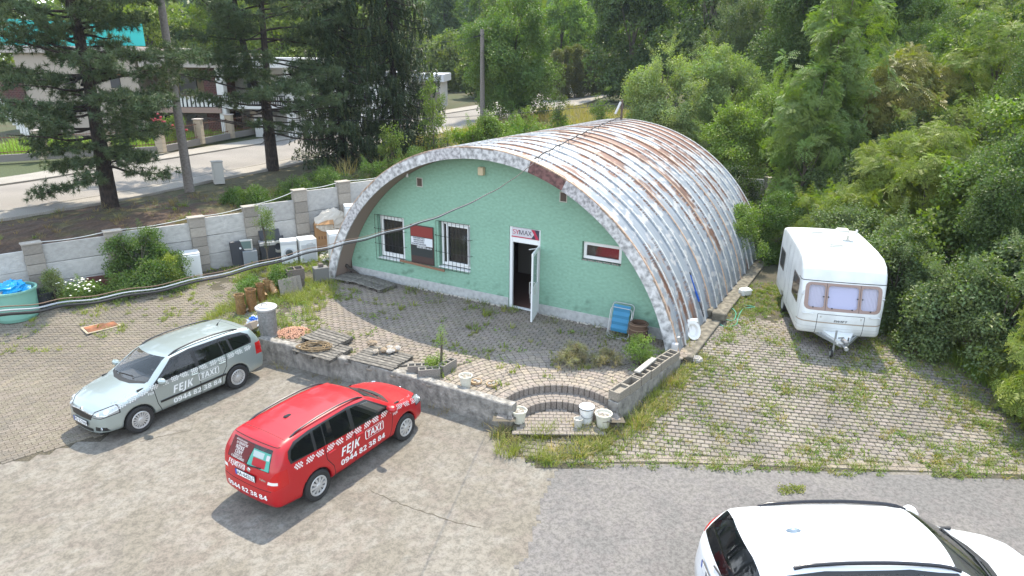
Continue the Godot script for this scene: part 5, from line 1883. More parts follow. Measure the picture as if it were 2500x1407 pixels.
	for g in [[[1.1, 1.09], [1.0, 0.3]], [[-0.14, 1.1], [-0.14, 0.3]], [[-1.1, 1.1], [-0.9, 0.5]]]:
		R.append_array(side_regions("panel_gap", strip(g[0], g[1], 0.012)))
	var P := sh.split(R)
	var white := mat("paint_white", 0.66, 0.68, 0.70, 0.3, 0.0, {coat = 1.0})
	var c := thing("white_car", "white tall estate car with black roof rails parked on the grey asphalt", "car", Vector3(5.22, 0.006, -7.62), 0.02)
	c.scale = Vector3.ONE * 1.05
	var tint := mat("car_glass_dark", 0.006, 0.007, 0.008, 0.03, 0, {alpha = 0.72})
	var look := {"body": white, "front_side_glass": mat("car_glass", 0.012, 0.014, 0.015, 0.03, 0, {alpha = 0.36}), "rear_side_glass": tint, "boot_side_glass": tint, "windscreen": mat("screen_glass", 0.03, 0.04, 0.04, 0.02, 0, {alpha = 0.22}), "rear_glass": tint, "window_trim": mat("black_trim", 0.014, 0.014, 0.015, 0.35), "cowl": mat("cowl", 0.02, 0.02, 0.02, 0.6), "headlight": mat("lamp_glass", 0.42, 0.44, 0.45, 0.06, 0.6), "taillight": mat("lamp_red", 0.45, 0.012, 0.012, 0.12), "panel_gap": mat("panel_gap_grey", 0.16, 0.16, 0.17, 0.9)}
	for key in look:
		part(c, key, P[key], look[key])
	var under := MB.new()
	under.box(Transform3D(Basis(), Vector3(0, 0.32, 0)), Vector3(4.2, 0.12, 1.1), 0.02)
	part(c, "underbody", under, mat("underbody", 0.015, 0.015, 0.015, 0.9))
	car_interior(c, 1.62, 1.12, 1.40, -2.1, 0.82, -0.38)
	for x in [1.40, -1.38]:
		for s in [-1.0, 1.0]:
			wheel(c, Vector3(x, 0.355, 0.80 * s), s, 0.355, mat("hubcap", 0.50, 0.50, 0.49, 0.35, 0.45), 10, 0.23)
	for s in [-1.0, 1.0]:
		var rl := MB.new()
		var p3 := []
		for i in 17:
			var t := i / 16.0
			var sk := sh.skin(Vector3(lerpf(0.55, -1.52, t), 0, 0.60 * s), Vector3.UP)
			p3.append(sk + Vector3(0, 0.05 * pow(maxf(0.0, sin(PI * t)), 0.35) - 0.004, 0))
		rl.tube(p3, 0.024, -1, 8)
		part(c, "roof_rail", rl, mat("rail_dark", 0.02, 0.02, 0.025, 0.25, 0.3))
		var mi := MB.new()
		mi.lathe(Transform3D(Basis().scaled(Vector3(0.7, 0.8, 1.0)), Vector3(0.95, 1.15, 1.02 * s)), [Vector2(0, -0.1), Vector2(0.08, -0.08), Vector2(0.13, -0.02), Vector2(0.13, 0.04), Vector2(0.08, 0.1), Vector2(0, 0.11)], 14)
		part(c, "wing_mirror", mi, white)
	var fin := MB.new()
	var fp := sh.skin(Vector3(-1.28, 0, 0), Vector3.UP)
	fin.lathe(Transform3D(Basis().scaled(Vector3(1.9, 1, 0.75)), fp - Vector3(0, 0.008, 0)), [Vector2(0.055, 0), Vector2(0.05, 0.02), Vector2(0.03, 0.04), Vector2(0, 0.048)], 16)
	part(c, "aerial_fin", fin, mat("fin", 0.20, 0.25, 0.30, 0.3))
	for w in [[0.62, 0.0], [0.05, -0.6]]:
		var wi := MB.new()
		var a := sh.skin(Vector3(0, 1.175, w[0]), Vector3.RIGHT)
		var b := sh.skin(Vector3(0, 1.20, w[1]), Vector3.RIGHT)
		wi.bar(a + Vector3(0.015, 0.012, 0), b + Vector3(0.015, 0.014, 0), 0.022, 0.014)
		part(c, "wiper", wi, mat("black_trim", 0.014, 0.014, 0.015, 0.35))
	var wi2 := MB.new()
	wi2.bar(sh.skin(Vector3(0, 1.10, 0.0), Vector3.LEFT) + Vector3(-0.02, 0, 0), sh.skin(Vector3(0, 1.14, 0.38), Vector3.LEFT) + Vector3(-0.015, 0, 0), 0.02, 0.016)
	part(c, "rear_wiper", wi2, mat("black_trim", 0.014, 0.014, 0.015, 0.35))
	plate(c, "PO·", Transform3D(Basis(Vector3.UP, -PI / 2), sh.skin(Vector3(0, 0.92, 0), Vector3.LEFT) + Vector3(-0.012, 0, 0)))
func build_caravan() -> void:
	var sh := Shell.new()
	var side := pts([[2.02, 0.36], [2.16, 0.42], [2.24, 0.60], [2.26, 0.85], [2.24, 1.05], [2.17, 1.25], [2.04, 1.72], [1.98, 1.94], [1.90, 2.14], [1.74, 2.32], [1.40, 2.45], [0.8, 2.495], [-0.6, 2.50], [-1.6, 2.48], [-1.98, 2.38], [-2.12, 2.18], [-2.20, 1.6], [-2.24, 0.9], [-2.20, 0.5], [-2.05, 0.38], [0, 0.36]])
	var plan := pts([[2.27, -0.3], [2.27, 0.0], [2.25, 0.55], [2.18, 0.92], [2.06, 1.03], [1.9, 1.075], [0, 1.085], [-1.9, 1.075], [-2.1, 1.0], [-2.2, 0.85], [-2.25, 0.0], [-2.25, -0.3]])
	sh.make(side, plan, [[0.3, 1.05], [0.7, 1.085], [1.8, 1.08], [2.5, 1.045]], {"cell": 0.04, "round": 0.09, "plan_round": 0.07, "bow_front": 0.035, "bow_rear": 0.03, "arches": [[-0.55, 0.30]], "arch_r": 0.36})
	var F := Vector3(1, 0, 0)
	var R := []
	var ex := [Plane(Vector3(-1, 0, 0), -1.6)]
	var panes := [[-0.85, -0.46], [-0.37, 0.37], [0.46, 0.85]]
	for i in 3:
		R.append(region("front_pane", rounded(panes[i][0], 1.17, panes[i][1], 1.74, 0.07), Vector3.BACK, Vector3.UP, F, 0.3, ex))
	R.append(region("window_seam", strip([-0.415, 1.10], [-0.415, 1.80], 0.014), Vector3.BACK, Vector3.UP, F, 0.3, ex))
	R.append(region("window_seam", strip([0.415, 1.10], [0.415, 1.80], 0.014), Vector3.BACK, Vector3.UP, F, 0.3, ex))
	R.append(region("window_surround", rounded(-0.95, 1.09, 0.95, 1.81, 0.14), Vector3.BACK, Vector3.UP, F, 0.3, ex))
	R.append(region("black_seal", strip([-1.1, 1.85], [1.1, 1.85], 0.022), Vector3.BACK, Vector3.UP, F, 0.0, ex))
	R.append(region("black_seal", strip([-0.58, 1.0], [-0.58, 0.36], 0.014), Vector3.BACK, Vector3.UP, F, 0.2, ex))
	R.append(region("black_seal", strip([0.58, 1.0], [0.58, 0.36], 0.014), Vector3.BACK, Vector3.UP, F, 0.2, ex))
	R.append(region("black_seal", strip([-0.58, 1.0], [0.58, 1.0], 0.014), Vector3.BACK, Vector3.UP, F, 0.2, ex))
	R.append(region("brown_stripe", strip([-1.1, 0.765], [1.1, 0.765], 0.035), Vector3.BACK, Vector3.UP, F, 0.1, ex))
	R.append(region("groove", strip([-1.1, 0.62], [1.1, 0.62], 0.012), Vector3.BACK, Vector3.UP, F, 0.1, ex))
	R.append(region("groove", strip([-1.1, 0.52], [1.1, 0.52], 0.012), Vector3.BACK, Vector3.UP, F, 0.1, ex))
	R.append_array(side_regions("side_pane", rounded(0.85, 1.15, 1.72, 1.75, 0.06)))
	R.append_array(side_regions("side_pane", rounded(-1.7, 1.25, -0.9, 1.75, 0.06)))
	R.append_array(side_regions("side_surround", rounded(0.80, 1.10, 1.77, 1.80, 0.08)))
	R.append_array(side_regions("side_surround", rounded(-1.75, 1.20, -0.85, 1.80, 0.08)))
	R.append_array(side_regions("edge_trim", strip([2.0, 0.4], [2.06, 1.6], 0.03)))
	R.append_array(side_regions("edge_trim", strip([-2.1, 0.62], [2.05, 0.62], 0.025)))
	R.append_array(side_regions("black_seal", strip([-0.35, 0.55], [-0.35, 2.2], 0.014)))
	R.append_array(side_regions("black_seal", strip([0.30, 0.55], [0.30, 2.2], 0.014)))
	var P := sh.split(R)
	var base := Vector3(9.28, 0.41, -18.85)
	var c := thing("caravan", "white touring caravan with lilac curtains parked on the paving by the thicket", "caravan", base, -1.80)
	var gel := mat("gel_white", 0.72, 0.73, 0.71, 0.35, 0, {tex = grey("gelwear", 201, 0.012, 4, 0.88, 1.0, 256), tile = 2.5, world = false})
	var glass := mat("pane_clear2", 0.05, 0.05, 0.06, 0.05, 0, {alpha = 0.16})
	var look := {"body": gel, "front_pane": glass, "window_seam": mat("seam_dark", 0.06, 0.04, 0.035, 0.7), "window_surround": mat("surround", 0.27, 0.185, 0.155, 0.5), "black_seal": mat("seal", 0.03, 0.03, 0.03, 0.7), "brown_stripe": mat("stripe", 0.33, 0.27, 0.21, 0.6), "groove": mat("groove", 0.45, 0.45, 0.43, 0.7), "side_pane": mat("side_pane", 0.05, 0.035, 0.03, 0.05, 0, {alpha = 0.6}), "side_surround": mat("surround_side", 0.10, 0.08, 0.07, 0.5), "edge_trim": mat("edge_trim", 0.5, 0.5, 0.48, 0.5)}
	for key in look:
		part(c, key, P[key], look[key])
	for i in 3:
		var m := MB.new()
		var n := 26
		for q in n:
			var z0 := lerpf(panes[i][0] - 0.02, panes[i][1] + 0.02, float(q) / n)
			var z1 := lerpf(panes[i][0] - 0.02, panes[i][1] + 0.02, float(q + 1) / n)
			for r in 8:
				var y0 := lerpf(1.15, 1.76, r / 8.0)
				var y1 := lerpf(1.15, 1.76, (r + 1) / 8.0)
				var A := []
				for w in [[z0, y0, q], [z1, y0, q + 1], [z1, y1, q + 1], [z0, y1, q]]:
					var s := sh.skin(Vector3(0, w[1], w[0]), Vector3.RIGHT)
					A.append(s + Vector3(-0.05 - (0.012 * (int(w[2]) % 2) if i != 1 else 0.0), 0, 0))
				m.face(A, F)
		part(c, "blind" if i == 1 else "curtain", m, mat("lilac", 0.50, 0.50, 0.70, 0.8) if i == 1 else mat("lilac_net", 0.52, 0.50, 0.62, 0.85))
	for y in [[-1.6, -0.42, 0], [-0.25, 0.42, 0]]:
		pass
	for s in [-1.0, 1.0]:
		var hd := MB.new()
		var a := sh.skin(Vector3(0, 1.01, 0.70 * s), F)
		var b := sh.skin(Vector3(0, 0.99, 0.95 * s), F)
		hd.tube([a, a + Vector3(0.06, 0, 0), b + Vector3(0.06, 0, 0), b], 0.014, -1, 6)
		part(c, "grab_handle", hd, gel)
		var lt := MB.new()
		var p := sh.skin(Vector3(0, 1.48, 1.0 * s), F)
		lt.box(Transform3D(Basis(), p), Vector3(0.05, 0.03, 0.07), 0.01)
		part(c, "marker_light", lt, mat("steel", 0.6, 0.6, 0.6, 0.3, 0.8))
		var lk := MB.new()
		lk.box(Transform3D(Basis(), sh.skin(Vector3(0, 0.93, 0.50 * s), F)), Vector3(0.02, 0.06, 0.03), 0.005)
		part(c, "lock", lk, mat("steel", 0.6, 0.6, 0.6, 0.3, 0.8))
	for q in [[-0.70, 1.15], [-0.48, 1.45], [-0.36, 1.45], [0.36, 1.45], [-0.25, 1.165], [0.25, 1.165], [0.72, 1.165], [0.48, 1.45]]:
		var cl := MB.new()
		cl.box(Transform3D(Basis(), sh.skin(Vector3(0, q[1], q[0]), F)), Vector3(0.02, 0.035, 0.035), 0.005)
		part(c, "catch", cl, mat("seal", 0.03, 0.03, 0.03, 0.7))
	part(c, "name_lettering", skin_text(sh, "SWIFT", 0.055, Vector3(0, 0.83, 0), Vector3(0, 0, -1), Vector3.UP, 0.2, 1.5), mat("seal", 0.03, 0.03, 0.03, 0.7))
	for rf in [[0.55, 0.05, 0.42, 0.34], [-0.9, 0.30, 0.40, 0.34], [-1.35, -0.55, 0.40, 0.3]]:
		var p := sh.skin(Vector3(rf[0], 0, rf[1]), Vector3.UP)
		var m := MB.new()
		m.box(Transform3D(Basis(), p + Vector3(0, 0.02, 0)), Vector3(rf[2], 0.05, rf[3] * 1.2), 0.02)
		m.box(Transform3D(Basis(), p + Vector3(0, 0.06, 0)), Vector3(rf[2] * 0.86, 0.04, rf[3] * 1.02), 0.018)
		part(c, "roof_vent", m, mat("vent_plastic", 0.52, 0.51, 0.45, 0.5))
	var dish := MB.new()
	var dp := sh.skin(Vector3(-0.15, 0, -0.42), Vector3.UP)
	dish.tube([dp, dp + Vector3(0, 0.14, 0)], 0.035, 0.03, 8)
	dish.lathe(Transform3D(Basis(), dp + Vector3(0, 0.14, 0)), [Vector2(0, 0), Vector2(0.12, 0.01), Vector2(0.17, 0.03), Vector2(0.16, 0.045), Vector2(0, 0.05)], 20)
	dish.tube([dp + Vector3(0, 0.19, 0), dp + Vector3(0, 0.28, 0)], 0.008, -1, 6)
	part(c, "aerial_dish", dish, mat("vent_plastic", 0.52, 0.51, 0.45, 0.5))
	var pipe := MB.new()
	var pp := sh.skin(Vector3(-1.2, 0, -0.9), Vector3.UP)
	pipe.tube([pp - Vector3(0, 0.02, 0), pp + Vector3(0, 0.12, 0)], 0.035, -1, 8)
	part(c, "flue", pipe, gel)
	for s in [-1.0, 1.0]:
		wheel(c, Vector3(-0.55, 0.30, 0.93 * s), s, 0.30, mat("hubcap", 0.50, 0.50, 0.49, 0.35, 0.45), 8, 0.18)
	var db := MB.new()
	db.bar(Vector3(2.0, 0.40, -0.55), Vector3(2.95, 0.42, -0.04), 0.05, 0.08)
	db.bar(Vector3(2.0, 0.40, 0.55), Vector3(2.95, 0.42, 0.04), 0.05, 0.08)
	db.tube([Vector3(2.85, 0.44, 0), Vector3(3.25, 0.46, 0)], 0.045, 0.05, 8)
	part(c, "drawbar", db, mat("galv", 0.32, 0.33, 0.33, 0.5, 0.5))
	var cov := MB.new()
	cov.extrude(Transform3D(Basis(Vector3.RIGHT, -PI / 2), Vector3(0, 0.42, 0)), pts([[2.15, 0.40], [2.15, -0.40], [2.85, -0.13], [2.95, 0.0], [2.85, 0.13]]), 0.10)
	part(c, "drawbar_cover", cov, gel)
	var hitch := MB.new()
	hitch.box(Transform3D(Basis(Vector3.BACK, 0.15), Vector3(2.95, 0.56, 0)), Vector3(0.34, 0.09, 0.13), 0.03)
	hitch.tube([Vector3(2.75, 0.56, 0.1), Vector3(3.05, 0.70, 0.06)], 0.018, -1, 6)
	hitch.tube([Vector3(2.8, 0.5, -0.12), Vector3(2.9, 0.66, -0.1)], 0.02, -1, 6)
	part(c, "hitch", hitch, mat("galv_dark", 0.22, 0.22, 0.22, 0.45, 0.5))
	var jw := MB.new()
	jw.tube([Vector3(2.72, 0.75, 0.17), Vector3(2.72, 0.14, 0.17)], 0.026, -1, 8)
	part(c, "jockey_post", jw, mat("galv", 0.32, 0.33, 0.33, 0.5, 0.5))
	wheel(c, Vector3(2.72, 0.10, 0.21), 1.0, 0.10, mat("hubcap", 0.50, 0.50, 0.49, 0.35, 0.45), 6, 0.06)
func gy(u: float, w: float) -> Vector3:
	var y := 0.3
	var p := Vector3.ZERO
	for i in 6:
		p = spot(u, w, y)
		y = yard_y(p.x, p.z)
	p.y = y
	return p
func gyf(u: float, w: float) -> Vector3:
	var p := gy(u, w)
	for i in 40:
		if fence_side(p.x, p.z) < -0.42:
			break
		p += Vector3(0.032, 0, 0.038)
	p.y = yard_y(p.x, p.z)
	return p
func build_back_fence() -> void:
	var grain := grey("smooth_conc", 63, 0.02, 5, 0.80, 1.0, 512, 0.7)
	var cm := []
	for k in 3:
		var t := [0.95, 1.05, 1.15][k] as float
		cm.append(mat("fence_slab%d" % k, 0.45 * t, 0.435 * t, 0.405 * t, 0.92, 0, {tex = grain, tile = 1.9, normal = bumps("grain_n", 31, 0.12, 3, 6.0), bump = 0.3}))
	var pm := []
	for k in 3:
		var t := [0.85, 1.0, 1.15][k] as float
		pm.append(mat("fence_pier%d" % k, 0.32 * t, 0.285 * t, 0.24 * t, 0.95, 0, {tex = grain, tile = 0.9}))
	var f := thing("concrete_fence", "grey concrete slab fence with block piers along the back of the yard", "fence", Vector3.ZERO)
	var tops := [2.05, 2.2, 2.26, 2.38, 2.52, 2.92, 3.05, 3.1, 3.15, 3.2, 2.6, 2.2, 2.2]
	for i in range(0, FENCE.size()):
		var p := Vector3(FENCE[i][0], 0, FENCE[i][1])
		var q := Vector3(FENCE[mini(i + 1, FENCE.size() - 1)][0], 0, FENCE[mini(i + 1, FENCE.size() - 1)][1])
		var o := Vector3(FENCE[maxi(i - 1, 0)][0], 0, FENCE[maxi(i - 1, 0)][1])
		var d := (q - o).normalized()
		var yb := yard_y(p.x, p.z) - 0.1
		var n := 6
		var hh: float = (tops[i] - yb) / n
		for k in n:
			var b := MB.new()
			b.box(Transform3D(), Vector3(0.50 + 0.012 * ((k * 7 + i) % 3), hh - 0.012, 0.30), 0.012)
			part(f, "pier_block", b, pm[(k * 5 + i * 2) % 3], Transform3D(Basis(Vector3.UP, yaw_to(d) + rnd(-0.02, 0.02)), p + Vector3(0, yb + hh * (k + 0.5), 0)))
		var cap := MB.new()
		cap.box(Transform3D(), Vector3(0.56, 0.05, 0.36), 0.01)
		part(f, "pier_cap", cap, pm[2], Transform3D(Basis(Vector3.UP, yaw_to(d)), p + Vector3(0, tops[i] + 0.02, 0)))
		if i == FENCE.size() - 1:
			break
		var dd := (q - p)
		var y0 := (yard_y(p.x, p.z) + yard_y(q.x, q.z)) * 0.5 - 0.1
		var y1: float = lerpf(tops[i], tops[i + 1], 0.35) - 0.08
		var rows := 3
		for k in rows:
			var sb := MB.new()
			var sh2 := (y1 - y0) / rows
			sb.box(Transform3D(), Vector3(dd.length() - 0.02, sh2 - 0.014, 0.07), 0.012)
			part(f, "slab", sb, cm[(k + i) % 3], Transform3D(Basis(Vector3.UP, yaw_to(dd)) * Basis(Vector3.BACK, rnd(-0.006, 0.006)), (p + q) * 0.5 + Vector3(0, y0 + sh2 * (k + 0.5), 0)))
	var pts3 := []
	for i in range(1, 7):
		var a := Vector3(FENCE[i][0], tops[i] + 0.04, FENCE[i][1])
		var b := Vector3(FENCE[i + 1][0], tops[i + 1] + 0.04, FENCE[i + 1][1])
		for k in 8:
			var t := k / 8.0
			pts3.append(a.lerp(b, t) - Vector3(0, 0.06 * sin(PI * t), 0) + Vector3(0.02, 0, 0.10 * sin(PI * t)))
	var hs := MB.new()
	hs.tube(pts3, 0.014, -1, 6)
	solo("fence_hose", hs, mat("hose_white", 0.5, 0.5, 0.47, 0.6), "pale hose sagging along the top of the concrete fence", "hose")
	var rf := thing("board_fence", "brown concrete fence half hidden by the thicket beside the caravan", "fence", Vector3.ZERO)
	var line := [[10.6, -22.0], [11.0, -19.6], [11.7, -17.2], [12.5, -14.9], [13.3, -12.6], [14.1, -10.3]]
	var bm := mat("brown_fence", 0.16, 0.105, 0.075, 0.95, 0, {tex = grain, tile = 1.6})
	for i in line.size():
		var p := Vector3(line[i][0], yard_y(line[i][0], line[i][1]) - 0.1, line[i][1])
		var pb := MB.new()
		pb.box(Transform3D(Basis(), Vector3(0, 0.55, 0)), Vector3(0.16, 1.1, 0.16), 0.01)
		part(rf, "post", pb, bm, Transform3D(Basis(), p))
		if i < line.size() - 1:
			var q := Vector3(line[i + 1][0], yard_y(line[i + 1][0], line[i + 1][1]) - 0.1, line[i + 1][1])
			for k in 2:
				var sb := MB.new()
				sb.box(Transform3D(), Vector3(p.distance_to(q) - 0.1, 0.45, 0.06), 0.01)
				part(rf, "slab", sb, bm, Transform3D(Basis(Vector3.UP, yaw_to(q - p)), (p + q) * 0.5 + Vector3(0, 0.25 + 0.465 * k, 0)))
const ROAD := [[-30, -7], [-26, -14], [-22, -20.3], [-19.3, -24.3], [-17.2, -27.9], [-15.5, -32.0], [-13.3, -36], [-9.7, -43], [-5.9, -50.8], [1.8, -65.6], [6.5, -75.9], [11.3, -89.7], [19, -112], [30, -140]]
func road_strip(o0: float, o1: float, lift: float, col: Callable, st := 0.5) -> MB:
	var m := MB.new()
	var C := []
	for i in ROAD.size() - 1:
		var p0 := Vector2(ROAD[maxi(i - 1, 0)][0], ROAD[maxi(i - 1, 0)][1])
		var p1 := Vector2(ROAD[i][0], ROAD[i][1])
		var p2 := Vector2(ROAD[i + 1][0], ROAD[i + 1][1])
		var p3 := Vector2(ROAD[mini(i + 2, ROAD.size() - 1)][0], ROAD[mini(i + 2, ROAD.size() - 1)][1])
		var n := int(p1.distance_to(p2) / st)
		for k in n:
			C.append(p1.cubic_interpolate(p2, p0, p3, float(k) / n))
	var cols := maxi(1, int(absf(o1 - o0) / 0.5))
	var rows := []
	for i in C.size():
		var d: Vector2 = (C[mini(i + 1, C.size() - 1)] - C[maxi(i - 1, 0)]).normalized()
		var o := Vector2(d.y, -d.x)
		var row := []
		for k in cols + 1:
			var q: Vector2 = C[i] + o * lerpf(o0, o1, float(k) / cols)
			row.append([Vector3(q.x, street_y(C[i].y) + lift, q.y), col.call(q.x, q.y)])
		rows.append(row)
	for i in rows.size() - 1:
		for k in cols:
			var q := [rows[i][k], rows[i][k + 1], rows[i + 1][k + 1], rows[i + 1][k]]
			for t in [[0, 1, 2], [0, 2, 3]]:
				m.tric([q[t[0]][0], q[t[1]][0], q[t[2]][0]], [Vector3.UP, Vector3.UP, Vector3.UP], [q[t[0]][1], q[t[1]][1], q[t[2]][1]])
		for k in [0, cols]:
			m.col = rows[i][k][1]
			var dn := Vector3(0, -0.35, 0)
			m.face([rows[i][k][0], rows[i + 1][k][0], rows[i + 1][k][0] + dn, rows[i][k][0] + dn], rows[i][k][0] - rows[i][cols - k][0])
	return m
func on_z(u: float, w: float, z: float) -> Vector3:
	var d := ray(u, w)
	return Vector3(0, EYE, 0) + d * (z / d.z)
func block(parent: Node, called: String, u0: float, v0: float, u1: float, v1: float, z: float, depth: float, m: Material, bev := 0.02) -> MeshInstance3D:
	var um := (u0 + u1) * 0.5
	var vm := (v0 + v1) * 0.5
	var x0 := on_z(u0, vm, z).x
	var x1 := on_z(u1, vm, z).x
	var yt := on_z(um, v0, z).y
	var yb := on_z(um, v1, z).y
	var b := MB.new()
	b.box(Transform3D(Basis(), Vector3((x0 + x1) * 0.5, (yt + yb) * 0.5, z - depth * 0.5)), Vector3(x1 - x0, yt - yb, depth), bev)
	return part(parent, called, b, m)
func brick_tex() -> ImageTexture:
	var im := Image.create(128, 128, false, Image.FORMAT_RGB8)
	im.fill(Color(0.42, 0.36, 0.33))
	for j in 8:
		for i in 5:
			var c := Color(0.30 + rnd(-0.05, 0.05), 0.15, 0.14)
			im.fill_rect(Rect2i(i * 32 + (16 if j % 2 == 1 else 0) - 16 + 1, j * 16 + 2, 29, 13), c)
	return ImageTexture.create_from_image(im)
func build_street() -> void:
	var n1 := noise(301, 0.3, 3)
	var rc := func(x: float, z: float) -> Color: return cv(0.30, 0.275, 0.245) * (1.0 + 0.22 * n1.get_noise_2d(x, z))
	var sc := func(x: float, z: float) -> Color: return cv(0.38, 0.35, 0.305) * (1.0 + 0.2 * n1.get_noise_2d(x * 2, z * 2))
	var gm := mat("street", 1, 1, 1, 0.93, 0, {vc = true, tex = grey("grain", 31, 0.16, 2, 0.5, 1.08, 512, 0.75), tile = 2.2})
	struct("road", road_strip(-0.4, 6.2, 0.0, rc), gm)
	struct("pavement", road_strip(-1.6, -0.24, 0.05, sc), gm)
	struct("pavement", road_strip(6.0, 7.8, 0.06, sc), gm)
	var kerb := struct("kerb", road_strip(-0.25, -0.08, 0.065, sc), gm)
	struct("kerb", road_strip(5.85, 6.0, 0.075, sc), gm)
	var cream := mat("house_cream", 0.36, 0.305, 0.25, 0.9)
	var pale := mat("house_pale", 0.40, 0.35, 0.31, 0.9)
	var ochre := mat("house_ochre", 0.30, 0.235, 0.15, 0.9)
	var white := mat("house_white", 0.62, 0.61, 0.58, 0.9)
	var dark := mat("house_dark", 0.03, 0.03, 0.035, 0.3)
	var brick := mat("house_brick", 0.9, 0.9, 0.9, 0.9, 0, {tex = brick_tex(), tile = 0.9})
	var a := thing("cream_house", "cream two storey house with brick columns and a white slatted balcony", "house", Vector3.ZERO)
	block(a, "wall", 55, 128, 345, 360, -46.5, 7.0, cream)
	block(a, "roof_slab", 335, 128, 545, 165, -45.8, 8.0, pale)
	block(a, "roof_slab", -60, 112, 336, 130, -46.2, 8.0, pale)
	block(a, "balcony_wall", 345, 160, 540, 275, -49.2, 0.4, ochre)
	block(a, "brick_column", 498, 165, 537, 266, -46.4, 2.6, brick)
	block(a, "brick_column", 508, 276, 542, 340, -46.6, 2.6, brick)
	block(a, "brick_column", -20, 165, 56, 268, -46.3, 3.0, brick)
	block(a, "balcony_slab", 345, 262, 540, 276, -45.9, 3.4, mat("slab_pink", 0.30, 0.21, 0.17, 0.9))
	block(a, "basement_wall", 345, 276, 540, 370, -49.0, 0.4, mat("house_base", 0.22, 0.2, 0.18, 0.9))
	block(a, "window", 436, 183, 480, 234, -49.12, 0.1, dark)
	block(a, "window", 346, 182, 383, 206, -49.12, 0.1, dark)
	block(a, "window", 268, 182, 292, 215, -46.45, 0.1, dark)
	block(a, "window_lintel", 268, 179, 292, 184, -46.35, 0.12, mat("slab_red", 0.3, 0.10, 0.06, 0.9))
	block(a, "window", 455, 280, 480, 296, -48.9, 0.1, dark)
	block(a, "basement_door", 375, 282, 410, 330, -48.9, 0.1, dark)
	var bal := block(a, "balcony_rail", 360, 231, 540, 235, -45.85, 0.1, mat("rail_wood", 0.10, 0.07, 0.05, 0.8))
	for i in 17:
		block(bal, "slat", 366 + i * 10.2, 235, 372.4 + i * 10.2, 261, -45.88, 0.03, white, 0.004)
	block(bal, "slat_backing", 362, 236, 540, 262, -45.98, 0.04, mat("slat_dark", 0.05, 0.045, 0.045, 0.9))
	for i in 8:
		block(a, "stair_slat", -2 + i * 9.5, 242 + i * 10, 4 + i * 9.5, 276 + i * 10, -44.6, 0.04, white, 0.004)
	var cn := thing("awning", "bright teal awning on the roof terrace of the cream house", "awning", Vector3.ZERO)
	for seg in [[-40, 62, 118], [62, 165, 116], [165, 260, 114], [260, 350, 112]]:
		block(cn, "awning_panel", seg[0] + 1, 46 + (seg[0] + 40) * 0.04, seg[1], seg[2], -51.0 - 0.12 * (int(seg[0]) % 3), 0.05, mat("teal", 0.02, 0.36, 0.33, 0.7))
	var b := thing("white_house", "white house with a dark railed balcony and flower boxes", "house", Vector3.ZERO)
	block(b, "wall", 548, 150, 735, 345, -49.4, 6.0, white)
	block(b, "pier", 532, 163, 549, 335, -46.0, 0.6, white)
	block(b, "roof_slab", 545, 140, 735, 166, -46.0, 9.0, white)
	block(b, "pier", 697, 166, 712, 335, -46.2, 0.6, white)
	var bs := block(b, "balcony_slab", 549, 258, 700, 267, -46.2, 3.2, white)
	block(bs, "rail", 549, 233, 700, 236, -46.25, 0.06, dark)
	for i in 26:
		block(bs, "baluster", 551 + i * 5.7, 236, 553.2 + i * 5.7, 258, -46.27, 0.04, dark, 0.0)
	for i in 24:
		block(bs, "baluster_panel", 553.8 + i * 5.7, 238, 556.0 + i * 5.7, 255, -46.32, 0.02, white, 0.0)
	var w := block(b, "window", 598, 180, 628, 224, -49.3, 0.1, white)
	block(w, "pane", 602, 185, 613, 220, -49.22, 0.05, dark)
	block(w, "pane", 616, 185, 625, 220, -49.22, 0.05, dark)
	block(b, "garage_door", 556, 275, 590, 318, -49.3, 0.1, dark)
	var pw := thing("white_garden_wall", "white rendered garden wall beside the road", "wall", Vector3.ZERO)
	block(pw, "wall", 622, 286, 668, 338, -46.6, 0.5, white)
	block(pw, "wall", 668, 280, 960, 332, -48.6, 0.4, white)
	block(pw, "coping", 620, 281, 670, 287, -46.55, 0.6, pale)
	var hc := thing("pale_house", "pale house front mostly hidden behind the conifers", "house", Vector3.ZERO)
	block(hc, "wall", 760, 190, 975, 300, -60.0, 8.0, white)
	block(hc, "roof", 750, 175, 985, 192, -59.6, 9.0, mat("roof_grey", 0.35, 0.36, 0.37, 0.6, 0.3))
	for q in [[800, 225, 830, 262], [880, 222, 910, 260]]:
		var hw := block(hc, "window", q[0], q[1], q[2], q[3], -59.95, 0.1, white)
		block(hw, "pane", q[0] + 3, q[1] + 4, q[2] - 3, q[3] - 4, -59.9, 0.05, dark)
	var gr := thing("garage", "small garage with a brown door and a bright metal roof by the road", "garage", Vector3.ZERO)
	block(gr, "wall", 975, 198, 1078, 275, -66.0, 6.0, mat("garage_wall", 0.46, 0.44, 0.40, 0.9))
	block(gr, "door", 1015, 225, 1074, 274, -65.9, 0.1, mat("garage_door", 0.20, 0.165, 0.15, 0.8))
	block(gr, "roof", 970, 181, 1084, 200, -65.5, 7.5, mat("roof_light", 0.55, 0.57, 0.60, 0.4, 0.3))
	var gf := thing("garden_railing", "iron garden railing between pale brick piers across the road", "railing", Vector3.ZERO)
	var pier := mat("pier_brick", 0.42, 0.35, 0.26, 0.9)
	var rust := mat("rail_rust", 0.16, 0.075, 0.045, 0.8)
	var P := [[-27.5, -35.0], [-25.2, -36.2], [-22.6, -37.6], [-20.2, -38.9], [-19.4, -42.2], [-18.6, -44.9], [-17.8, -47.3]]
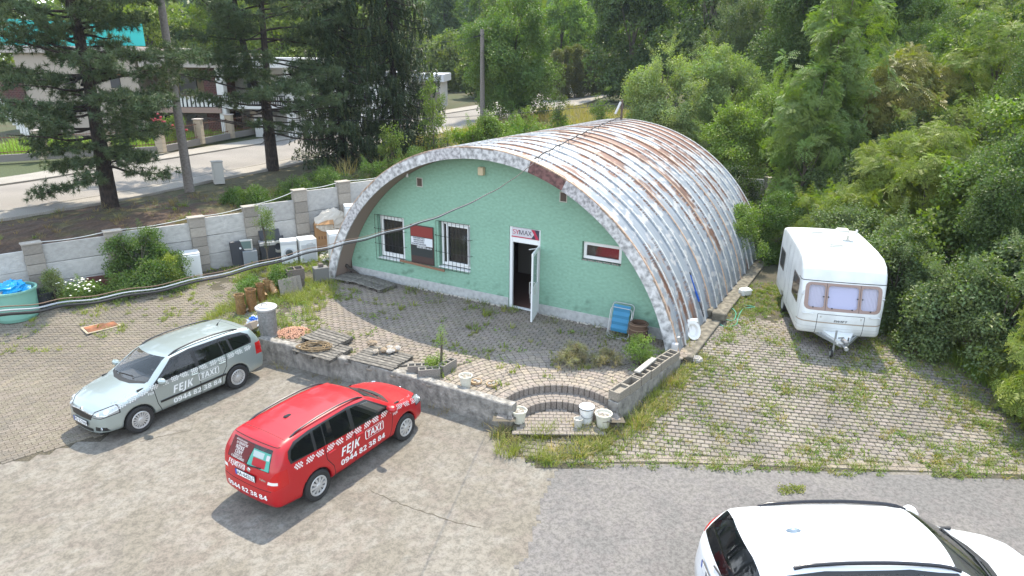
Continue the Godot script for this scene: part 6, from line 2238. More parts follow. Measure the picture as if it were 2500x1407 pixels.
	for i in P.size():
		var p := Vector3(P[i][0], street_y(P[i][1]) + 0.1, P[i][1])
		for k in 6:
			var pb := MB.new()
			pb.box(Transform3D(), Vector3(0.42, 0.235, 0.42), 0.012)
			part(gf, "pier_block", pb, pier, Transform3D(Basis(), p + Vector3(0, 0.12 + 0.245 * k, 0)))
		var cp := MB.new()
		cp.box(Transform3D(), Vector3(0.52, 0.06, 0.52), 0.01)
		part(gf, "pier_cap", cp, pale, Transform3D(Basis(), p + Vector3(0, 1.49, 0)))
		if i < P.size() - 1:
			var q := Vector3(P[i + 1][0], street_y(P[i + 1][1]) + 0.1, P[i + 1][1])
			var fw := MB.new()
			fw.bar(p + Vector3(0, 0.15, 0), q + Vector3(0, 0.15, 0), 0.25, 0.36)
			part(gf, "footing", fw, mat("house_base", 0.22, 0.2, 0.18, 0.9))
			for y in [0.45, 1.2]:
				var rl := MB.new()
				rl.bar(p + Vector3(0, y, 0), q + Vector3(0, y, 0), 0.03, 0.04)
				part(gf, "rail", rl, rust)
			var cnt := int(p.distance_to(q) / 0.15)
			for k in range(1, cnt):
				var bp := p.lerp(q, float(k) / cnt)
				var br := MB.new()
				br.tube([bp + Vector3(0, 0.33, 0), bp + Vector3(0, 1.32, 0)], 0.013, 0.008, 4)
				part(gf, "bar", br, rust)
	var pole := thing("utility_pole", "thick grey concrete pole standing on the bank between the pines", "pole", Vector3(-14.08, 2.2, -28.94))
	var pm := MB.new()
	pm.tube([Vector3(0, -0.2, 0), Vector3(-0.02, 3, 0), Vector3(-0.05, 9.2, 0)], 0.21, 0.135, 14)
	part(pole, "shaft", pm, mat("pole", 0.24, 0.21, 0.185, 0.95, 0, {tex = grey("streak2", 62, 0.02, 5, 0.66, 1.0, 512, 0.8), tile = 1.2}))
	var band := MB.new()
	band.lathe(Transform3D(Basis(), Vector3(-0.05, 8.4, 0)), [Vector2(0.16, 0), Vector2(0.165, 0.02), Vector2(0.165, 0.1), Vector2(0.16, 0.12)], 12)
	part(pole, "band", band, mat("iron", 0.02, 0.02, 0.02, 0.6, 0.3))
	var p2 := thing("power_pole", "grey concrete power pole with wires in front of the maple", "pole", Vector3(-2.53, street_y(-55.85), -55.85))
	var pm2 := MB.new()
	pm2.tube([Vector3(0, -0.2, 0), Vector3(0, 7.1, 0)], 0.22, 0.16, 10)
	part(p2, "shaft", pm2, mats["pole"])
	var arm := MB.new()
	arm.bar(Vector3(-0.7, 6.5, 0.1), Vector3(0.15, 6.7, 0.1), 0.06, 0.08)
	part(p2, "bracket", arm, mat("iron", 0.02, 0.02, 0.02, 0.6, 0.3))
	var p3 := thing("power_pole", "slim wooden power pole far behind beside the bright round tree", "pole", Vector3(11.0, land(11.0, -95.0), -95.0))
	var pm3 := MB.new()
	pm3.tube([Vector3(0, -0.2, 0), Vector3(0, 8.0, 0)], 0.17, 0.12, 8)
	part(p3, "shaft", pm3, mat("pole_wood", 0.13, 0.085, 0.06, 0.95))
	var cb := thing("utility_cabinet", "small grey utility cabinet on the grass by the pavement", "cabinet", Vector3(-13.56, 2.2, -30.8), 0.6)
	var cm := MB.new()
	cm.box(Transform3D(Basis(), Vector3(0, 0.5, 0)), Vector3(0.44, 1.0, 0.32), 0.015)
	part(cb, "body", cm, mat("cabinet", 0.40, 0.385, 0.35, 0.85))
	var cl := MB.new()
	cl.box(Transform3D(Basis(), Vector3(0, 1.02, 0)), Vector3(0.48, 0.05, 0.36), 0.01)
	part(cb, "lid", cl, mat("cabinet2", 0.34, 0.325, 0.30, 0.85))
	var cd := MB.new()
	cd.box(Transform3D(Basis(), Vector3(0, 0.55, 0.165)), Vector3(0.36, 0.75, 0.01), 0.003)
	part(cb, "door", cd, mat("cabinet", 0.40, 0.385, 0.35, 0.85))
func appliance(called: String, label: String, cat: String, at: Vector3, turn: float, size: Vector3, m: Material, door: int) -> Node3D:
	var o := thing(called, label, cat, at, turn)
	var b := MB.new()
	b.box(Transform3D(Basis(), Vector3(0, size.y * 0.5, 0)), size, 0.018)
	part(o, "body", b, m)
	var t := MB.new()
	t.box(Transform3D(Basis(), Vector3(0, size.y + 0.012, 0)), Vector3(size.x + 0.01, 0.03, size.z + 0.01), 0.01)
	part(o, "top", t, m)
	if door == 1:
		var d := MB.new()
		d.lathe(Transform3D(Basis(Vector3.RIGHT, PI / 2), Vector3(0, size.y * 0.5, size.z * 0.5)), [Vector2(0.19, 0.0), Vector2(0.2, 0.03), Vector2(0.15, 0.045), Vector2(0.13, 0.02)], 20)
		part(o, "door_ring", d, mat("plastic_grey", 0.45, 0.46, 0.47, 0.5))
		var g := MB.new()
		g.lathe(Transform3D(Basis(Vector3.RIGHT, PI / 2), Vector3(0, size.y * 0.5, size.z * 0.5)), [Vector2(0.14, 0.015), Vector2(0.08, 0.04), Vector2(0, 0.05)], 18)
		part(o, "door_glass", g, mat("dark_pane_solid", 0.05, 0.06, 0.065, 0.1))
		var p := MB.new()
		p.box(Transform3D(Basis(), Vector3(0, size.y - 0.07, size.z * 0.5 + 0.004)), Vector3(size.x - 0.04, 0.1, 0.012), 0.004)
		part(o, "control_panel", p, mat("plastic_grey", 0.45, 0.46, 0.47, 0.5))
	elif door == 2:
		var d := MB.new()
		d.box(Transform3D(Basis(), Vector3(0, size.y * 0.5, size.z * 0.5 + 0.02)), Vector3(size.x - 0.01, size.y - 0.06, 0.04), 0.012)
		part(o, "door", d, m)
	elif door == 3:
		var d := MB.new()
		d.box(Transform3D(Basis(), Vector3(0, size.y * 0.45, size.z * 0.5 + 0.002)), Vector3(size.x - 0.1, size.y - 0.25, 0.01), 0.003)
		part(o, "rear_panel", d, mat("panel_grey", 0.42, 0.43, 0.43, 0.5))
		var h := MB.new()
		h.tube([Vector3(size.x * 0.3, size.y * 0.75, size.z * 0.5), Vector3(size.x * 0.2, size.y * 0.9, size.z * 0.5 + 0.05), Vector3(-size.x * 0.1, size.y * 0.85, size.z * 0.5 + 0.05), Vector3(-size.x * 0.2, size.y * 0.5, size.z * 0.5 + 0.03)], 0.014, -1, 6)
		part(o, "hose", h, mat("plastic_grey", 0.45, 0.46, 0.47, 0.5))
	return o
func crumple(r: Vector3, sd: int, amp := 0.35) -> ArrayMesh:
	var m := MB.new()
	var nn := noise(sd, 2.4, 3)
	var na := 22
	var nb := 14
	var P := []
	for j in nb + 1:
		for i in na:
			var th := PI * j / nb
			var ph := TAU * i / na
			var e := Vector3(sin(th) * cos(ph), cos(th), sin(th) * sin(ph))
			P.append(e * r * (1.0 + amp * nn.get_noise_3d(e.x * 1.3, e.y * 1.3, e.z * 1.3) * 1.6))
	for j in nb:
		for i in na:
			var a: Vector3 = P[j * na + i]
			var b: Vector3 = P[j * na + (i + 1) % na]
			var c: Vector3 = P[(j + 1) * na + (i + 1) % na]
			var d: Vector3 = P[(j + 1) * na + i]
			m.face([a, b, c], a + b + c)
			m.face([a, c, d], a + c + d)
	return m.mesh()
func build_junk() -> void:
	var white := mat("enamel", 0.62, 0.63, 0.62, 0.35)
	var black := mat("black_plastic", 0.028, 0.030, 0.036, 0.5)
	var p := gyf(44, 775)
	var tub := thing("round_tub", "large pale green plastic tub with a blue bag in it", "tub", p)
	var tm := MB.new()
	tm.lathe(Transform3D(), [Vector2(0, 0.0), Vector2(0.52, 0.0), Vector2(0.56, 0.1), Vector2(0.60, 0.86), Vector2(0.64, 0.87), Vector2(0.645, 0.93), Vector2(0.58, 0.93), Vector2(0.53, 0.12), Vector2(0, 0.1)], 28)
	part(tub, "body", tm, mat("tub_green", 0.17, 0.36, 0.285, 0.6))
	solo("plastic_bag", crumple(Vector3(0.40, 0.24, 0.34), 5), mat("bag_blue", 0.01, 0.30, 0.62, 0.35), "crumpled bright blue plastic bag in the green tub", "bag", "", Transform3D(Basis(), p + Vector3(0.02, 0.88, -0.05)))
	solo("rubbish_sack", crumple(Vector3(0.3, 0.3, 0.3), 6), mat("sack_grey", 0.35, 0.33, 0.30, 0.7), "grey rubbish sack under the blue bag in the green tub", "sack", "", Transform3D(Basis(), p + Vector3(-0.25, 0.68, 0.15)))
	p = gyf(108, 748)
	var t2 := thing("black_tub", "black plastic planter tub beside the green tub", "tub", p)
	var bm := MB.new()
	bm.lathe(Transform3D(), [Vector2(0, 0), Vector2(0.27, 0), Vector2(0.33, 0.46), Vector2(0.36, 0.47), Vector2(0.36, 0.5), Vector2(0.30, 0.5), Vector2(0.27, 0.3), Vector2(0, 0.3)], 22)
	part(t2, "body", bm, black)
	p = gyf(238, 690)
	var bx := thing("planter_box", "brown plastic planter box against the concrete fence", "planter", p, 0.55)
	var pb := MB.new()
	for s in [-1.0, 1.0]:
		pb.box(Transform3D(Basis(Vector3.RIGHT, 0.08 * s), Vector3(0, 0.25, 0.24 * s)), Vector3(0.86, 0.5, 0.03), 0.008)
		pb.box(Transform3D(Basis(Vector3.BACK, -0.06 * s), Vector3(0.42 * s, 0.25, 0)), Vector3(0.03, 0.5, 0.46), 0.008)
	pb.box(Transform3D(Basis(), Vector3(0, 0.06, 0)), Vector3(0.8, 0.05, 0.45))
	part(bx, "box", pb, mat("planter_brown", 0.11, 0.035, 0.025, 0.6))
	appliance("washing_machine", "white washing machine standing between the bush and the fence pier", "washing machine", gyf(462, 668), 0.55, Vector3(0.6, 0.86, 0.58), white, 2)
	p = gyf(572, 640)
	var tv := thing("television", "flat black television standing on its edge by the fence", "television", p, 0.75)
	var tvm := MB.new()
	tvm.box(Transform3D(Basis(Vector3.RIGHT, -0.12), Vector3(0, 0.5, 0)), Vector3(0.68, 1.0, 0.10), 0.03)
	part(tv, "case", tvm, black)
	var tvb := MB.new()
	tvb.lathe(Transform3D(Basis(Vector3.RIGHT, PI / 2 - 0.12), Vector3(0.0, 0.72, -0.02)), [Vector2(0, 0.085), Vector2(0.035, 0.083), Vector2(0.04, 0.05)], 12)
	part(tv, "badge", tvb, white)
	p = gyf(611, 648)
	var cab := thing("grey_cabinet", "low grey cabinet carrying the small monitor", "cabinet", p, 0.5)
	var cm := MB.new()
	cm.box(Transform3D(Basis(), Vector3(0, 0.30, 0)), Vector3(0.5, 0.60, 0.45), 0.01)
	part(cab, "body", cm, mat("cab_grey", 0.20, 0.215, 0.225, 0.7))
	var mon := thing("monitor", "small grey tube monitor on top of the low cabinet", "monitor", p + Vector3(-0.08, 0.60, 0), 0.35)
	var mm := MB.new()
	mm.box(Transform3D(Basis(), Vector3(0, 0.21, 0.05)), Vector3(0.44, 0.40, 0.14), 0.02)
	mm.box(Transform3D(Basis(), Vector3(0, 0.21, -0.13)), Vector3(0.34, 0.30, 0.28), 0.05)
	part(mon, "case", mm, mat("beige", 0.42, 0.41, 0.37, 0.6))
	var ms := MB.new()
	ms.box(Transform3D(Basis(), Vector3(0, 0.22, 0.122)), Vector3(0.34, 0.28, 0.006), 0.002)
	part(mon, "screen", ms, mat("tube", 0.12, 0.17, 0.16, 0.15))
	p = gyf(650, 637)
	var stv := thing("gas_cooker", "grey steel cooker with an open dark oven beside the monitor", "cooker", p, 0.45)
	var so := MB.new()
	so.box(Transform3D(Basis(), Vector3(0, 0.76, 0)), Vector3(0.55, 0.12, 0.5), 0.01)
	part(stv, "hob", so, mat("steel_dull", 0.42, 0.42, 0.42, 0.4, 0.4))
	var sb := MB.new()
	sb.box(Transform3D(Basis(), Vector3(0, 0.35, 0)), Vector3(0.53, 0.7, 0.46), 0.01)
	part(stv, "oven", sb, black)
	for q in [[0.30, 0.42, 0.62, "tall dark board leaning on the fence behind the cooker", 628, 615, 1.25, 0.75], [-0.2, 0.3, 0.6, "dark panel leaning on the tall board", 655, 630, 1.0, 0.7], [0.1, 0.25, 0.5, "black cooker door leaning in front of the dark boards", 680, 632, 0.95, 0.4]]:
		var lp := gyf(q[4], q[5])
		var bo := MB.new()
		bo.box(Transform3D(Basis(Vector3.UP, q[2]) * Basis(Vector3.RIGHT, -q[1]), Vector3(0, q[6] * 0.48, 0)), Vector3(q[7], q[6], 0.05), 0.008)
		solo("leaning_panel", bo, black, q[3], "panel", "", Transform3D(Basis(), lp))
	p = gyf(667, 625)
	var ring := MB.new()
	ring.lathe(Transform3D(Basis(Vector3.UP, 0.5) * Basis(Vector3.RIGHT, PI / 2 - 0.15), Vector3(0, 0.55, 0.1)), [Vector2(0.13, 0), Vector2(0.15, 0.05), Vector2(0.22, 0.05), Vector2(0.24, 0.0)], 20)
	solo("door_ring", ring, mat("ring_white", 0.48, 0.45, 0.38, 0.6), "round white machine door ring leaning on the black panels", "ring", "", Transform3D(Basis(), p))
	appliance("washing_machine", "white washing machine with its glass front showing beside the black panels", "washing machine", gyf(708, 640), 0.35, Vector3(0.58, 0.85, 0.52), white, 1)
	appliance("washing_machine", "white washing machine turned with its grooved back to the yard", "washing machine", gyf(752, 636), 0.5, Vector3(0.62, 0.86, 0.62), white, 3)
	p = gyf(757, 612)
	var cb := thing("cardboard_box", "open brown cardboard box behind the washing machines", "box", p + Vector3(0.25, 0, -0.6), 0.35)
	var card := mat("card", 0.33, 0.185, 0.085, 0.9)
	var cbm := MB.new()
	for s in [-1.0, 1.0]:
		cbm.box(Transform3D(Basis(), Vector3(0, 0.55, 0.34 * s)), Vector3(0.75, 1.1, 0.015))
		cbm.box(Transform3D(Basis(), Vector3(0.37 * s, 0.55, 0)), Vector3(0.015, 1.1, 0.66))
	cbm.box(Transform3D(Basis(), Vector3(0, 0.2, 0)), Vector3(0.73, 0.02, 0.66))
	part(cb, "carton", cbm, card)
	for s in [-1.0, 1.0]:
		var fl := MB.new()
		fl.box(Transform3D(Basis(Vector3.RIGHT, 0.7 * s), Vector3(0, 1.17, 0.42 * s)), Vector3(0.73, 0.015, 0.22))
		part(cb, "flap", fl, card)
	for k in 5:
		var pr := MB.new()
		pr.box(Transform3D(Basis(), Vector3(-0.22 + k * 0.11, 0.55, 0.349)), Vector3(0.05, 0.12, 0.003))
		part(cb, "print", pr, mat("card_print", 0.16, 0.08, 0.04, 0.9))
	solo("foam_sheet", crumple(Vector3(0.62, 0.40, 0.10), 9, 0.22), mat("foam", 0.50, 0.45, 0.38, 0.8), "pale wrapped foam sheet leaning against the fence pier", "sheet", "", Transform3D(Basis(Vector3.UP, 0.65) * Basis(Vector3.RIGHT, -0.3) * Basis(Vector3.BACK, 0.2), Vector3(-7.2, yard_y(-7.3, -26) + 1.2, -25.9)))
	appliance("fridge", "tall white fridge by the fence beside the arched roof", "fridge", Vector3(-6.35, yard_y(-6.3, -26.2), -26.1), 0.35, Vector3(0.62, 1.75, 0.62), white, 2)
	appliance("fridge", "grey white freezer farther along behind the tall fridge", "fridge", Vector3(-5.55, yard_y(-5.5, -27.3), -27.2), 0.35, Vector3(0.7, 2.1, 0.65), mat("enamel_old", 0.45, 0.45, 0.42, 0.5), 2)
	appliance("fridge", "low white fridge topped with cardboard beside the arched roof", "fridge", Vector3(-6.65, yard_y(-6.6, -24.4), -24.5), 0.4, Vector3(0.6, 1.05, 0.6), white, 2)
	var dm := MB.new()
	dm.box(Transform3D(), Vector3(0.09, 0.02, 0.06), 0.004)
	var xf := []
	for i in 420:
		var q := spot(rnd(782, 815), rnd(575, 640), 0.5)
		xf.append(Transform3D(Basis(Vector3.UP, rnd(0, 6)) * Basis(Vector3.RIGHT, rnd(-0.6, 0.6)), Vector3(q.x, yard_y(q.x, q.z) + rnd(0.0, 0.06), q.z)))
	var rub := many(self, "tile_rubble", dm.mesh(), mat("rubble", 0.48, 0.45, 0.40, 0.9), xf)
	rub.set_meta("kind", "stuff")
	rub.set_meta("label", "pale broken tile rubble beside the arched roof")
	rub.set_meta("category", "rubble")
	var blk := mat("block_dark", 0.20, 0.165, 0.14, 0.95, 0, {tex = grey("paver_grain", 41, 0.08, 4, 0.68, 1.0, 256), tile = 0.7})
	p = gy(722, 706)
	for k in 2:
		solo("concrete_block", hollow_block(Vector3(0.55, 0.36, 0.4), 2), blk, ["brown concrete hollow block at the bottom of the stack by the clay pipes", "brown concrete hollow block on top of the stack by the clay pipes"][k], "block", "", Transform3D(Basis(Vector3.UP, 0.45 + 0.06 * k), p + Vector3(0.02 * k, 0.37 * k, 0)))
	p = gy(785, 690)
	var chim := thing("chimney_block", "dark grey chimney block with a small stub standing by the arch foot", "block", p, 0.5)
	var cbk := MB.new()
	cbk.box(Transform3D(Basis(), Vector3(0, 0.28, 0)), Vector3(0.48, 0.56, 0.34), 0.015)
	part(chim, "body", cbk, mat("block_grey", 0.16, 0.155, 0.145, 0.95))
	var stub := MB.new()
	stub.box(Transform3D(Basis(), Vector3(0.02, 0.62, 0)), Vector3(0.16, 0.12, 0.14), 0.02)
	part(chim, "stub", stub, blk)
	for k in 3:
		var sl := MB.new()
		sl.box(Transform3D(Basis(Vector3.UP, 0.55) * Basis(Vector3.RIGHT, -0.42), Vector3(0, 0.27, 0)), Vector3(0.42, 0.56, 0.045), 0.006)
		solo("concrete_slab", sl, mat("block", 0.33, 0.29, 0.235, 0.95), "thin concrete paving slab leaning in a row on the block stack", "slab", "slabs leaning on the block stack", Transform3D(Basis(), gy(700 + k * 11, 722 - k * 4)))
	var clay := []
	for k in 3:
		clay.append(mat("clay%d" % k, [0.33, 0.29, 0.36][k], [0.185, 0.15, 0.215][k], [0.06, 0.055, 0.085][k], 0.45, 0, {tex = grey("plaster2", 72, 0.03, 4, 0.6, 1.0, 256), tile = 0.5, world = false}))
	for c in [[589, 766, 0.13, 0.62, 0.0, 1], [592, 768, 0.10, 0.30, 0.05, 0], [618, 760, 0.13, 0.70, 0.0, 1], [610, 745, 0.10, 0.55, 0.0, 0], [640, 738, 0.11, 0.60, 0.05, 0], [654, 722, 0.11, 0.52, -0.08, 1], [664, 714, 0.11, 0.50, 0.0, 0], [674, 727, 0.12, 0.50, 1.0, 0], [650, 732, 0.075, 0.55, 1.35, 0], [684, 706, 0.11, 0.45, 0.0, 0], [699, 702, 0.11, 0.45, 0.0, 0], [630, 728, 0.10, 0.50, 0.1, 0]]:
		var q := gy(c[0], c[1])
		var cp := thing("clay_pipe", ["glazed brown clay pipe standing in the weeds by the dustbin", "glazed brown clay pipe with a side branch standing by the dustbin"][c[5]] if c[4] < 0.5 else "glazed brown clay pipe lying tilted among the standing ones", "pipe", q, rnd(0, 6), "clay pipes heaped by the dustbin")
		if c[4] > 0.5:
			q.y += 0.1
			cp.position = q
			cp.rotation.y = 2.2
		var pm := MB.new()
		var r: float = c[2]
		var h: float = c[3]
		pm.lathe(Transform3D(Basis(Vector3.BACK, -c[4]), Vector3.ZERO), [Vector2(r, 0), Vector2(r, h - 0.09), Vector2(r * 1.16, h - 0.07), Vector2(r * 1.18, h), Vector2(r * 1.02, h), Vector2(r * 0.88, h - 0.1), Vector2(r * 0.86, 0.05), Vector2(0, 0.05)], 18)
		part(cp, "barrel", pm, clay[(int(c[0]) + int(c[1])) % 3])
		if c[5] == 1:
			var br := MB.new()
			br.tube([Vector3(0, h * 0.55, 0), Vector3(-0.24, h * 0.25, 0.05)], r * 0.9, r * 0.95, 14)
			part(cp, "branch", br, clay[int(c[0]) % 3])
	p = spot(657, 821, TER)
	var can := thing("dustbin", "galvanised steel dustbin with a lid on the corner of the terrace", "dustbin", p)
	var zinc := mat("zinc", 0.36, 0.365, 0.36, 0.5, 0.4, {tex = grey("streak2", 62, 0.02, 5, 0.66, 1.0, 512, 0.8), tile = 0.9, world = false})
	var cn := MB.new()
	cn.lathe(Transform3D(), [Vector2(0, 0.02), Vector2(0.215, 0.0), Vector2(0.225, 0.03), Vector2(0.215, 0.05), Vector2(0.245, 0.80), Vector2(0.265, 0.81), Vector2(0.265, 0.84), Vector2(0.24, 0.85)], 30)
	part(can, "body", cn, zinc)
	for i in 20:
		var rb := MB.new()
		var a := TAU * i / 20.0
		rb.tube([Vector3(cos(a) * 0.222, 0.12, sin(a) * 0.222), Vector3(cos(a) * 0.234, 0.48, sin(a) * 0.234)], 0.008, 0.008, 5)
		part(can, "rib", rb, zinc)
	var ld := MB.new()
	ld.lathe(Transform3D(Basis(Vector3.RIGHT, 0.05), Vector3(0, 0.86, 0)), [Vector2(0.285, -0.05), Vector2(0.29, 0.0), Vector2(0.27, 0.015), Vector2(0.22, 0.02), Vector2(0.2, 0.05), Vector2(0.0, 0.06)], 30)
	part(can, "lid", ld, mat("zinc_light", 0.42, 0.42, 0.41, 0.5, 0.35))
	var hn := MB.new()
	hn.tube([Vector3(-0.1, 0.90, 0.05), Vector3(-0.08, 0.97, 0.05), Vector3(0.04, 0.97, 0.05), Vector3(0.06, 0.90, 0.05)], 0.012, -1, 6)
	part(can, "lid_handle", hn, zinc)
	p = gy(612, 812)
	var bl := MB.new()
	bl.box(Transform3D(Basis(Vector3.UP, -0.6) * Basis(Vector3.BACK, 0.5), Vector3(0, 0.16, 0)), Vector3(0.55, 0.24, 0.28), 0.03)
	solo("stone_block", bl, mat("block_tan", 0.27, 0.225, 0.18, 0.95), "tan stone block tipped over beside the dustbin", "block", "", Transform3D(Basis(), p))
	solo("rubbish_bag", crumple(Vector3(0.24, 0.2, 0.22), 12, 0.5), mat("bag_white", 0.55, 0.62, 0.70, 0.4), "crumpled white and blue plastic bag beside the dustbin", "bag", "", Transform3D(Basis(), gy(628, 806) + Vector3(0, 0.16, 0)))
	solo("blue_wrapper", crumple(Vector3(0.11, 0.06, 0.1), 13, 0.5), mat("bag_blue2", 0.03, 0.14, 0.50, 0.4), "small blue plastic wrapper on the white bag", "wrapper", "", Transform3D(Basis(), gy(624, 806) + Vector3(0, 0.36, 0.05)))
	p = gy(247, 800)
	var mh := thing("manhole_cover", "rusty rectangular steel cover set in the left paving", "cover", p + Vector3(0, 0.02, 0), 0.80)
	var fr := MB.new()
	frame(fr, -0.46, 0.46, -0.32, 0.32, 0.06, 0.0, 0.03)
	part(mh, "frame", fr, mat("conc_rim", 0.34, 0.28, 0.20, 0.95), Transform3D(Basis(Vector3.RIGHT, -PI / 2), Vector3.ZERO))
	var pl := MB.new()
	pl.box(Transform3D(Basis(), Vector3(0, 0.01, 0)), Vector3(0.79, 0.025, 0.51), 0.006)
	part(mh, "plate", pl, mat("rust_plate", 0.33, 0.125, 0.055, 0.85, 0, {tex = grey("flake2", 107, 0.01, 4, 0.45, 1.0, 256), tile = 1.4}))
func pallet(label: String, at: Vector3, turn: float, w: float, l: float, n: int, tilt := 0.0) -> Node3D:
	var o := thing("wood_pallet", label, "pallet", at, turn)
	var tones := []
	for k in 3:
		var t := [0.85, 1.0, 1.18][k] as float
		tones.append(mat("oldplank%d" % k, 0.26 * t, 0.235 * t, 0.20 * t, 0.95, 0, {tex = grey("woodgrain", 81, 0.02, 5, 0.5, 1.0, 256, 1.0, 1, 8), tile = Vector3(0.9, 0.9, 0.25), world = false}))
	for i in 3:
		var m := MB.new()
		m.box(Transform3D(Basis(), Vector3(lerpf(-w * 0.45, w * 0.45, i / 2.0), 0.05, 0)), Vector3(0.09, 0.09, l), 0.006)
		part(o, "bearer", m, tones[0])
	for i in n:
		var m := MB.new()
		m.box(Transform3D(Basis(Vector3.UP, rnd(-0.012, 0.012)), Vector3(rnd(-0.02, 0.02), 0.108 + rnd(-0.003, 0.003), lerpf(-l * 0.5 + 0.05, l * 0.5 - 0.05, float(i) / (n - 1)))), Vector3(w + rnd(-0.05, 0.05), 0.022, l / n - 0.022), 0.004)
		part(o, "plank", m, tones[i % 3])
	o.rotation.x = tilt
	return o
func pebble_mesh(sd: int) -> ArrayMesh:
	return crumple(Vector3(0.09, 0.055, 0.07), sd, 0.2)
func build_terrace_things() -> void:
	var wall_dir := 0.483 * -1.0
	pallet("weathered grey wooden pallet with a coil of rope on it by the terrace wall", spot(775, 862, TER) + Vector3(0.15, 0, 0), wall_dir, 1.25, 0.9, 7)
	pallet("weathered grey wooden pallet partly lying on its neighbour behind the rope coil", spot(800, 835, TER) + Vector3(0.0, 0.03, 0), wall_dir - 0.08, 1.2, 0.75, 6, 0.03)
	pallet("weathered grey wooden pallet with a heap of stones on it", spot(930, 882, TER), wall_dir + 0.03, 1.35, 0.95, 8)
	pallet("grey wooden pallet lying in the shade at the left end of the green wall", hut(-5.15, 0.0, -0.55), HUT_ANGLE + 0.1, 1.2, 0.8, 6)
	pallet("grey wooden pallet beside the other one in the shade under the windows", hut(-4.05, 0.0, -0.62), HUT_ANGLE - 0.15, 1.1, 0.8, 6)
	var rc := spot(768, 862, TER) + Vector3(0, 0.13, 0)
	var rp := []
	for i in 170:
		var a := i * 0.31
		var r := 0.26 + 0.07 * sin(i * 0.37) + 0.03 * sin(i * 1.7)
		rp.append(rc + Vector3(cos(a) * r * 1.35, 0.012 + 0.02 * absf(sin(i * 0.23)) + i * 0.0004, sin(a) * r * 0.8))
	var rm := MB.new()
	rm.tube(rp, 0.013, -1, 5)
	solo("rope_coil", rm, mat("rope", 0.20, 0.14, 0.075, 0.95), "tangled brown rope coil on the wooden pallet", "rope")
	var sm := []
	for k in 3:
		sm.append(mat("stone%d" % k, [0.33, 0.28, 0.38][k], [0.28, 0.21, 0.35][k], [0.22, 0.14, 0.31][k], 0.9))
	var peb := [pebble_mesh(31), pebble_mesh(32), pebble_mesh(33)]
	var big := spot(908, 852, TER) + Vector3(0, 0.17, 0)
	solo("stone", crumple(Vector3(0.14, 0.07, 0.10), 34, 0.2), sm[1], "single tan stone at the corner of the stone pallet", "stone", "", Transform3D(Basis(), big))
	var c0 := spot(945, 868, TER) + Vector3(0, 0.16, 0)
	for i in 17:
		var q := c0 + Vector3(rnd(-0.28, 0.28), rnd(0.0, 0.05), rnd(-0.16, 0.18))
		solo("stone", peb[i % 3], sm[i % 3], "rounded stone in the heap on the wooden pallet", "stone", "stones heaped on the pallet", Transform3D(Basis(Vector3.UP, rnd(0, 6)).scaled(Vector3.ONE * rnd(0.6, 1.15)), q))
	var blk := mat("block_pale", 0.30, 0.27, 0.23, 0.95, 0, {tex = grey("paver_grain", 41, 0.08, 4, 0.68, 1.0, 256), tile = 0.7})
	for b in [[1022, 912, 0.10, "grey hollow block at the pallet end of the small flower bed"], [1048, 921, 0.22, "grey hollow block at the front of the small flower bed"], [1092, 905, 1.0, "grey hollow block at the far corner of the small flower bed"]]:
		solo("hollow_block", hollow_block(Vector3(0.52, 0.24, 0.2), 3), blk, b[3], "block", "", Transform3D(Basis(Vector3.UP, b[2]), spot(b[0], b[1], TER)))
	for b in [[1000, 905, 0.05], [1045, 900, -0.3], [985, 893, 0.4]]:
		var m := MB.new()
		m.box(Transform3D(), Vector3(0.55, 0.05, 0.16), 0.008)
		solo("loose_slat", m, blk, "loose grey slat lying beside the hollow blocks", "slat", "loose slats by the flower bed", Transform3D(Basis(Vector3.UP, b[2]), spot(b[0], b[1], TER) + Vector3(0, 0.03, 0)))
	var potm := mat("pot_white", 0.55, 0.53, 0.44, 0.6)
	var soil := mat("pot_soil", 0.30, 0.26, 0.20, 1.0)
	for q in [[1137, 944, TER, 0.15, 0.29, "pale ribbed flower pot standing on the terrace"], [1267, 1030, 0.15, 0.17, 0.30, "pale pot full of gravel at the wall end of the steps"], [1472, 1040, 0.15, 0.18, 0.32, "pale pot full of stones beside the enamel bucket"]]:
		var po := thing("flower_pot", q[5], "pot", spot(q[0], q[1], q[2]))
		var pm := MB.new()
		var r: float = q[3]
		var h: float = q[4]
		pm.lathe(Transform3D(), [Vector2(0, 0), Vector2(r * 0.72, 0), Vector2(r * 0.95, h * 0.86), Vector2(r * 1.06, h * 0.87), Vector2(r * 1.08, h), Vector2(r * 0.95, h), Vector2(r * 0.88, h * 0.84), Vector2(0, h * 0.84)], 24)
		part(po, "pot", pm, potm)
		for i in 14:
			part(po, "pot_stone", peb[i % 3], soil if i % 2 == 0 else sm[2], Transform3D(Basis(Vector3.UP, rnd(0, 6)).scaled(Vector3.ONE * 0.45), Vector3(rnd(-0.6, 0.6) * r, h * 0.86, rnd(-0.6, 0.6) * r)))
	for q in [[1163, 936, "round clay saucer of pebbles next to the ribbed flower pot"], [1201, 942, "round clay saucer of pebbles on the terrace edge near the steps"]]:
		var so := thing("plant_saucer", q[2], "saucer", spot(q[0], q[1], TER))
		var pm := MB.new()
		pm.lathe(Transform3D(), [Vector2(0, 0), Vector2(0.12, 0), Vector2(0.135, 0.07), Vector2(0.12, 0.07), Vector2(0.105, 0.03), Vector2(0, 0.03)], 22)
		part(so, "dish", pm, mat("saucer", 0.38, 0.27, 0.165, 0.8))
		for i in 7:
			part(so, "pebble", peb[i % 3], sm[2], Transform3D(Basis(Vector3.UP, rnd(0, 6)).scaled(Vector3.ONE * 0.42), Vector3(rnd(-0.07, 0.07), 0.05, rnd(-0.07, 0.07))))
	var eb := thing("enamel_bucket", "white enamel bucket with a flat lid on the step landing", "bucket", spot(1431, 1030, 0.15))
	var em := MB.new()
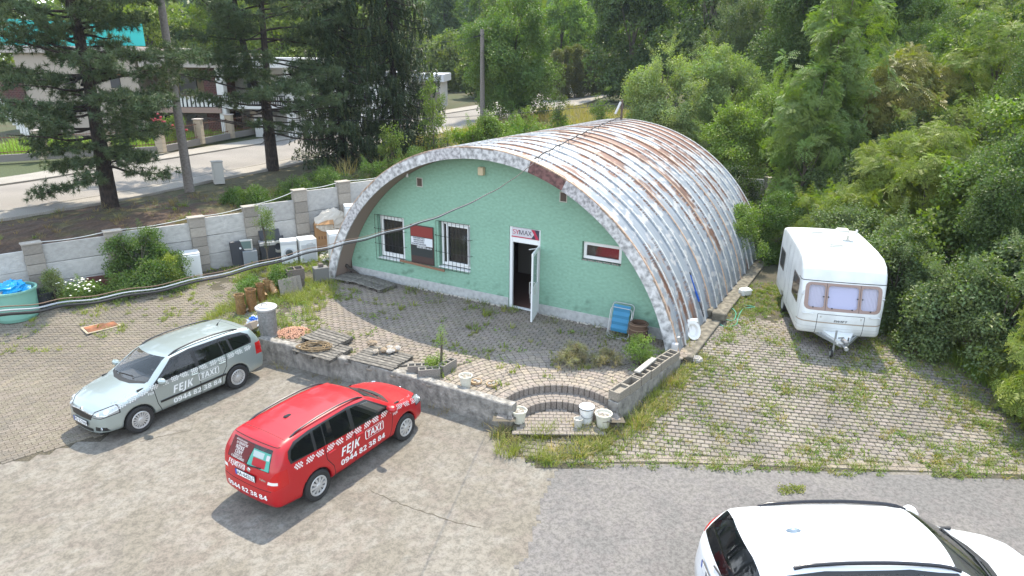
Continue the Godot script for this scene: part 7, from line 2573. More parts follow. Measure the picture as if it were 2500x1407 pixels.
	em.lathe(Transform3D(), [Vector2(0, 0), Vector2(0.135, 0), Vector2(0.165, 0.36)], 26)
	var enam := mat("enamel_bright", 0.70, 0.70, 0.68, 0.3)
	part(eb, "body", em, enam)
	var er := MB.new()
	er.lathe(Transform3D(), [Vector2(0.165, 0.355), Vector2(0.182, 0.36), Vector2(0.182, 0.375), Vector2(0.165, 0.38)], 26)
	part(eb, "rim", er, mat("iron", 0.02, 0.02, 0.02, 0.6, 0.3))
	var el := MB.new()
	el.lathe(Transform3D(), [Vector2(0.178, 0.378), Vector2(0.17, 0.395), Vector2(0, 0.4)], 26)
	part(eb, "lid", el, enam)
	var eh := MB.new()
	var hp := []
	for i in 13:
		var a := PI * i / 12.0
		hp.append(Vector3(cos(a) * 0.175, 0.33 - 0.16 * sin(a), sin(a) * 0.12 + 0.06))
	eh.tube(hp, 0.004, -1, 5)
	part(eb, "handle", eh, mat("iron", 0.02, 0.02, 0.02, 0.6, 0.3))
	var sc := thing("small_pot", "small pale plastic pot in front of the enamel bucket", "pot", spot(1411, 1043, 0.15))
	var scm := MB.new()
	scm.lathe(Transform3D(), [Vector2(0, 0), Vector2(0.08, 0), Vector2(0.095, 0.2), Vector2(0.1, 0.21), Vector2(0.088, 0.21), Vector2(0.075, 0.16), Vector2(0, 0.16)], 18)
	part(sc, "pot", scm, mat("pot_grey", 0.45, 0.43, 0.38, 0.7))
	var sb := thing("folding_lounger", "folded garden lounger with blue cloth leaning on the green wall", "lounger", hut(4.45, 0.0, -0.45), HUT_ANGLE)
	var steel := mat("tube_steel", 0.45, 0.46, 0.47, 0.3, 0.7)
	for k in 2:
		var fm := MB.new()
		var o := []
		var ro := rounded(-0.31, 0.0, 0.31, 0.95 - 0.1 * k, 0.09)
		for r in ro:
			o.append(Vector3(r[0], r[1] * 0.95, 0.0 + 0.12 * k - r[1] * 0.28))
		o.append(o[0])
		fm.tube(o, 0.013, -1, 6)
		part(sb, "tube_frame", fm, steel)
	var cl := MB.new()
	for j in 8:
		var y0 := 0.16 + j * 0.09
		var y1 := y0 + 0.09
		var s0 := 0.035 * (j % 2)
		var s1 := 0.035 * ((j + 1) % 2)
		cl.face([Vector3(-0.24, y0, 0.08 - y0 * 0.28 + s0), Vector3(0.24, y0, 0.08 - y0 * 0.28 + s0), Vector3(0.24, y1, 0.08 - y1 * 0.28 + s1), Vector3(-0.24, y1, 0.08 - y1 * 0.28 + s1)], Vector3(0, 0.2, 1))
	part(sb, "cloth", cl, mat("cloth_blue", 0.04, 0.19, 0.32, 0.8))
	var wb := thing("wicker_barrel", "dark brown wicker barrel beside the folded lounger", "barrel", hut(5.0, 0.0, -0.45))
	var bm := MB.new()
	bm.lathe(Transform3D(), [Vector2(0, 0), Vector2(0.22, 0), Vector2(0.26, 0.25), Vector2(0.23, 0.55), Vector2(0.19, 0.55), Vector2(0.21, 0.1), Vector2(0, 0.1)], 20)
	part(wb, "body", bm, mat("wicker", 0.11, 0.065, 0.04, 0.95))
	for y in [0.06, 0.2, 0.36, 0.5]:
		var hb := MB.new()
		hb.lathe(Transform3D(Basis(), Vector3(0, y, 0)), [Vector2(0.25, 0), Vector2(0.275, 0.015), Vector2(0.25, 0.03)], 20)
		part(wb, "hoop", hb, mat("wicker_light", 0.17, 0.11, 0.07, 0.95))
	var sk := thing("wash_basin", "white ceramic wash basin leaning on the roof foot", "basin", hut(6.22, 0.0, 0.55), HUT_ANGLE)
	sk.rotation = Vector3(0, HUT_ANGLE + 0.75, 0)
	var bs := MB.new()
	bs.lathe(Transform3D(Basis(Vector3.RIGHT, 1.05).scaled(Vector3(0.8, 1, 1)), Vector3(0, 0.22, 0)), [Vector2(0, -0.10), Vector2(0.16, -0.08), Vector2(0.22, 0.0), Vector2(0.27, 0.02), Vector2(0.265, 0.045), Vector2(0.19, 0.03), Vector2(0.14, -0.04), Vector2(0, -0.06)], 26)
	part(sk, "bowl", bs, mat("ceramic", 0.68, 0.66, 0.62, 0.2))
	var tl := MB.new()
	tl.box(Transform3D(Basis(Vector3.RIGHT, 1.05), Vector3(0, 0.45, -0.14)), Vector3(0.40, 0.05, 0.12), 0.02)
	part(sk, "ledge", tl, mat("ceramic", 0.68, 0.66, 0.62, 0.2))
	var wbk := MB.new()
	wbk.box(Transform3D(Basis(Vector3.UP, 0.1), Vector3(0, 0.17, 0)), Vector3(0.16, 0.34, 0.13), 0.015)
	solo("white_post", wbk, mat("post_white", 0.55, 0.53, 0.51, 0.8), "short whitish concrete post at the front foot of the roof", "post", "", Transform3D(Basis(Vector3.UP, HUT_ANGLE), hut(6.12, -0.03, -0.78)))
	var gp := thing("grey_pipe", "short grey plastic pipe standing by the whitish post", "pipe", hut(6.08, 0.0, -0.45))
	var gpm := MB.new()
	gpm.lathe(Transform3D(), [Vector2(0.055, 0), Vector2(0.055, 0.26), Vector2(0.07, 0.27), Vector2(0.07, 0.36), Vector2(0.06, 0.37), Vector2(0, 0.37)], 16)
	part(gp, "barrel", gpm, mat("pipe_grey", 0.33, 0.33, 0.32, 0.6))
	for b in [[6.1, 2.55, 0.34, "dark concrete lump on the kerb by the leaning poles", 0.22], [6.5, 2.45, 0.42, "flat concrete lump on the kerb beside the jerrycan", 0.3]]:
		var lm := MB.new()
		lm.box(Transform3D(Basis(), Vector3(0, 0.12, 0)), Vector3(b[2], 0.24, 0.36), 0.03)
		solo("concrete_lump", lm, mat("kerb", 0.24, 0.215, 0.165, 0.95), b[3], "block", "", Transform3D(Basis(Vector3.UP, HUT_ANGLE + 0.15), hut(b[0], -0.02, b[1])))
	var pl := thing("garden_sprayer_pole", "long black pole with a bright blue grip leaning on the roof side", "pole", Vector3.ZERO)
	var a0 := hut(6.2, 0.0, 2.0)
	var a1 := hut(5.72, 1.55, 1.55)
	var pm2 := MB.new()
	pm2.tube([a0, a1], 0.016, -1, 6)
	part(pl, "shaft", pm2, mat("black_plastic", 0.028, 0.030, 0.036, 0.5))
	var bg := MB.new()
	bg.tube([a0.lerp(a1, 0.42), a0.lerp(a1, 0.62)], 0.04, 0.03, 8)
	bg.tube([a0.lerp(a1, 0.62), a0.lerp(a1, 0.95)], 0.02, 0.018, 6)
	part(pl, "grip", bg, mat("blue_grip", 0.01, 0.09, 0.42, 0.4))
	var gpole := MB.new()
	gpole.tube([hut(6.15, 0.0, 1.25), hut(5.85, 1.0, 1.45)], 0.02, -1, 6)
	solo("green_pole", gpole, mat("green_pole", 0.02, 0.16, 0.10, 0.5), "dark green pole leaning on the roof side", "pole")
	var jc := thing("jerrycan", "white plastic jerrycan lying on the sand by the kerb", "can", gy(1818, 722), 0.4)
	var jm := MB.new()
	jm.box(Transform3D(Basis(), Vector3(0, 0.13, 0)), Vector3(0.40, 0.26, 0.28), 0.05)
	part(jc, "body", jm, mat("can_white", 0.66, 0.66, 0.64, 0.4))
	var jn := MB.new()
	jn.tube([Vector3(0.2, 0.16, 0.05), Vector3(0.25, 0.17, 0.05)], 0.03, -1, 8)
	part(jc, "spout", jn, mat("can_white", 0.66, 0.66, 0.64, 0.4))
	var hpts := []
	for q in [[1752, 757], [1778, 752], [1796, 765], [1790, 785], [1765, 782], [1753, 790], [1770, 800], [1797, 795], [1802, 778], [1815, 757], [1842, 752], [1815, 747]]:
		hpts.append(gy(q[0], q[1]) + Vector3(0, 0.03, 0))
	var smooth := []
	for i in hpts.size() - 1:
		for k in 8:
			smooth.append(hpts[i].cubic_interpolate(hpts[i + 1], hpts[maxi(i - 1, 0)], hpts[mini(i + 2, hpts.size() - 1)], k / 8.0))
	var hm := MB.new()
	hm.tube(smooth, 0.014, -1, 6)
	solo("garden_hose", hm, mat("hose_green", 0.06, 0.33, 0.24, 0.5), "turquoise garden hose coiled on the paving beside the kerb", "hose")
	var bh := []
	for i in 12:
		bh.append(gy(1790 + i * 2.4, 793 + i * 1.2) + Vector3(0, 0.02, 0))
	var bhm := MB.new()
	bhm.tube(bh, 0.012, -1, 5)
	solo("black_hose", bhm, mat("black_plastic", 0.028, 0.030, 0.036, 0.5), "short black hose end on the paving beside the turquoise hose", "hose")
	solo("stone", crumple(Vector3(0.16, 0.1, 0.13), 41, 0.25), sm[2], "lone pale stone on the paving by the front roof foot", "stone", "", Transform3D(Basis(), gy(1700, 884) + Vector3(0, 0.07, 0)))
	var grate := MB.new()
	for i in 7:
		grate.box(Transform3D(Basis(), Vector3(-0.24 + i * 0.08, 0.02, 0)), Vector3(0.035, 0.03, 0.36), 0.003)
	for s in [-1.0, 1.0]:
		grate.box(Transform3D(Basis(), Vector3(0, 0.02, 0.18 * s)), Vector3(0.56, 0.034, 0.03), 0.003)
	solo("drain_grate", grate, mat("grate", 0.05, 0.055, 0.05, 0.8), "dark drain grate in the grass below the steps", "grate", "", Transform3D(Basis(Vector3.UP, -0.1), gy(1395, 1101) + Vector3(0, 0.02, 0)))
	var grit := MB.new()
	grit.box(Transform3D(), Vector3(0.035, 0.025, 0.03), 0.006)
	var xf := []
	var gc := spot(716, 814, TER)
	for i in 700:
		var r := sqrt(rng.randf()) * 0.42
		var a := rnd(0, TAU)
		xf.append(Transform3D(Basis(Vector3.UP, a) * Basis(Vector3.RIGHT, rnd(-1, 1)), gc + Vector3(cos(a) * r * 1.1, 0.14 * (1.0 - r / 0.42) + rnd(0.0, 0.03), sin(a) * r)))
	var gh := many(self, "grit_heap", grit.mesh(), mat("grit", 0.48, 0.27, 0.18, 0.9), xf)
	gh.set_meta("kind", "stuff")
	gh.set_meta("label", "small heap of orange brick grit by the dustbin")
	gh.set_meta("category", "grit")
func build_cables() -> void:
	var black := mat("cable", 0.018, 0.018, 0.02, 0.55)
	var grey_c := mat("cable_grey", 0.34, 0.36, 0.38, 0.5)
	var end := hut(1.85, 4.62, HUT_FRONT - 0.03)
	var start := spot_d(0, 772, 3.9)
	var before := start + (start - spot_d(200, 742, 4.6)) * 1.5
	var line := [before, start]
	var dir := Vector2(end.x - start.x, end.z - start.z)
	var nrm := Vector3(dir.y, 0, -dir.x).normalized()
	for q in [[200, 742], [400, 707], [600, 660], [760, 617], [880, 588], [1000, 554], [1100, 518], [1200, 470], [1260, 432]]:
		var d := ray(q[0], q[1])
		var t := (start - Vector3(0, EYE, 0)).dot(nrm) / d.dot(nrm)
		line.append(Vector3(0, EYE, 0) + d * t)
	line.append(end)
	var sm := []
	for i in line.size() - 1:
		for k in 10:
			sm.append(line[i].cubic_interpolate(line[i + 1], line[maxi(i - 1, 0)], line[mini(i + 2, line.size() - 1)], k / 10.0))
	sm.append(end)
	for c in [[0.0085, 0.0, "thick black cable hanging across the yard to the arched roof", black], [0.005, 0.02, "thin grey cable twisted along the thick black one across the yard", grey_c], [0.003, 0.04, "thin rusty wire strung above the thick black cable across the yard", mat("wire_rust", 0.14, 0.09, 0.06, 0.8)]]:
		var p := []
		for i in sm.size():
			p.append(sm[i] + Vector3(0, c[1] * (1.0 if i < 60 else maxf(0.2, 1.0 - (i - 60) / 40.0)) + 0.006 * sin(i * 0.8), 0))
		var m := MB.new()
		m.tube(p, c[0], -1, 7)
		solo("overhead_cable", m, c[3], c[2], "cable")
	var rp := []
	var n := 34
	for i in n + 1:
		var t := float(i) / n
		var s := lerpf(1.85, -0.05, t)
		var d := lerpf(HUT_FRONT, HUT_LEN - 0.35, t)
		rp.append(hut(s, arc_top(s, ARC_R) + 0.15 - 0.02 * sin(t * 60), d))
	var rm := MB.new()
	rm.tube(rp, 0.02, -1, 6)
	var rc := thing("roof_cable", "black cable on small holders running over the rusty roof", "cable", Vector3.ZERO)
	part(rc, "cable", rm, black)
	for i in range(1, n, 3):
		var st := MB.new()
		st.tube([rp[i], rp[i] - Vector3(0, 0.16, 0)], 0.008, -1, 5)
		part(rc, "holder", st, black)
	var ma := thing("roof_mast", "short steel mast with an insulator at the far end of the roof", "mast", hut(-0.05, 0, HUT_LEN - 0.3))
	var top := arc_top(-0.05, ARC_R)
	var mm := MB.new()
	mm.tube([Vector3(0, top - 0.1, 0), Vector3(0, top + 0.85, 0)], 0.05, 0.045, 8)
	part(ma, "post", mm, mat("mast", 0.10, 0.07, 0.055, 0.7))
	var mi := MB.new()
	mi.tube([Vector3(-0.28, top + 0.28, 0.1), Vector3(-0.06, top + 0.75, 0.0)], 0.045, 0.05, 8)
	part(ma, "insulator", mi, mat("post_white", 0.55, 0.53, 0.51, 0.8))
	var tops := [Vector3(-2.9, street_y(-55.85) + 6.6, -55.8), Vector3(-14.1, 10.6, -28.9), Vector3(11.0, land(11.0, -95.0) + 7.6, -95.0)]
	var mast := hut(-0.05, top + 0.7, HUT_LEN - 0.3)
	for w in [[tops[0], spot_d(960, 85, 62.0), 0.5, "thin wire from the power pole toward the conifers", 0.014], [tops[0] + Vector3(0, -0.25, 0), spot_d(940, 120, 60.0), 0.5, "lower thin wire from the power pole toward the conifers", 0.012], [mast, spot_d(690, 293, 36.0), 0.25, "thin wire from the roof mast across to the street", 0.010], [tops[2], spot_d(1900, -20, 80.0), 1.0, "thin wire from the slim wooden pole over the trees", 0.02]]:
		var p := []
		for i in 25:
			var t := i / 24.0
			p.append(w[0].lerp(w[1], t) - Vector3(0, 4.0 * w[2] * t * (1.0 - t), 0))
		var m := MB.new()
		m.tube(p, w[4], -1, 5)
		solo("thin_wire", m, black, w[3], "wire")
var sprays := {}
func leaf(m: MB, p: Vector3, d: Vector3, side: Vector3, L: float, W: float, bend := 0.15) -> void:
	var n := side.cross(d).normalized()
	var a := p
	var mid := p + d * L * 0.45
	var e := p + d * L - n * L * bend
	var l := mid + side * W * 0.5 + n * W * 0.12
	var r := mid - side * W * 0.5 + n * W * 0.12
	m.tri(a, r, e)
	m.tri(a, e, l)
func rdir() -> Vector3:
	var z := rnd(-1, 1)
	var a := rnd(0, TAU)
	var r := sqrt(1 - z * z)
	return Vector3(r * cos(a), z, r * sin(a))
func spray(key: String, n: int, R: float, L: float, W: float, flat := 0.75) -> ArrayMesh:
	if sprays.has(key):
		return sprays[key]
	var m := MB.new()
	for i in n:
		var p := rdir() * pow(rng.randf(), 0.5) * R
		p.y *= flat
		var d := (p.normalized() * 0.6 + rdir() * 0.8 + Vector3(0, 0.12, 0)).normalized()
		var s := d.cross(Vector3.UP + rdir() * 0.5).normalized()
		leaf(m, p, d, s, L * rnd(0.7, 1.25), W * rnd(0.7, 1.25))
	sprays[key] = m.mesh()
	return sprays[key]
func fan_spray(key: String, n: int, len: float, leaflets: int, L: float, W: float) -> ArrayMesh:   # feathered leaves
	if sprays.has(key):
		return sprays[key]
	var m := MB.new()
	for i in n:
		var a := TAU * i / n + rnd(-0.3, 0.3)
		var d := Vector3(cos(a), rnd(-0.2, 0.9), sin(a)).normalized()
		for k in leaflets:
			var t := 0.25 + 0.75 * k / leaflets
			var p := d * len * t - Vector3(0, 0.25 * len * t * t, 0)
			var s := d.cross(Vector3.UP).normalized()
			for sg in [-1.0, 1.0]:
				leaf(m, p, (s * sg + d * 0.5 + Vector3(0, -0.15, 0)).normalized(), d, L * rnd(0.8, 1.2), W)
	sprays[key] = m.mesh()
	return sprays[key]
func tuft(key: String, n: int, L: float, W: float, spread: float) -> ArrayMesh:
	if sprays.has(key):
		return sprays[key]
	var m := MB.new()
	for i in n:
		var d := (Vector3.UP * (1.0 - spread) + rdir() * spread).normalized()
		var s := d.cross(rdir()).normalized() * W * 0.5
		var e := d * L * rnd(0.75, 1.15)
		m.tri(-s, s, e)
	sprays[key] = m.mesh()
	return sprays[key]
func twig(key: String, len: float) -> ArrayMesh:           # hanging conifer twig along -y
	if sprays.has(key):
		return sprays[key]
	var m := MB.new()
	for i in 34:
		var t := i / 34.0
		var a := rnd(0, TAU)
		var p := Vector3(sin(t * 3.0) * 0.04, -t * len, cos(t * 2.3) * 0.04)
		var d := Vector3(cos(a), -0.9, sin(a)).normalized()
		leaf(m, p, d, d.cross(Vector3.UP).normalized(), 0.12 * (1.15 - 0.5 * t), 0.055, 0.0)
	sprays[key] = m.mesh()
	return sprays[key]
func blades(key: String, n: int, h: float, W: float, R: float, lean: float) -> ArrayMesh:
	if sprays.has(key):
		return sprays[key]
	var m := MB.new()
	for i in n:
		var a := rnd(0, TAU)
		var p := Vector3(cos(a), 0, sin(a)) * sqrt(rng.randf()) * R
		var d := Vector3(cos(a) * lean * rng.randf(), 1, sin(a) * lean * rng.randf()).normalized()
		var hh := h * rnd(0.5, 1.15)
		var s := Vector3(-sin(a), 0, cos(a)).rotated(Vector3.UP, rnd(-1.2, 1.2)) * W * 0.5
		var mid := p + d * hh * 0.55
		var tip := p + d * hh + Vector3(cos(a), -0.25, sin(a)) * hh * lean * 0.5
		m.quad(p - s, p + s, mid + s * 0.8, mid - s * 0.8)
		m.tri(mid - s * 0.8, mid + s * 0.8, tip)
	sprays[key] = m.mesh()
	return sprays[key]
func leafmat(key: String, rough := 0.5, back := Color(0.85, 0.95, 0.30)) -> StandardMaterial3D:
	return mat("leaf_" + key, 1, 1, 1, rough, 0, {vc = true, back = back})
func basis_up(d: Vector3, sc: float) -> Basis:
	var x := d.cross(rdir()).normalized()
	if x.length() < 0.5:
		x = Vector3.RIGHT
	return Basis(x, d, x.cross(d)).scaled(Vector3.ONE * sc)
func tint(c: Color, v: float) -> Color:
	var k := 1.65 + rnd(-v, v)
	var w := rnd(-0.10, 0.14)
	return Color(c.r * k * (1.0 + w), c.g * k, c.b * k * (1.0 - w))
var bark: StandardMaterial3D
func leafy(called: String, label: String, cat: String, group: String, at: Vector3, H: float, R: float, low: float, mesh: ArrayMesh, count: int, col: Color, opt := {}) -> Node3D:
	var o := thing(called, label, cat, at, 0.0, group)
	var lobes := []
	var n: int = opt.get("lobes", 9)
	var shape: String = opt.get("shape", "round")
	for i in n:
		var t := (i + 0.5) / n
		var y := lerpf(low, H, t)
		var w := 1.0
		if shape == "round":
			w = sqrt(maxf(0.05, 1.0 - pow((t - 0.42) / 0.62, 2.0)))
		elif shape == "cone":
			w = 1.05 - 0.85 * t
		elif shape == "shrub":
			w = 1.0 - 0.45 * t * t
		elif shape == "column":
			w = 0.9 - 0.45 * absf(t - 0.45)
		var a := i * 2.4 + rnd(-0.4, 0.4)
		var off := R * w * rnd(0.30, 0.62)
		if shape == "cone" or shape == "column":
			off *= 0.55
		var rr := R * w * rnd(0.46, 0.66)
		lobes.append([Vector3(cos(a) * off, y - rr * 0.25, sin(a) * off), Vector3(rr, rr * rnd(0.7, 0.95) * clampf((H - low) / (2.2 * R), 0.6, 1.5), rr)])
	if shape != "shrub" or opt.get("fill", true):
		lobes.append([Vector3(0, lerpf(low, H, 0.45), 0), Vector3(R * 0.62, (H - low) * 0.42, R * 0.62)])
	var trunk := MB.new()
	var tr: float = opt.get("trunk", clampf(H * 0.016, 0.025, 0.3))
	trunk.tube([Vector3(0, -0.15, 0), Vector3(rnd(-0.05, 0.05), H * 0.3, rnd(-0.05, 0.05)), Vector3(rnd(-0.15, 0.15), H * 0.8, rnd(-0.15, 0.15))], tr, tr * 0.35, 7)
	for l in lobes:
		var f := Vector3(0, minf(l[0].y * 0.55, H * 0.6), 0)
		trunk.tube([f, f.lerp(l[0], 0.5) + Vector3(0, -0.05 * H, 0) * 0.5, l[0] + Vector3(0, l[1].y * 0.2, 0)], tr * 0.45, tr * 0.12, 5)
	part(o, opt.get("stem", "trunk"), trunk, bark)
	var tot := 0.0
	for l in lobes:
		tot += l[1].x * l[1].x
	var xf := []
	var cs := []
	var gap := noise(int(at.x * 13 + at.z * 7 + 999), 0.9 / maxf(R, 0.5), 2)
	var size: float = opt.get("size", 1.0)
	for l in lobes:
		var k := int(count * l[1].x * l[1].x / tot)
		for i in k:
			var d := rdir()
			if d.y < -0.4 and rng.randf() < 0.7:
				d.y = -d.y
			var p: Vector3 = l[0] + d * l[1] * rnd(0.62, 1.06)
			if p.y < 0.05:
				p.y = rnd(0.05, 0.3)
			if gap.get_noise_3dv(p) < -0.06:
				continue
			xf.append(Transform3D(basis_up((d + Vector3.UP * 0.35).normalized(), size * rnd(0.7, 1.25)), p))
			var c := tint(col, 0.34)
			cs.append(c)
	if opt.has("shoots"):        # long upright shoots that break the outline
		for i in int(opt.shoots):
			var l = lobes[rng.randi() % lobes.size()]
			var d := (rdir() + Vector3.UP * 1.1).normalized()
			var b: Vector3 = l[0] + d * l[1]
			for k in 6:
				xf.append(Transform3D(basis_up(d, size * (0.65 - 0.07 * k)), b + d * k * 0.16 * R * 0.5))
				cs.append(tint(col, 0.2))
	many(o, "foliage" if cat != "tree" else "crown", mesh, opt.get("mat", leafmat("broad")), xf, cs)
	return o
func pine(label: String, at: Vector3, H: float, low: float, spread: float, fork: bool, density: float) -> void:
	var o := thing("pine_tree", label, "tree", at)
	var tr := MB.new()
	var stems := [[Vector3(0, -0.2, 0), Vector3(0.05, H * 0.35, 0), Vector3(-0.1, H, 0.1)]]
	if fork:
		stems = [[Vector3(0, -0.2, 0), Vector3(0.0, 3.2, 0)], [Vector3(0.0, 3.1, 0), Vector3(-0.55, 4.6, 0.1), Vector3(-0.9, 7.0, 0.1), Vector3(-1.2, H * 0.9, 0)], [Vector3(0.0, 3.1, 0), Vector3(0.15, 4.6, -0.1), Vector3(0.25, 7.5, 0), Vector3(0.6, H, 0.2)]]
	for i in stems.size():
		tr.tube(stems[i], 0.32 if i == 0 else 0.2, 0.10 if i > 0 or not fork else 0.25, 9)
	var brk := mat("bark_pine", 0.085, 0.060, 0.046, 0.95, 0, {tex = grey("barktex", 91, 0.03, 5, 0.35, 1.0, 256, 1.0, 1, 4), tile = Vector3(0.7, 2.0, 0.7), world = false, normal = bumps("bark_n", 92, 0.05, 4, 9.0), bump = 1.0})
	part(o, "trunk", tr, brk)
	var limbs := MB.new()
	var xf := []
	var cs := []
	var col := Color(0.048, 0.068, 0.028)
	var y := low
	var az := 0.0
	while y < H - 0.3:
		var t := (y - low) / (H - low)
		for b in 4:
			az += 1.62 + rnd(-0.3, 0.3)
			var stem: Array = stems[0] if not fork or y < 3.2 else stems[1 + b % 2]
			var base: Vector3 = stem[0]
			for s in stem.size() - 1:
				if y >= stem[s].y and y <= stem[s + 1].y:
					base = stem[s].lerp(stem[s + 1], (y - stem[s].y) / (stem[s + 1].y - stem[s].y))
			if y > stem[-1].y:
				continue
			base.y = y + rnd(-0.22, 0.22)
			var L: float = spread * (0.55 + 0.45 * sin(PI * clampf(0.18 + t * 0.85, 0, 1))) * rnd(0.35, 1.12)
			var droop := lerpf(-0.12, 0.28, t) + rnd(-0.30, 0.22)
			var d := Vector3(cos(az), 0, sin(az))
			var bare: bool = (rng.randf() > density) or (fork and y < 3.6 and rng.randf() < 0.6)
			var P := []
			for k in 6:
				var s := k / 5.0
				P.append(base + d * L * s + Vector3(0, droop * L * s + 0.10 * L * s * s + sin(s * 9 + az) * 0.04, 0) + d.cross(Vector3.UP) * sin(s * 4 + az) * 0.08 * L)
			limbs.tube(P, 0.055, 0.012, 5, false)
			if bare:
				continue
			var n := int(L * 5.8)
			for k in n:
				var s := 0.28 + 0.72 * (k + rng.randf()) / n
				var q: Vector3 = P[int(s * 4.99)].lerp(P[mini(int(s * 4.99) + 1, 5)], s * 4.99 - int(s * 4.99))
				var sd := (d.cross(Vector3.UP) * (1.0 if k % 2 == 0 else -1.0) * rnd(0.5, 1.0) + d * rnd(0.3, 0.9) + Vector3(0, rnd(-0.25, 0.25), 0)).normalized()
				var sl := rnd(0.35, 0.85) * (1.15 - 0.55 * s) * (0.6 + 0.13 * L)
				if k % 2 == 0:
					limbs.tube([q, q + sd * sl], 0.014, 0.006, 4, false)
				for w in 6:
					var e := q + sd * sl * (0.35 + 0.65 * w / 5.0) + rdir() * 0.20
					xf.append(Transform3D(basis_up((sd + Vector3.UP * 0.5 + rdir() * 0.35).normalized(), rnd(0.8, 1.35)), e))
					cs.append(tint(col, 0.28))
		y += 0.40
	part(o, "limbs", limbs, brk)
	many(o, "crown", tuft("pine", 26, 0.19, 0.022, 0.75), leafmat("pine", 0.6, Color(0.5, 0.6, 0.25)), xf, cs)
func spruce(label: String, at: Vector3, H: float, low: float, spread: float, lean: float) -> void:
	var o := thing("spruce_tree", label, "tree", at)
	var tr := MB.new()
	tr.tube([Vector3(0, -0.2, 0), Vector3(lean * 0.3, H * 0.5, 0), Vector3(lean, H, 0)], 0.24, 0.04, 8)
	part(o, "trunk", tr, mats["bark_pine"])
	var limbs := MB.new()
	var xf := []
	var cs := []
	var y := low
	var az := 0.0
	while y < H - 0.2:
		var t := (y - low) / (H - low)
		for b in 4:
			az += 1.65 + rnd(-0.35, 0.35)
			var L := spread * (1.0 - 0.62 * t) * rnd(0.5, 1.1)
			var d := Vector3(cos(az), 0, sin(az))
			var base := Vector3(lean * y / H, y, 0)
			var P := []
			for k in 6:
				var s := k / 5.0
				P.append(base + d * L * s + Vector3(0, (-0.42 * sin(s * 2.4)) * L * 0.6 + 0.05 * s, 0))
			limbs.tube(P, 0.04, 0.010, 4, false)
			var n := int(L * 12.0)
			for k in n:
				var s := 0.18 + 0.82 * (k + rng.randf()) / n
				var q: Vector3 = P[int(s * 4.99)].lerp(P[mini(int(s * 4.99) + 1, 5)], s * 4.99 - int(s * 4.99))
				q += d.cross(Vector3.UP) * rnd(-0.38, 0.38) * (1.1 - 0.5 * s) * (0.5 + L * 0.22)
				xf.append(Transform3D(Basis(Vector3.UP, rnd(0, 6)) * Basis(Vector3.RIGHT, rnd(-0.35, 0.35)) * Basis.from_scale(Vector3.ONE * rnd(0.7, 1.35)), q))
				cs.append(tint(Color(0.030, 0.044, 0.018) if rng.randf() < 0.8 else Color(0.05, 0.062, 0.022), 0.25))
		y += 0.36
	part(o, "limbs", limbs, mats["bark_pine"])
	many(o, "crown", twig("spruce", 0.62), leafmat("pine", 0.6, Color(0.5, 0.6, 0.25)), xf, cs)
func scatter(parent: Node, called: String, mesh: Mesh, m: Material, n: int, poly: Array, col: Color, v: float, smin: float, smax: float, ground: Callable, dens = null) -> void:
	var P := pts(poly)
	var r := Rect2(P[0], Vector2.ZERO)
	for p in P:
		r = r.expand(p)
	var xf := []
	var cs := []
	for i in n:
		var q := Vector2(rnd(r.position.x, r.end.x), rnd(r.position.y, r.end.y))
		if not Geometry2D.is_point_in_polygon(q, P):
			continue
		if dens != null and rng.randf() > (dens.call(q.x, q.y) as float):
			continue
		var s := rnd(smin, smax)
		xf.append(Transform3D(Basis(Vector3.UP, rnd(0, 6)).scaled(Vector3(s, s * rnd(0.7, 1.25), s)), Vector3(q.x, (ground.call(q.x, q.y) as float) - 0.005, q.y)))
		cs.append(tint(col, v))
	if xf.size() < 9:
		return
	var o := many(parent, numbered(called) if parent == self else called, mesh, m, xf, cs)
	o.set_meta("kind", "stuff")
	if parent == self:
		o.set_meta("label", PLANT_LABELS.get(called, "green weeds growing on the ground"))
		o.set_meta("category", "weeds")
const PLANT_LABELS := {"paving_weeds": "small green weeds growing in the joints of the right paving", "verge_grass": "lush green grass at the foot of the thicket", "yard_weeds": "yellow green weeds between the fence and the left paving", "wall_grass": "long dry grass at the foot of the terrace wall and steps", "terrace_weeds": "weeds growing in patches on the terrace", "bank_grass": "dry grass on the bank above the concrete fence", "pipe_weeds": "green weeds growing round the clay pipes", "lawn": "bright green lawn behind the garden railing", "distant_forest": "dark wooded hillside far behind the street", "meadow_grass": "yellow dry grass beside the road behind the hut"}
func px(a: Array, y := 0.0) -> Array:
	var r := []
	for p in a:
		var q := spot(p[0], p[1], y)
		r.append([q.x, q.z])
	return r
func edge_x(z: float) -> float:
	return 12.2 + 0.10 * maxf(0.0, -z - 16.0) + 0.0016 * pow(maxf(0.0, -z - 20.0), 2.0) - 1.6 * smoothstep(-13.0, -22.0, z)
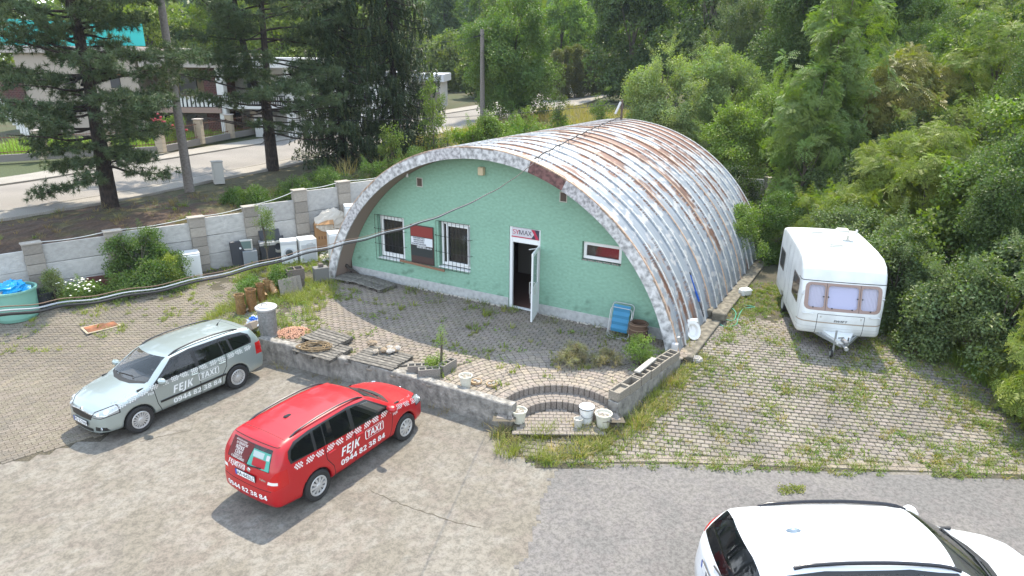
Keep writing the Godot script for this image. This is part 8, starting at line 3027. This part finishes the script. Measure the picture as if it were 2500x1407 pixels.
func build_plants() -> void:
	rng.seed = 77
	bark = mat("bark", 0.10, 0.08, 0.06, 0.95)
	var small := spray("small", 46, 0.30, 0.085, 0.055)
	var med := spray("med", 44, 0.46, 0.15, 0.095)
	var big := spray("big", 36, 0.85, 0.34, 0.22)
	var ash := fan_spray("ash", 7, 0.46, 5, 0.13, 0.05)
	var G := Color(0.085, 0.125, 0.028)
	pine("tall dark pine with drooping lower branches in front of the cream house", Vector3(-15.71, 2.15, -25.77), 12.5, 1.5, 3.8, false, 0.92)
	pine("tall forked pine with bare lower branches beside the white house", Vector3(-12.3, 2.25, -34.4), 13.0, 2.0, 4.6, true, 0.82)
	pine("dark pine at the left edge beside the road", Vector3(-21.6, 2.1, -25.4), 12.0, 2.2, 3.0, false, 0.9)
	spruce("dark spruce with hanging twigs next to the forked pine", Vector3(-9.3, 2.3, -37.0), 14.0, 0.8, 3.0, 0.3)
	spruce("dark spruce with hanging twigs nearest to the garage", Vector3(-6.6, 2.4, -38.8), 14.5, 0.6, 3.4, -0.4)
	leafy("maple_tree", "broad green maple behind the concrete power pole", "tree", "", Vector3(-0.2, street_y(-58) - 0.1, -58.5), 9.6, 4.0, 1.2, med, 2600, Color(0.075, 0.115, 0.024), {"lobes": 14, "shape": "round", "size": 1.15, "shoots": 14})
	leafy("round_tree", "bright yellow green round tree beyond the hedge", "tree", "", Vector3(6.5, land(6.5, -100.0), -100.0), 12.5, 5.2, 2.0, big, 1300, Color(0.12, 0.175, 0.025), {"lobes": 13})
	leafy("willow_tree", "drooping willow behind the maple", "tree", "", Vector3(-0.8, land(-0.8, -88.0), -88.0), 15.5, 4.2, 2.0, big, 900, Color(0.085, 0.11, 0.03), {"lobes": 12})
	for q in [[-11.5, -118, 17, 6.5, "dark green tree left of the willow"], [-5.0, -104, 13, 4.5, "dark tree standing between the maple and the willow"], [14.0, -112, 17, 6.0, "dark green tree right of the bright round tree"], [21.0, -100, 16, 5.5, "tall dark tree beside the pine wood"]]:
		leafy("dark_tree", q[4], "tree", "", Vector3(q[0], land(q[0], q[1]), q[1]), q[2], q[3], 1.5, big, 1100, Color(0.062, 0.092, 0.026), {"lobes": 12})
	for q in [[-15.5, -105, 9, 4.0], [-9.0, -92, 7, 3.6], [-19, -96, 9, 4.0], [-24, -110, 12, 5], [-3.8, -80, 5.5, 2.6]]:
		leafy("garden_tree", "pale green garden tree in the distance behind the garage", "tree", "pale garden trees in the distance", Vector3(q[0], land(q[0], q[1]), q[1]), q[2], q[3], 0.8, big, 700, Color(0.115, 0.14, 0.04), {"lobes": 9})
	for q in [[-42, -72, 13, 5], [-35, -68, 12, 4.5], [-29, -74, 13.5, 5], [-23, -70, 13, 4.8], [-49, -66, 12, 5], [-17, -78, 12, 4.6]]:
		leafy("garden_tree", "yellow green tree rising behind the houses", "tree", "trees behind the houses", Vector3(q[0], street_y(q[1]), q[1]), q[2], q[3], 1.0, big, 900, Color(0.12, 0.15, 0.03), {"lobes": 11})
	for i in 9:
		var t := i / 8.0
		var p := Vector3(lerpf(4.6, 15.0, t), 0, lerpf(-79.5, -93.0, t))
		p.y = street_y(p.z)
		leafy("thuja", "brownish clipped thuja in the tall hedge along the road", "tree", "thujas in the roadside hedge", p, rnd(4.6, 5.6), 1.45, 0.1, med, 520, Color(0.085, 0.085, 0.026), {"lobes": 6, "shape": "column", "size": 1.1})
	for q in [[-4.3, -36.5, 4.3, 0.95, "young leafy sapling with a thin top by the dry grass", 0.10], [-1.6, -37.8, 2.6, 1.1, "low bushy sapling behind the ridge of the arched roof", 0.095], [2.6, -40.0, 5.2, 0.62, "slim dark sapling standing against the road", 0.06], [0.6, -38.6, 2.9, 0.9, "small pale sapling left of the slim dark one", 0.10], [5.6, -44.0, 4.4, 0.85, "upright sapling right of the slim dark one", 0.085], [-6.0, -33.6, 2.4, 0.8, "small sapling behind the fence end at the arch", 0.09]]:
		leafy("sapling", q[4], "tree", "", Vector3(q[0], land(q[0], q[1]), q[1]), q[2], q[3], 0.2, med, int(85 * q[3] * q[2] / 2.0), Color(q[5], q[5] * 1.4, 0.026), {"lobes": 12, "shape": "round", "size": 0.62, "shoots": 8, "fill": false, "trunk": 0.03})
	for i in 13:
		var x := lerpf(-2.2, 9.5, i / 12.0)
		var z := -36.8 - 1.5 * (i % 3) - 0.1 * i
		leafy("low_shrub", "low bright green shrub in the row behind the arched roof", "shrub", "shrubs behind the arched roof", Vector3(x, land(x, z), z), rnd(1.9, 3.0), rnd(1.2, 1.7), 0.1, med, 330, Color(0.105, 0.155, 0.03), {"lobes": 7, "shape": "shrub", "size": 0.8, "shoots": 6})
	for q in [[9.2, -43.0, 6.9, 3.2, "large silvery green willow shrub behind the roof", 0.17, 0.20, 0.085], [13.0, -44.5, 6.6, 3.0, "second silvery willow shrub right of the larger one", 0.15, 0.19, 0.07], [12.2, -37.6, 4.6, 2.3, "light green birch shrub by the rear corner of the roof", 0.125, 0.17, 0.035], [15.0, -39.0, 5.0, 2.2, "light green shrub next to the birch shrub", 0.115, 0.16, 0.032], [16.8, -54.0, 9.6, 3.6, "grey green round tree in front of the dark wood", 0.075, 0.095, 0.042]]:
		leafy("willow_shrub", q[4], "shrub", "", Vector3(q[0], land(q[0], q[1]), q[1]), q[2], q[3], 0.3, med, int(190 * q[3] * q[3]), Color(q[5], q[6], q[7]), {"lobes": 13, "shape": "round", "size": 0.8, "shoots": 22})
	for q in [[24, -62, 17, 6.5], [30, -58, 18, 6.5], [19, -70, 17, 6], [36, -64, 18, 7], [27, -76, 19, 7], [13, -78, 16, 5.5], [42, -80, 18, 7]]:
		leafy("wood_tree", "tall dark leafy tree in the wood behind the hut", "tree", "tall dark trees of the wood behind the hut", Vector3(q[0], land(q[0], q[1]), q[1]), q[2], q[3], 1.0, big, 1500, Color(0.060, 0.088, 0.024), {"lobes": 15})
	for q in [[23.5, -48, 13.5, 4.6], [19.8, -47, 11.0, 3.8]]:
		leafy("wood_tree", "dark tree with a dense shaded crown at the edge of the wood", "tree", "dark trees at the edge of the wood", Vector3(q[0], land(q[0], q[1]), q[1]), q[2], q[3], 0.6, med, 3600, Color(0.064, 0.096, 0.024), {"lobes": 15, "size": 1.1})
	leafy("ash_tree", "tall slender ash tree with feathery leaves behind the caravan", "tree", "", Vector3(14.3, land(14.3, -31.5) - 0.2, -31.5), 9.8, 2.7, 0.4, ash, 1700, Color(0.11, 0.15, 0.038), {"lobes": 20, "shape": "round", "size": 1.0, "shoots": 16})
	leafy("ash_tree", "shorter ash tree growing in front of the tall slender one", "tree", "", Vector3(12.9, land(12.9, -29.8) - 0.2, -29.8), 6.6, 1.9, 0.4, ash, 900, Color(0.105, 0.15, 0.036), {"lobes": 14, "shape": "round", "size": 0.95, "shoots": 10})
	leafy("sumac_shrub", "reddish green sumac shrub rising from the thicket", "shrub", "", Vector3(18.2, land(18.2, -32.5), -32.5), 5.4, 2.9, 0.5, ash, 1000, Color(0.135, 0.13, 0.034), {"lobes": 11, "size": 1.2})
	leafy("elder_shrub", "dark ivy clad shrub in the shade behind the roof corner", "shrub", "", Vector3(11.4, land(11.4, -33.0), -33.0), 2.6, 1.9, 0.1, small, 900, Color(0.035, 0.055, 0.018), {"lobes": 9, "shape": "shrub"})
	var kinds := [["hazel_shrub", "dense green shrub in the thicket beside the caravan", Color(0.095, 0.135, 0.028), spray("hazel", 30, 0.34, 0.14, 0.105), 1.0, 0.95], ["bramble_shrub", "dull green bramble shrub in the thicket beside the caravan", Color(0.085, 0.115, 0.042), spray("bramble", 44, 0.30, 0.10, 0.07), 1.0, 1.0], ["yellow_shrub", "yellow green shrub in the thicket beside the caravan", Color(0.13, 0.16, 0.026), ash, 0.85, 0.8], ["dark_shrub", "dark green shrub in the thicket beside the caravan", Color(0.06, 0.092, 0.025), small, 1.0, 1.1]]
	var rows := [[0.25, 1.45, 2.0, 3.0, 1.3, -9.6, -27.0, 720, "front"], [2.6, 2.0, 3.0, 4.4, 1.7, -8.0, -33.0, 900, "middle"], [5.6, 2.7, 3.8, 5.6, 2.2, -8.0, -40.0, 1000, "back"], [9.6, 3.6, 4.5, 6.5, 2.7, -10.0, -48.0, 1000, "upper"], [15.0, 4.6, 5.5, 8.0, 3.4, -12.0, -56.0, 1000, "top"], [23.0, 6.0, 7.0, 9.5, 4.4, -16.0, -66.0, 900, "crest"]]
	var ri := 0
	for r in rows:
		var z: float = r[5]
		while z > r[6]:
			var x: float = edge_x(z) + r[0] + rnd(-0.5, 0.5)
			var zz := z + rnd(-0.4, 0.4)
			var k = kinds[(rng.randi() % 7) % 4]
			var hgt := rnd(r[2], r[3])
			var rad: float = r[4] * rnd(0.85, 1.2)
			if x < 17.5 and zz < -26 and zz > -35 and ri < 3:
				hgt *= 0.8
			leafy(k[0], k[1].replace("thicket", r[8] + " part of the thicket" if r[8] != "front" else "thicket edge"), "shrub", "thicket shrubs", Vector3(x, land(x, zz) - 0.1, zz), hgt, rad, 0.1, k[3] if ri < 5 else big, int(r[7] * rad / r[4] * k[5]), k[2], {"lobes": 9, "shape": "shrub", "size": [0.85, 1.0, 0.85, 1.0, 1.25, 1.0][ri] * (k[4] if ri < 5 else 1.0), "shoots": 12, "stem": "stems"})
			z -= r[1] * rnd(0.85, 1.2)
		ri += 1
	leafy("hazel_shrub", "green shrub growing at the rear corner between the roof and the caravan", "shrub", "", Vector3(8.3, 0.4, -24.6), 2.3, 1.5, 0.1, small, 900, Color(0.10, 0.145, 0.03), {"lobes": 9, "shape": "shrub", "size": 0.8, "shoots": 8})
	leafy("dark_shrub", "dark shrub behind the rear of the caravan", "shrub", "", Vector3(9.9, 0.4, -25.8), 2.6, 1.5, 0.1, small, 900, Color(0.065, 0.105, 0.022), {"lobes": 9, "shape": "shrub", "size": 0.85, "shoots": 8})
	var p := gy(340, 708)
	leafy("laurel_bush", "large dark green bush in front of the concrete fence", "bush", "", p + Vector3(0.1, 0, -0.2), 1.8, 1.4, 0.05, small, 1250, Color(0.062, 0.10, 0.026), {"lobes": 11, "shape": "shrub", "size": 0.75, "shoots": 9})
	leafy("yellow_bush", "yellow green weedy bush at the right end of the large dark bush", "bush", "", gy(405, 705), 1.15, 0.5, 0.05, small, 220, Color(0.15, 0.18, 0.03), {"lobes": 7, "shape": "shrub", "size": 0.6, "shoots": 7})
	leafy("fence_sapling", "thin open sapling in front of the fence above the black panels", "sapling", "", gy(655, 652), 2.3, 0.6, 0.9, small, 60, Color(0.085, 0.12, 0.035), {"lobes": 8, "shape": "column", "size": 0.6, "shoots": 6, "fill": false})
	leafy("flower_weed", "tall weed with white flower heads beside the planter box", "weed", "", gy(205, 740), 0.75, 0.55, 0.05, small, 200, Color(0.10, 0.15, 0.035), {"lobes": 8, "shape": "shrub", "size": 0.55, "shoots": 8})
	leafy("flower_weed", "grey green tall weed beside the black tub", "weed", "", gy(140, 748), 1.15, 0.42, 0.05, small, 170, Color(0.12, 0.145, 0.06), {"lobes": 8, "shape": "column", "size": 0.5, "shoots": 8})
	var fm := MB.new()
	fm.lathe(Transform3D(), [Vector2(0.035, 0), Vector2(0.02, 0.012), Vector2(0, 0.014)], 7)
	var xf := []
	for i in 46:
		var q := gy(rnd(165, 232), rnd(735, 752))
		xf.append(Transform3D(Basis(Vector3.RIGHT, rnd(-0.4, 0.4)), q + Vector3(rnd(-0.3, 0.3), rnd(0.45, 0.85), rnd(-0.2, 0.2))))
	var fh := many(self, "white_flower_heads", fm.mesh(), mat("petal", 0.66, 0.66, 0.55, 0.8), xf)
	fh.set_meta("kind", "stuff")
	fh.set_meta("label", "white flower heads over the weeds beside the planter box")
	fh.set_meta("category", "flowers")
	leafy("ground_elder", "green weed clump climbing over the block stack", "weed", "", gy(690, 712), 0.85, 0.5, 0.05, small, 260, Color(0.075, 0.125, 0.028), {"lobes": 8, "shape": "shrub", "size": 0.55})
	leafy("ground_elder", "green weed clump behind the standing clay pipes", "weed", "", gy(612, 728), 0.6, 0.7, 0.05, small, 280, Color(0.08, 0.13, 0.03), {"lobes": 8, "shape": "shrub", "size": 0.55})
	leafy("tall_weed", "tall upright weed growing from the small flower bed", "weed", "", spot(1080, 905, TER), 1.15, 0.16, 0.1, small, 46, Color(0.12, 0.175, 0.035), {"lobes": 10, "shape": "column", "size": 0.36, "fill": false})
	leafy("bed_weeds", "low green plants inside the hollow block bed", "weed", "", spot(1062, 905, TER), 0.38, 0.36, 0.02, small, 110, Color(0.12, 0.17, 0.03), {"lobes": 7, "shape": "shrub", "size": 0.42})
	leafy("wall_weed", "leafy green weed at the right end of the terrace near the roof foot", "weed", "", spot(1560, 892, TER), 0.75, 0.5, 0.05, small, 130, Color(0.10, 0.15, 0.03), {"lobes": 9, "shape": "shrub", "size": 0.48, "shoots": 9})
	leafy("dry_bush", "pale dry seed head bush on the terrace", "bush", "", spot(1400, 890, TER), 0.55, 0.55, 0.05, tuft("seed", 26, 0.14, 0.012, 0.9), 240, Color(0.21, 0.185, 0.125), {"lobes": 9, "shape": "shrub", "size": 1.0})
	leafy("dry_bush", "second pale dry bush on the terrace beside the green weed", "bush", "", spot(1478, 892, TER), 0.42, 0.45, 0.05, tuft("seed", 26, 0.14, 0.012, 0.9), 150, Color(0.19, 0.17, 0.11), {"lobes": 8, "shape": "shrub", "size": 1.0})
	leafy("rose_bush", "rose bush with pink flowers behind the garden railing", "bush", "", Vector3(-20.6, street_y(-40), -41.5), 2.0, 0.9, 0.2, med, 160, Color(0.10, 0.14, 0.035), {"lobes": 7, "shape": "shrub", "size": 0.7})
	var rx := []
	for i in 26:
		rx.append(Transform3D(Basis(), Vector3(-20.6, street_y(-40), -41.5) + Vector3(rnd(-0.9, 0.9), rnd(0.9, 2.0), rnd(0.2, 0.8))))
	var rs := MB.new()
	rs.lathe(Transform3D(), [Vector2(0, -0.07), Vector2(0.09, 0), Vector2(0.06, 0.06), Vector2(0, 0.07)], 7)
	var rf := many(self, "rose_flowers", rs.mesh(), mat("rose", 0.50, 0.04, 0.08, 0.7), rx)
	rf.set_meta("kind", "stuff")
	rf.set_meta("label", "pink rose flowers on the bush behind the garden railing")
	rf.set_meta("category", "flowers")
	for q in [[-9.0, -27.4, 0.9, 0.8], [-7.8, -28.6, 1.0, 0.9], [-10.3, -26.3, 0.7, 0.7], [-6.2, -30.2, 1.3, 1.0], [-4.6, -31.8, 1.5, 1.1], [-8.6, -30.5, 0.8, 0.9], [-11.2, -26.6, 0.5, 0.6]]:
		leafy("bank_shrub", "green weedy shrub on the bank above the concrete fence", "shrub", "shrubs on the bank above the fence", Vector3(q[0], yard_y(q[0], q[1]) + 1.75, q[1]), q[2], q[3], 0.05, small, 260, Color(0.06, 0.10, 0.024), {"lobes": 8, "shape": "shrub", "size": 0.7, "shoots": 5})
	var gmat := leafmat("grass", 0.6, Color(0.8, 0.9, 0.3))
	var g1 := blades("short", 14, 0.13, 0.014, 0.07, 0.7)
	var g2 := blades("long", 22, 0.34, 0.013, 0.14, 0.55)
	var weed := spray("weed", 16, 0.10, 0.055, 0.026, 0.8)
	var yg := func(x: float, z: float) -> float: return yard_y(x, z)
	var tg := func(_x: float, _z: float) -> float: return TER
	var lg := func(x: float, z: float) -> float: return land(x, z)
	var dn := noise(501, 0.55, 3)
	var rp := [[0.3, -11.7], [13.6, -11.2], [12.6, -15], [11.6, -18], [10.9, -22], [8.0, -22.5], [6.0, -17.6], [4.9, -16.6], [4.3, -15.9], [2.4, -13.2], [1.0, -12.5]]
	var rd := func(x: float, z: float) -> float: return clampf(0.27 + 0.9 * dn.get_noise_2d(x, z) + 0.75 * smoothstep(3.2, 0.6, edge_x(z) - x) + 0.5 * smoothstep(1.0, 0.2, absf((x - 2.3) * 0.77 + (z + 13.3) * 0.63)) + 0.35 * smoothstep(0.7, 0.1, absf(z + 11.9)), 0.03, 1.0)
	scatter(self, "paving_weeds", g1, gmat, 8200, rp, Color(0.125, 0.15, 0.035), 0.35, 0.5, 1.3, yg, rd)
	scatter(self, "paving_weeds", weed, gmat, 7600, rp, Color(0.12, 0.165, 0.035), 0.35, 0.5, 1.3, yg, rd)
	scatter(self, "paving_weeds", g1, gmat, 5200, rp, Color(0.21, 0.175, 0.07), 0.3, 0.5, 1.1, yg, rd)
	var verge := [[13.9, -10.4], [12.7, -12.6], [11.7, -15.2], [11.0, -17.6], [10.5, -20.5], [11.6, -21.0], [12.2, -17.6], [13.2, -14.6], [14.6, -11.0]]
	scatter(self, "verge_grass", g2, gmat, 2600, verge, Color(0.125, 0.18, 0.03), 0.3, 0.8, 1.9, yg)
	scatter(self, "verge_grass", spray("weed2", 26, 0.2, 0.08, 0.04), gmat, 1400, verge, Color(0.10, 0.15, 0.03), 0.3, 0.6, 1.5, yg)
	var lw := [[-16.5, -18.6], [-13.8, -19.6], [-12.0, -20.9], [-10.0, -21.6], [-8.6, -22.0], [-6.6, -22.4], [-5.5, -24.8], [-7.2, -26.2], [-10.2, -23.7], [-13.2, -21.3], [-15.2, -19.9], [-18.0, -17.4]]
	scatter(self, "yard_weeds", g2, gmat, 3600, lw, Color(0.165, 0.175, 0.04), 0.3, 0.35, 0.95, yg, func(x, z): return clampf(0.45 + 1.2 * dn.get_noise_2d(x, z), 0.0, 1.0))
	scatter(self, "yard_weeds", weed, gmat, 3600, lw, Color(0.12, 0.16, 0.035), 0.3, 0.8, 2.0, yg, func(x, z): return clampf(0.4 + 1.3 * dn.get_noise_2d(x, z), 0.0, 1.0))
	var lp := [[-16.5, -16.0], [-12.4, -16.8], [-8.2, -19.2], [-7.6, -21.6], [-12.0, -21.2], [-15.4, -19.4]]
	scatter(self, "yard_weeds", g1, gmat, 2400, lp, Color(0.15, 0.17, 0.04), 0.3, 0.5, 1.4, yg, func(x, z): return clampf(0.02 + 1.3 * dn.get_noise_2d(x * 1.6, z * 1.6) + 0.3 * smoothstep(-18.5, -20.5, z), 0.0, 0.9))
	var pp := [[-9.3, -18.2], [-7.2, -17.0], [-6.0, -17.6], [-5.6, -20.0], [-6.0, -22.0], [-8.2, -21.8], [-9.2, -20.0]]
	scatter(self, "pipe_weeds", g2, gmat, 1500, pp, Color(0.17, 0.18, 0.045), 0.3, 0.4, 1.0, func(x, z): return maxf(yard_y(x, z), TER if x > -6.7 else 0.0), func(x, z): return clampf(0.35 + 1.2 * dn.get_noise_2d(x, z), 0.02, 1.0))
	scatter(self, "pipe_weeds", spray("weed2", 26, 0.2, 0.08, 0.04), gmat, 700, pp, Color(0.11, 0.155, 0.035), 0.3, 0.5, 1.2, func(x, z): return maxf(yard_y(x, z), TER if x > -6.7 else 0.0), func(x, z): return clampf(0.35 + 1.2 * dn.get_noise_2d(x + 9, z), 0.02, 1.0))
	var tw := [[-6.6, -17.0], [-0.3, -13.6], [1.5, -14.6], [2.4, -14.2], [4.3, -16.2], [4.9, -17.0], [-0.5, -19.6], [-5.8, -22.0]]
	var td := func(x: float, z: float) -> float: return clampf(-0.08 + 1.3 * dn.get_noise_2d(x * 1.2 + 30, z * 1.2) + 0.45 * smoothstep(-4.6, -6.4, x) + 0.5 * smoothstep(0.9, 0.2, absf((x - 3.6) * 0.77 + (z + 15.1) * 0.63)), 0.0, 0.9)
	scatter(self, "terrace_weeds", g1, gmat, 3400, tw, Color(0.15, 0.165, 0.04), 0.35, 0.5, 1.5, tg, td)
	scatter(self, "terrace_weeds", weed, gmat, 2400, tw, Color(0.12, 0.16, 0.035), 0.35, 0.5, 1.4, tg, td)
	var wf := []
	for s in [-5.6, 5.6]:
		var a := hut(s, 0, -0.05)
		wf.append([a.x, a.z])
	for s in [5.6, -5.6]:
		var a := hut(s, 0, -0.95)
		wf.append([a.x, a.z])
	scatter(self, "terrace_weeds", blades("dry", 18, 0.26, 0.010, 0.12, 0.8), gmat, 900, wf, Color(0.11, 0.12, 0.04), 0.3, 0.5, 1.2, tg, func(x, z): return clampf(0.25 + 1.4 * dn.get_noise_2d(x, z), 0.0, 0.8))
	var wg := px([[1190, 1060], [1250, 1040], [1285, 1050], [1460, 1050], [1500, 1060], [1640, 935], [1680, 880], [1700, 900], [1640, 1010], [1540, 1090], [1350, 1140], [1220, 1115]])
	scatter(self, "wall_grass", g2, gmat, 1500, wg, Color(0.15, 0.165, 0.04), 0.35, 0.45, 1.1, yg, func(x, z): return clampf(0.62 + 1.0 * dn.get_noise_2d(x * 1.4, z * 1.4), 0.0, 1.0))
	scatter(self, "wall_grass", blades("dry", 18, 0.26, 0.010, 0.12, 0.8), gmat, 1100, wg, Color(0.30, 0.235, 0.11), 0.25, 0.5, 1.2, yg, func(x, z): return clampf(0.6 + 1.0 * dn.get_noise_2d(x + 5, z), 0.0, 1.0))
	var wl := px([[640, 880], [1245, 1048], [1235, 1062], [640, 892]])
	scatter(self, "wall_grass", blades("dry", 18, 0.26, 0.010, 0.12, 0.8), gmat, 900, wl, Color(0.15, 0.12, 0.065), 0.3, 0.35, 0.9, yg, func(x, z): return clampf(0.3 + 1.6 * dn.get_noise_2d(x, z), 0.0, 1.0))
	var cr := px([[1340, 1150], [1352, 1150], [1318, 1290], [1250, 1407], [1236, 1407], [1305, 1285]])
	scatter(self, "paving_weeds", weed, gmat, 500, cr, Color(0.14, 0.165, 0.04), 0.3, 0.5, 1.0, func(_x, _z): return 0.006, func(x, z): return clampf(0.2 + 1.6 * dn.get_noise_2d(x, z * 2.0), 0.0, 1.0))
	scatter(self, "paving_weeds", weed, gmat, 60, px([[1905, 1190], [1960, 1185], [1960, 1205], [1905, 1207]]), Color(0.16, 0.17, 0.05), 0.3, 0.6, 1.0, func(_x, _z): return 0.006)
	var bg := [[-20.5, -15.5], [-15.2, -20.9], [-11.4, -23.9], [-7.0, -27.6], [-1.5, -32.8], [-3.0, -36.0], [-7.0, -33.0], [-12.2, -29.0], [-16.8, -25.0], [-20.0, -20.5]]
	scatter(self, "bank_grass", blades("dry", 18, 0.26, 0.010, 0.12, 0.8), gmat, 5200, bg, Color(0.15, 0.115, 0.055), 0.3, 0.5, 1.0, func(x, z): return lerpf(yard_y(x, z) + 1.55, street_y(z), smoothstep(0.0, 3.0, fence_side(x, z))) + 0.03, func(x, z): return clampf(0.35 + 0.9 * dn.get_noise_2d(x, z) + (x + 14.0) * 0.06, 0.05, 1.0))
	scatter(self, "bank_grass", g1, gmat, 3600, bg, Color(0.11, 0.13, 0.035), 0.3, 0.6, 1.4, func(x, z): return lerpf(yard_y(x, z) + 1.55, street_y(z), smoothstep(0.0, 3.0, fence_side(x, z))) + 0.03, func(x, z): return clampf(-0.1 + 1.2 * dn.get_noise_2d(x + 3, z) + (x + 15.0) * 0.09, 0.0, 1.0))
	scatter(self, "meadow_grass", blades("tall", 20, 0.55, 0.03, 0.3, 0.6), gmat, 2600, [[-9.0, -33.0], [-2.0, -33.5], [4.0, -36.6], [11.0, -42], [12, -62], [6, -70], [0.6, -61], [-4.5, -50], [-9.0, -40.5]], Color(0.235, 0.185, 0.075), 0.3, 0.7, 1.5, lg, func(x, z): return clampf(0.6 + 0.9 * dn.get_noise_2d(x * 0.5, z * 0.5), 0.0, 1.0))
	scatter(self, "lawn", blades("lawn", 16, 0.4, 0.03, 0.35, 0.5), gmat, 2400, [[-29, -36.2], [-20.6, -39.6], [-18.2, -47.5], [-20.5, -48.5], [-24, -44], [-31, -42]], Color(0.14, 0.20, 0.03), 0.25, 0.8, 1.4, lg)
	var ft := spray("far_tree", 90, 3.2, 1.9, 1.3, 1.5)
	var hx := []
	var hc := []
	for i in 2600:
		var z := rnd(-118, -300)
		var x := rnd(-0.62, 0.80) * -z + rnd(-10, 10)
		hx.append(Transform3D(Basis(Vector3.UP, rnd(0, 6)).scaled(Vector3(1, rnd(0.9, 1.6), 1) * rnd(0.8, 1.3)), Vector3(x, land(x, z) + 3.5, z)))
		hc.append(tint(Color(0.055, 0.082, 0.026) if rng.randf() < 0.6 else Color(0.085, 0.115, 0.03), 0.3))
	for i in 900:
		var z := rnd(-50, -125)
		var x := edge_x(z) + rnd(24, 75)
		hx.append(Transform3D(Basis(Vector3.UP, rnd(0, 6)).scaled(Vector3(1, rnd(0.9, 1.4), 1) * rnd(0.7, 1.1)), Vector3(x, land(x, z) + 3.0, z)))
		hc.append(tint(Color(0.085, 0.12, 0.03), 0.3))
	var fo := many(self, "distant_forest", ft, leafmat("broad"), hx, hc)
	fo.set_meta("kind", "stuff")
	fo.set_meta("label", PLANT_LABELS["distant_forest"])
	fo.set_meta("category", "forest")
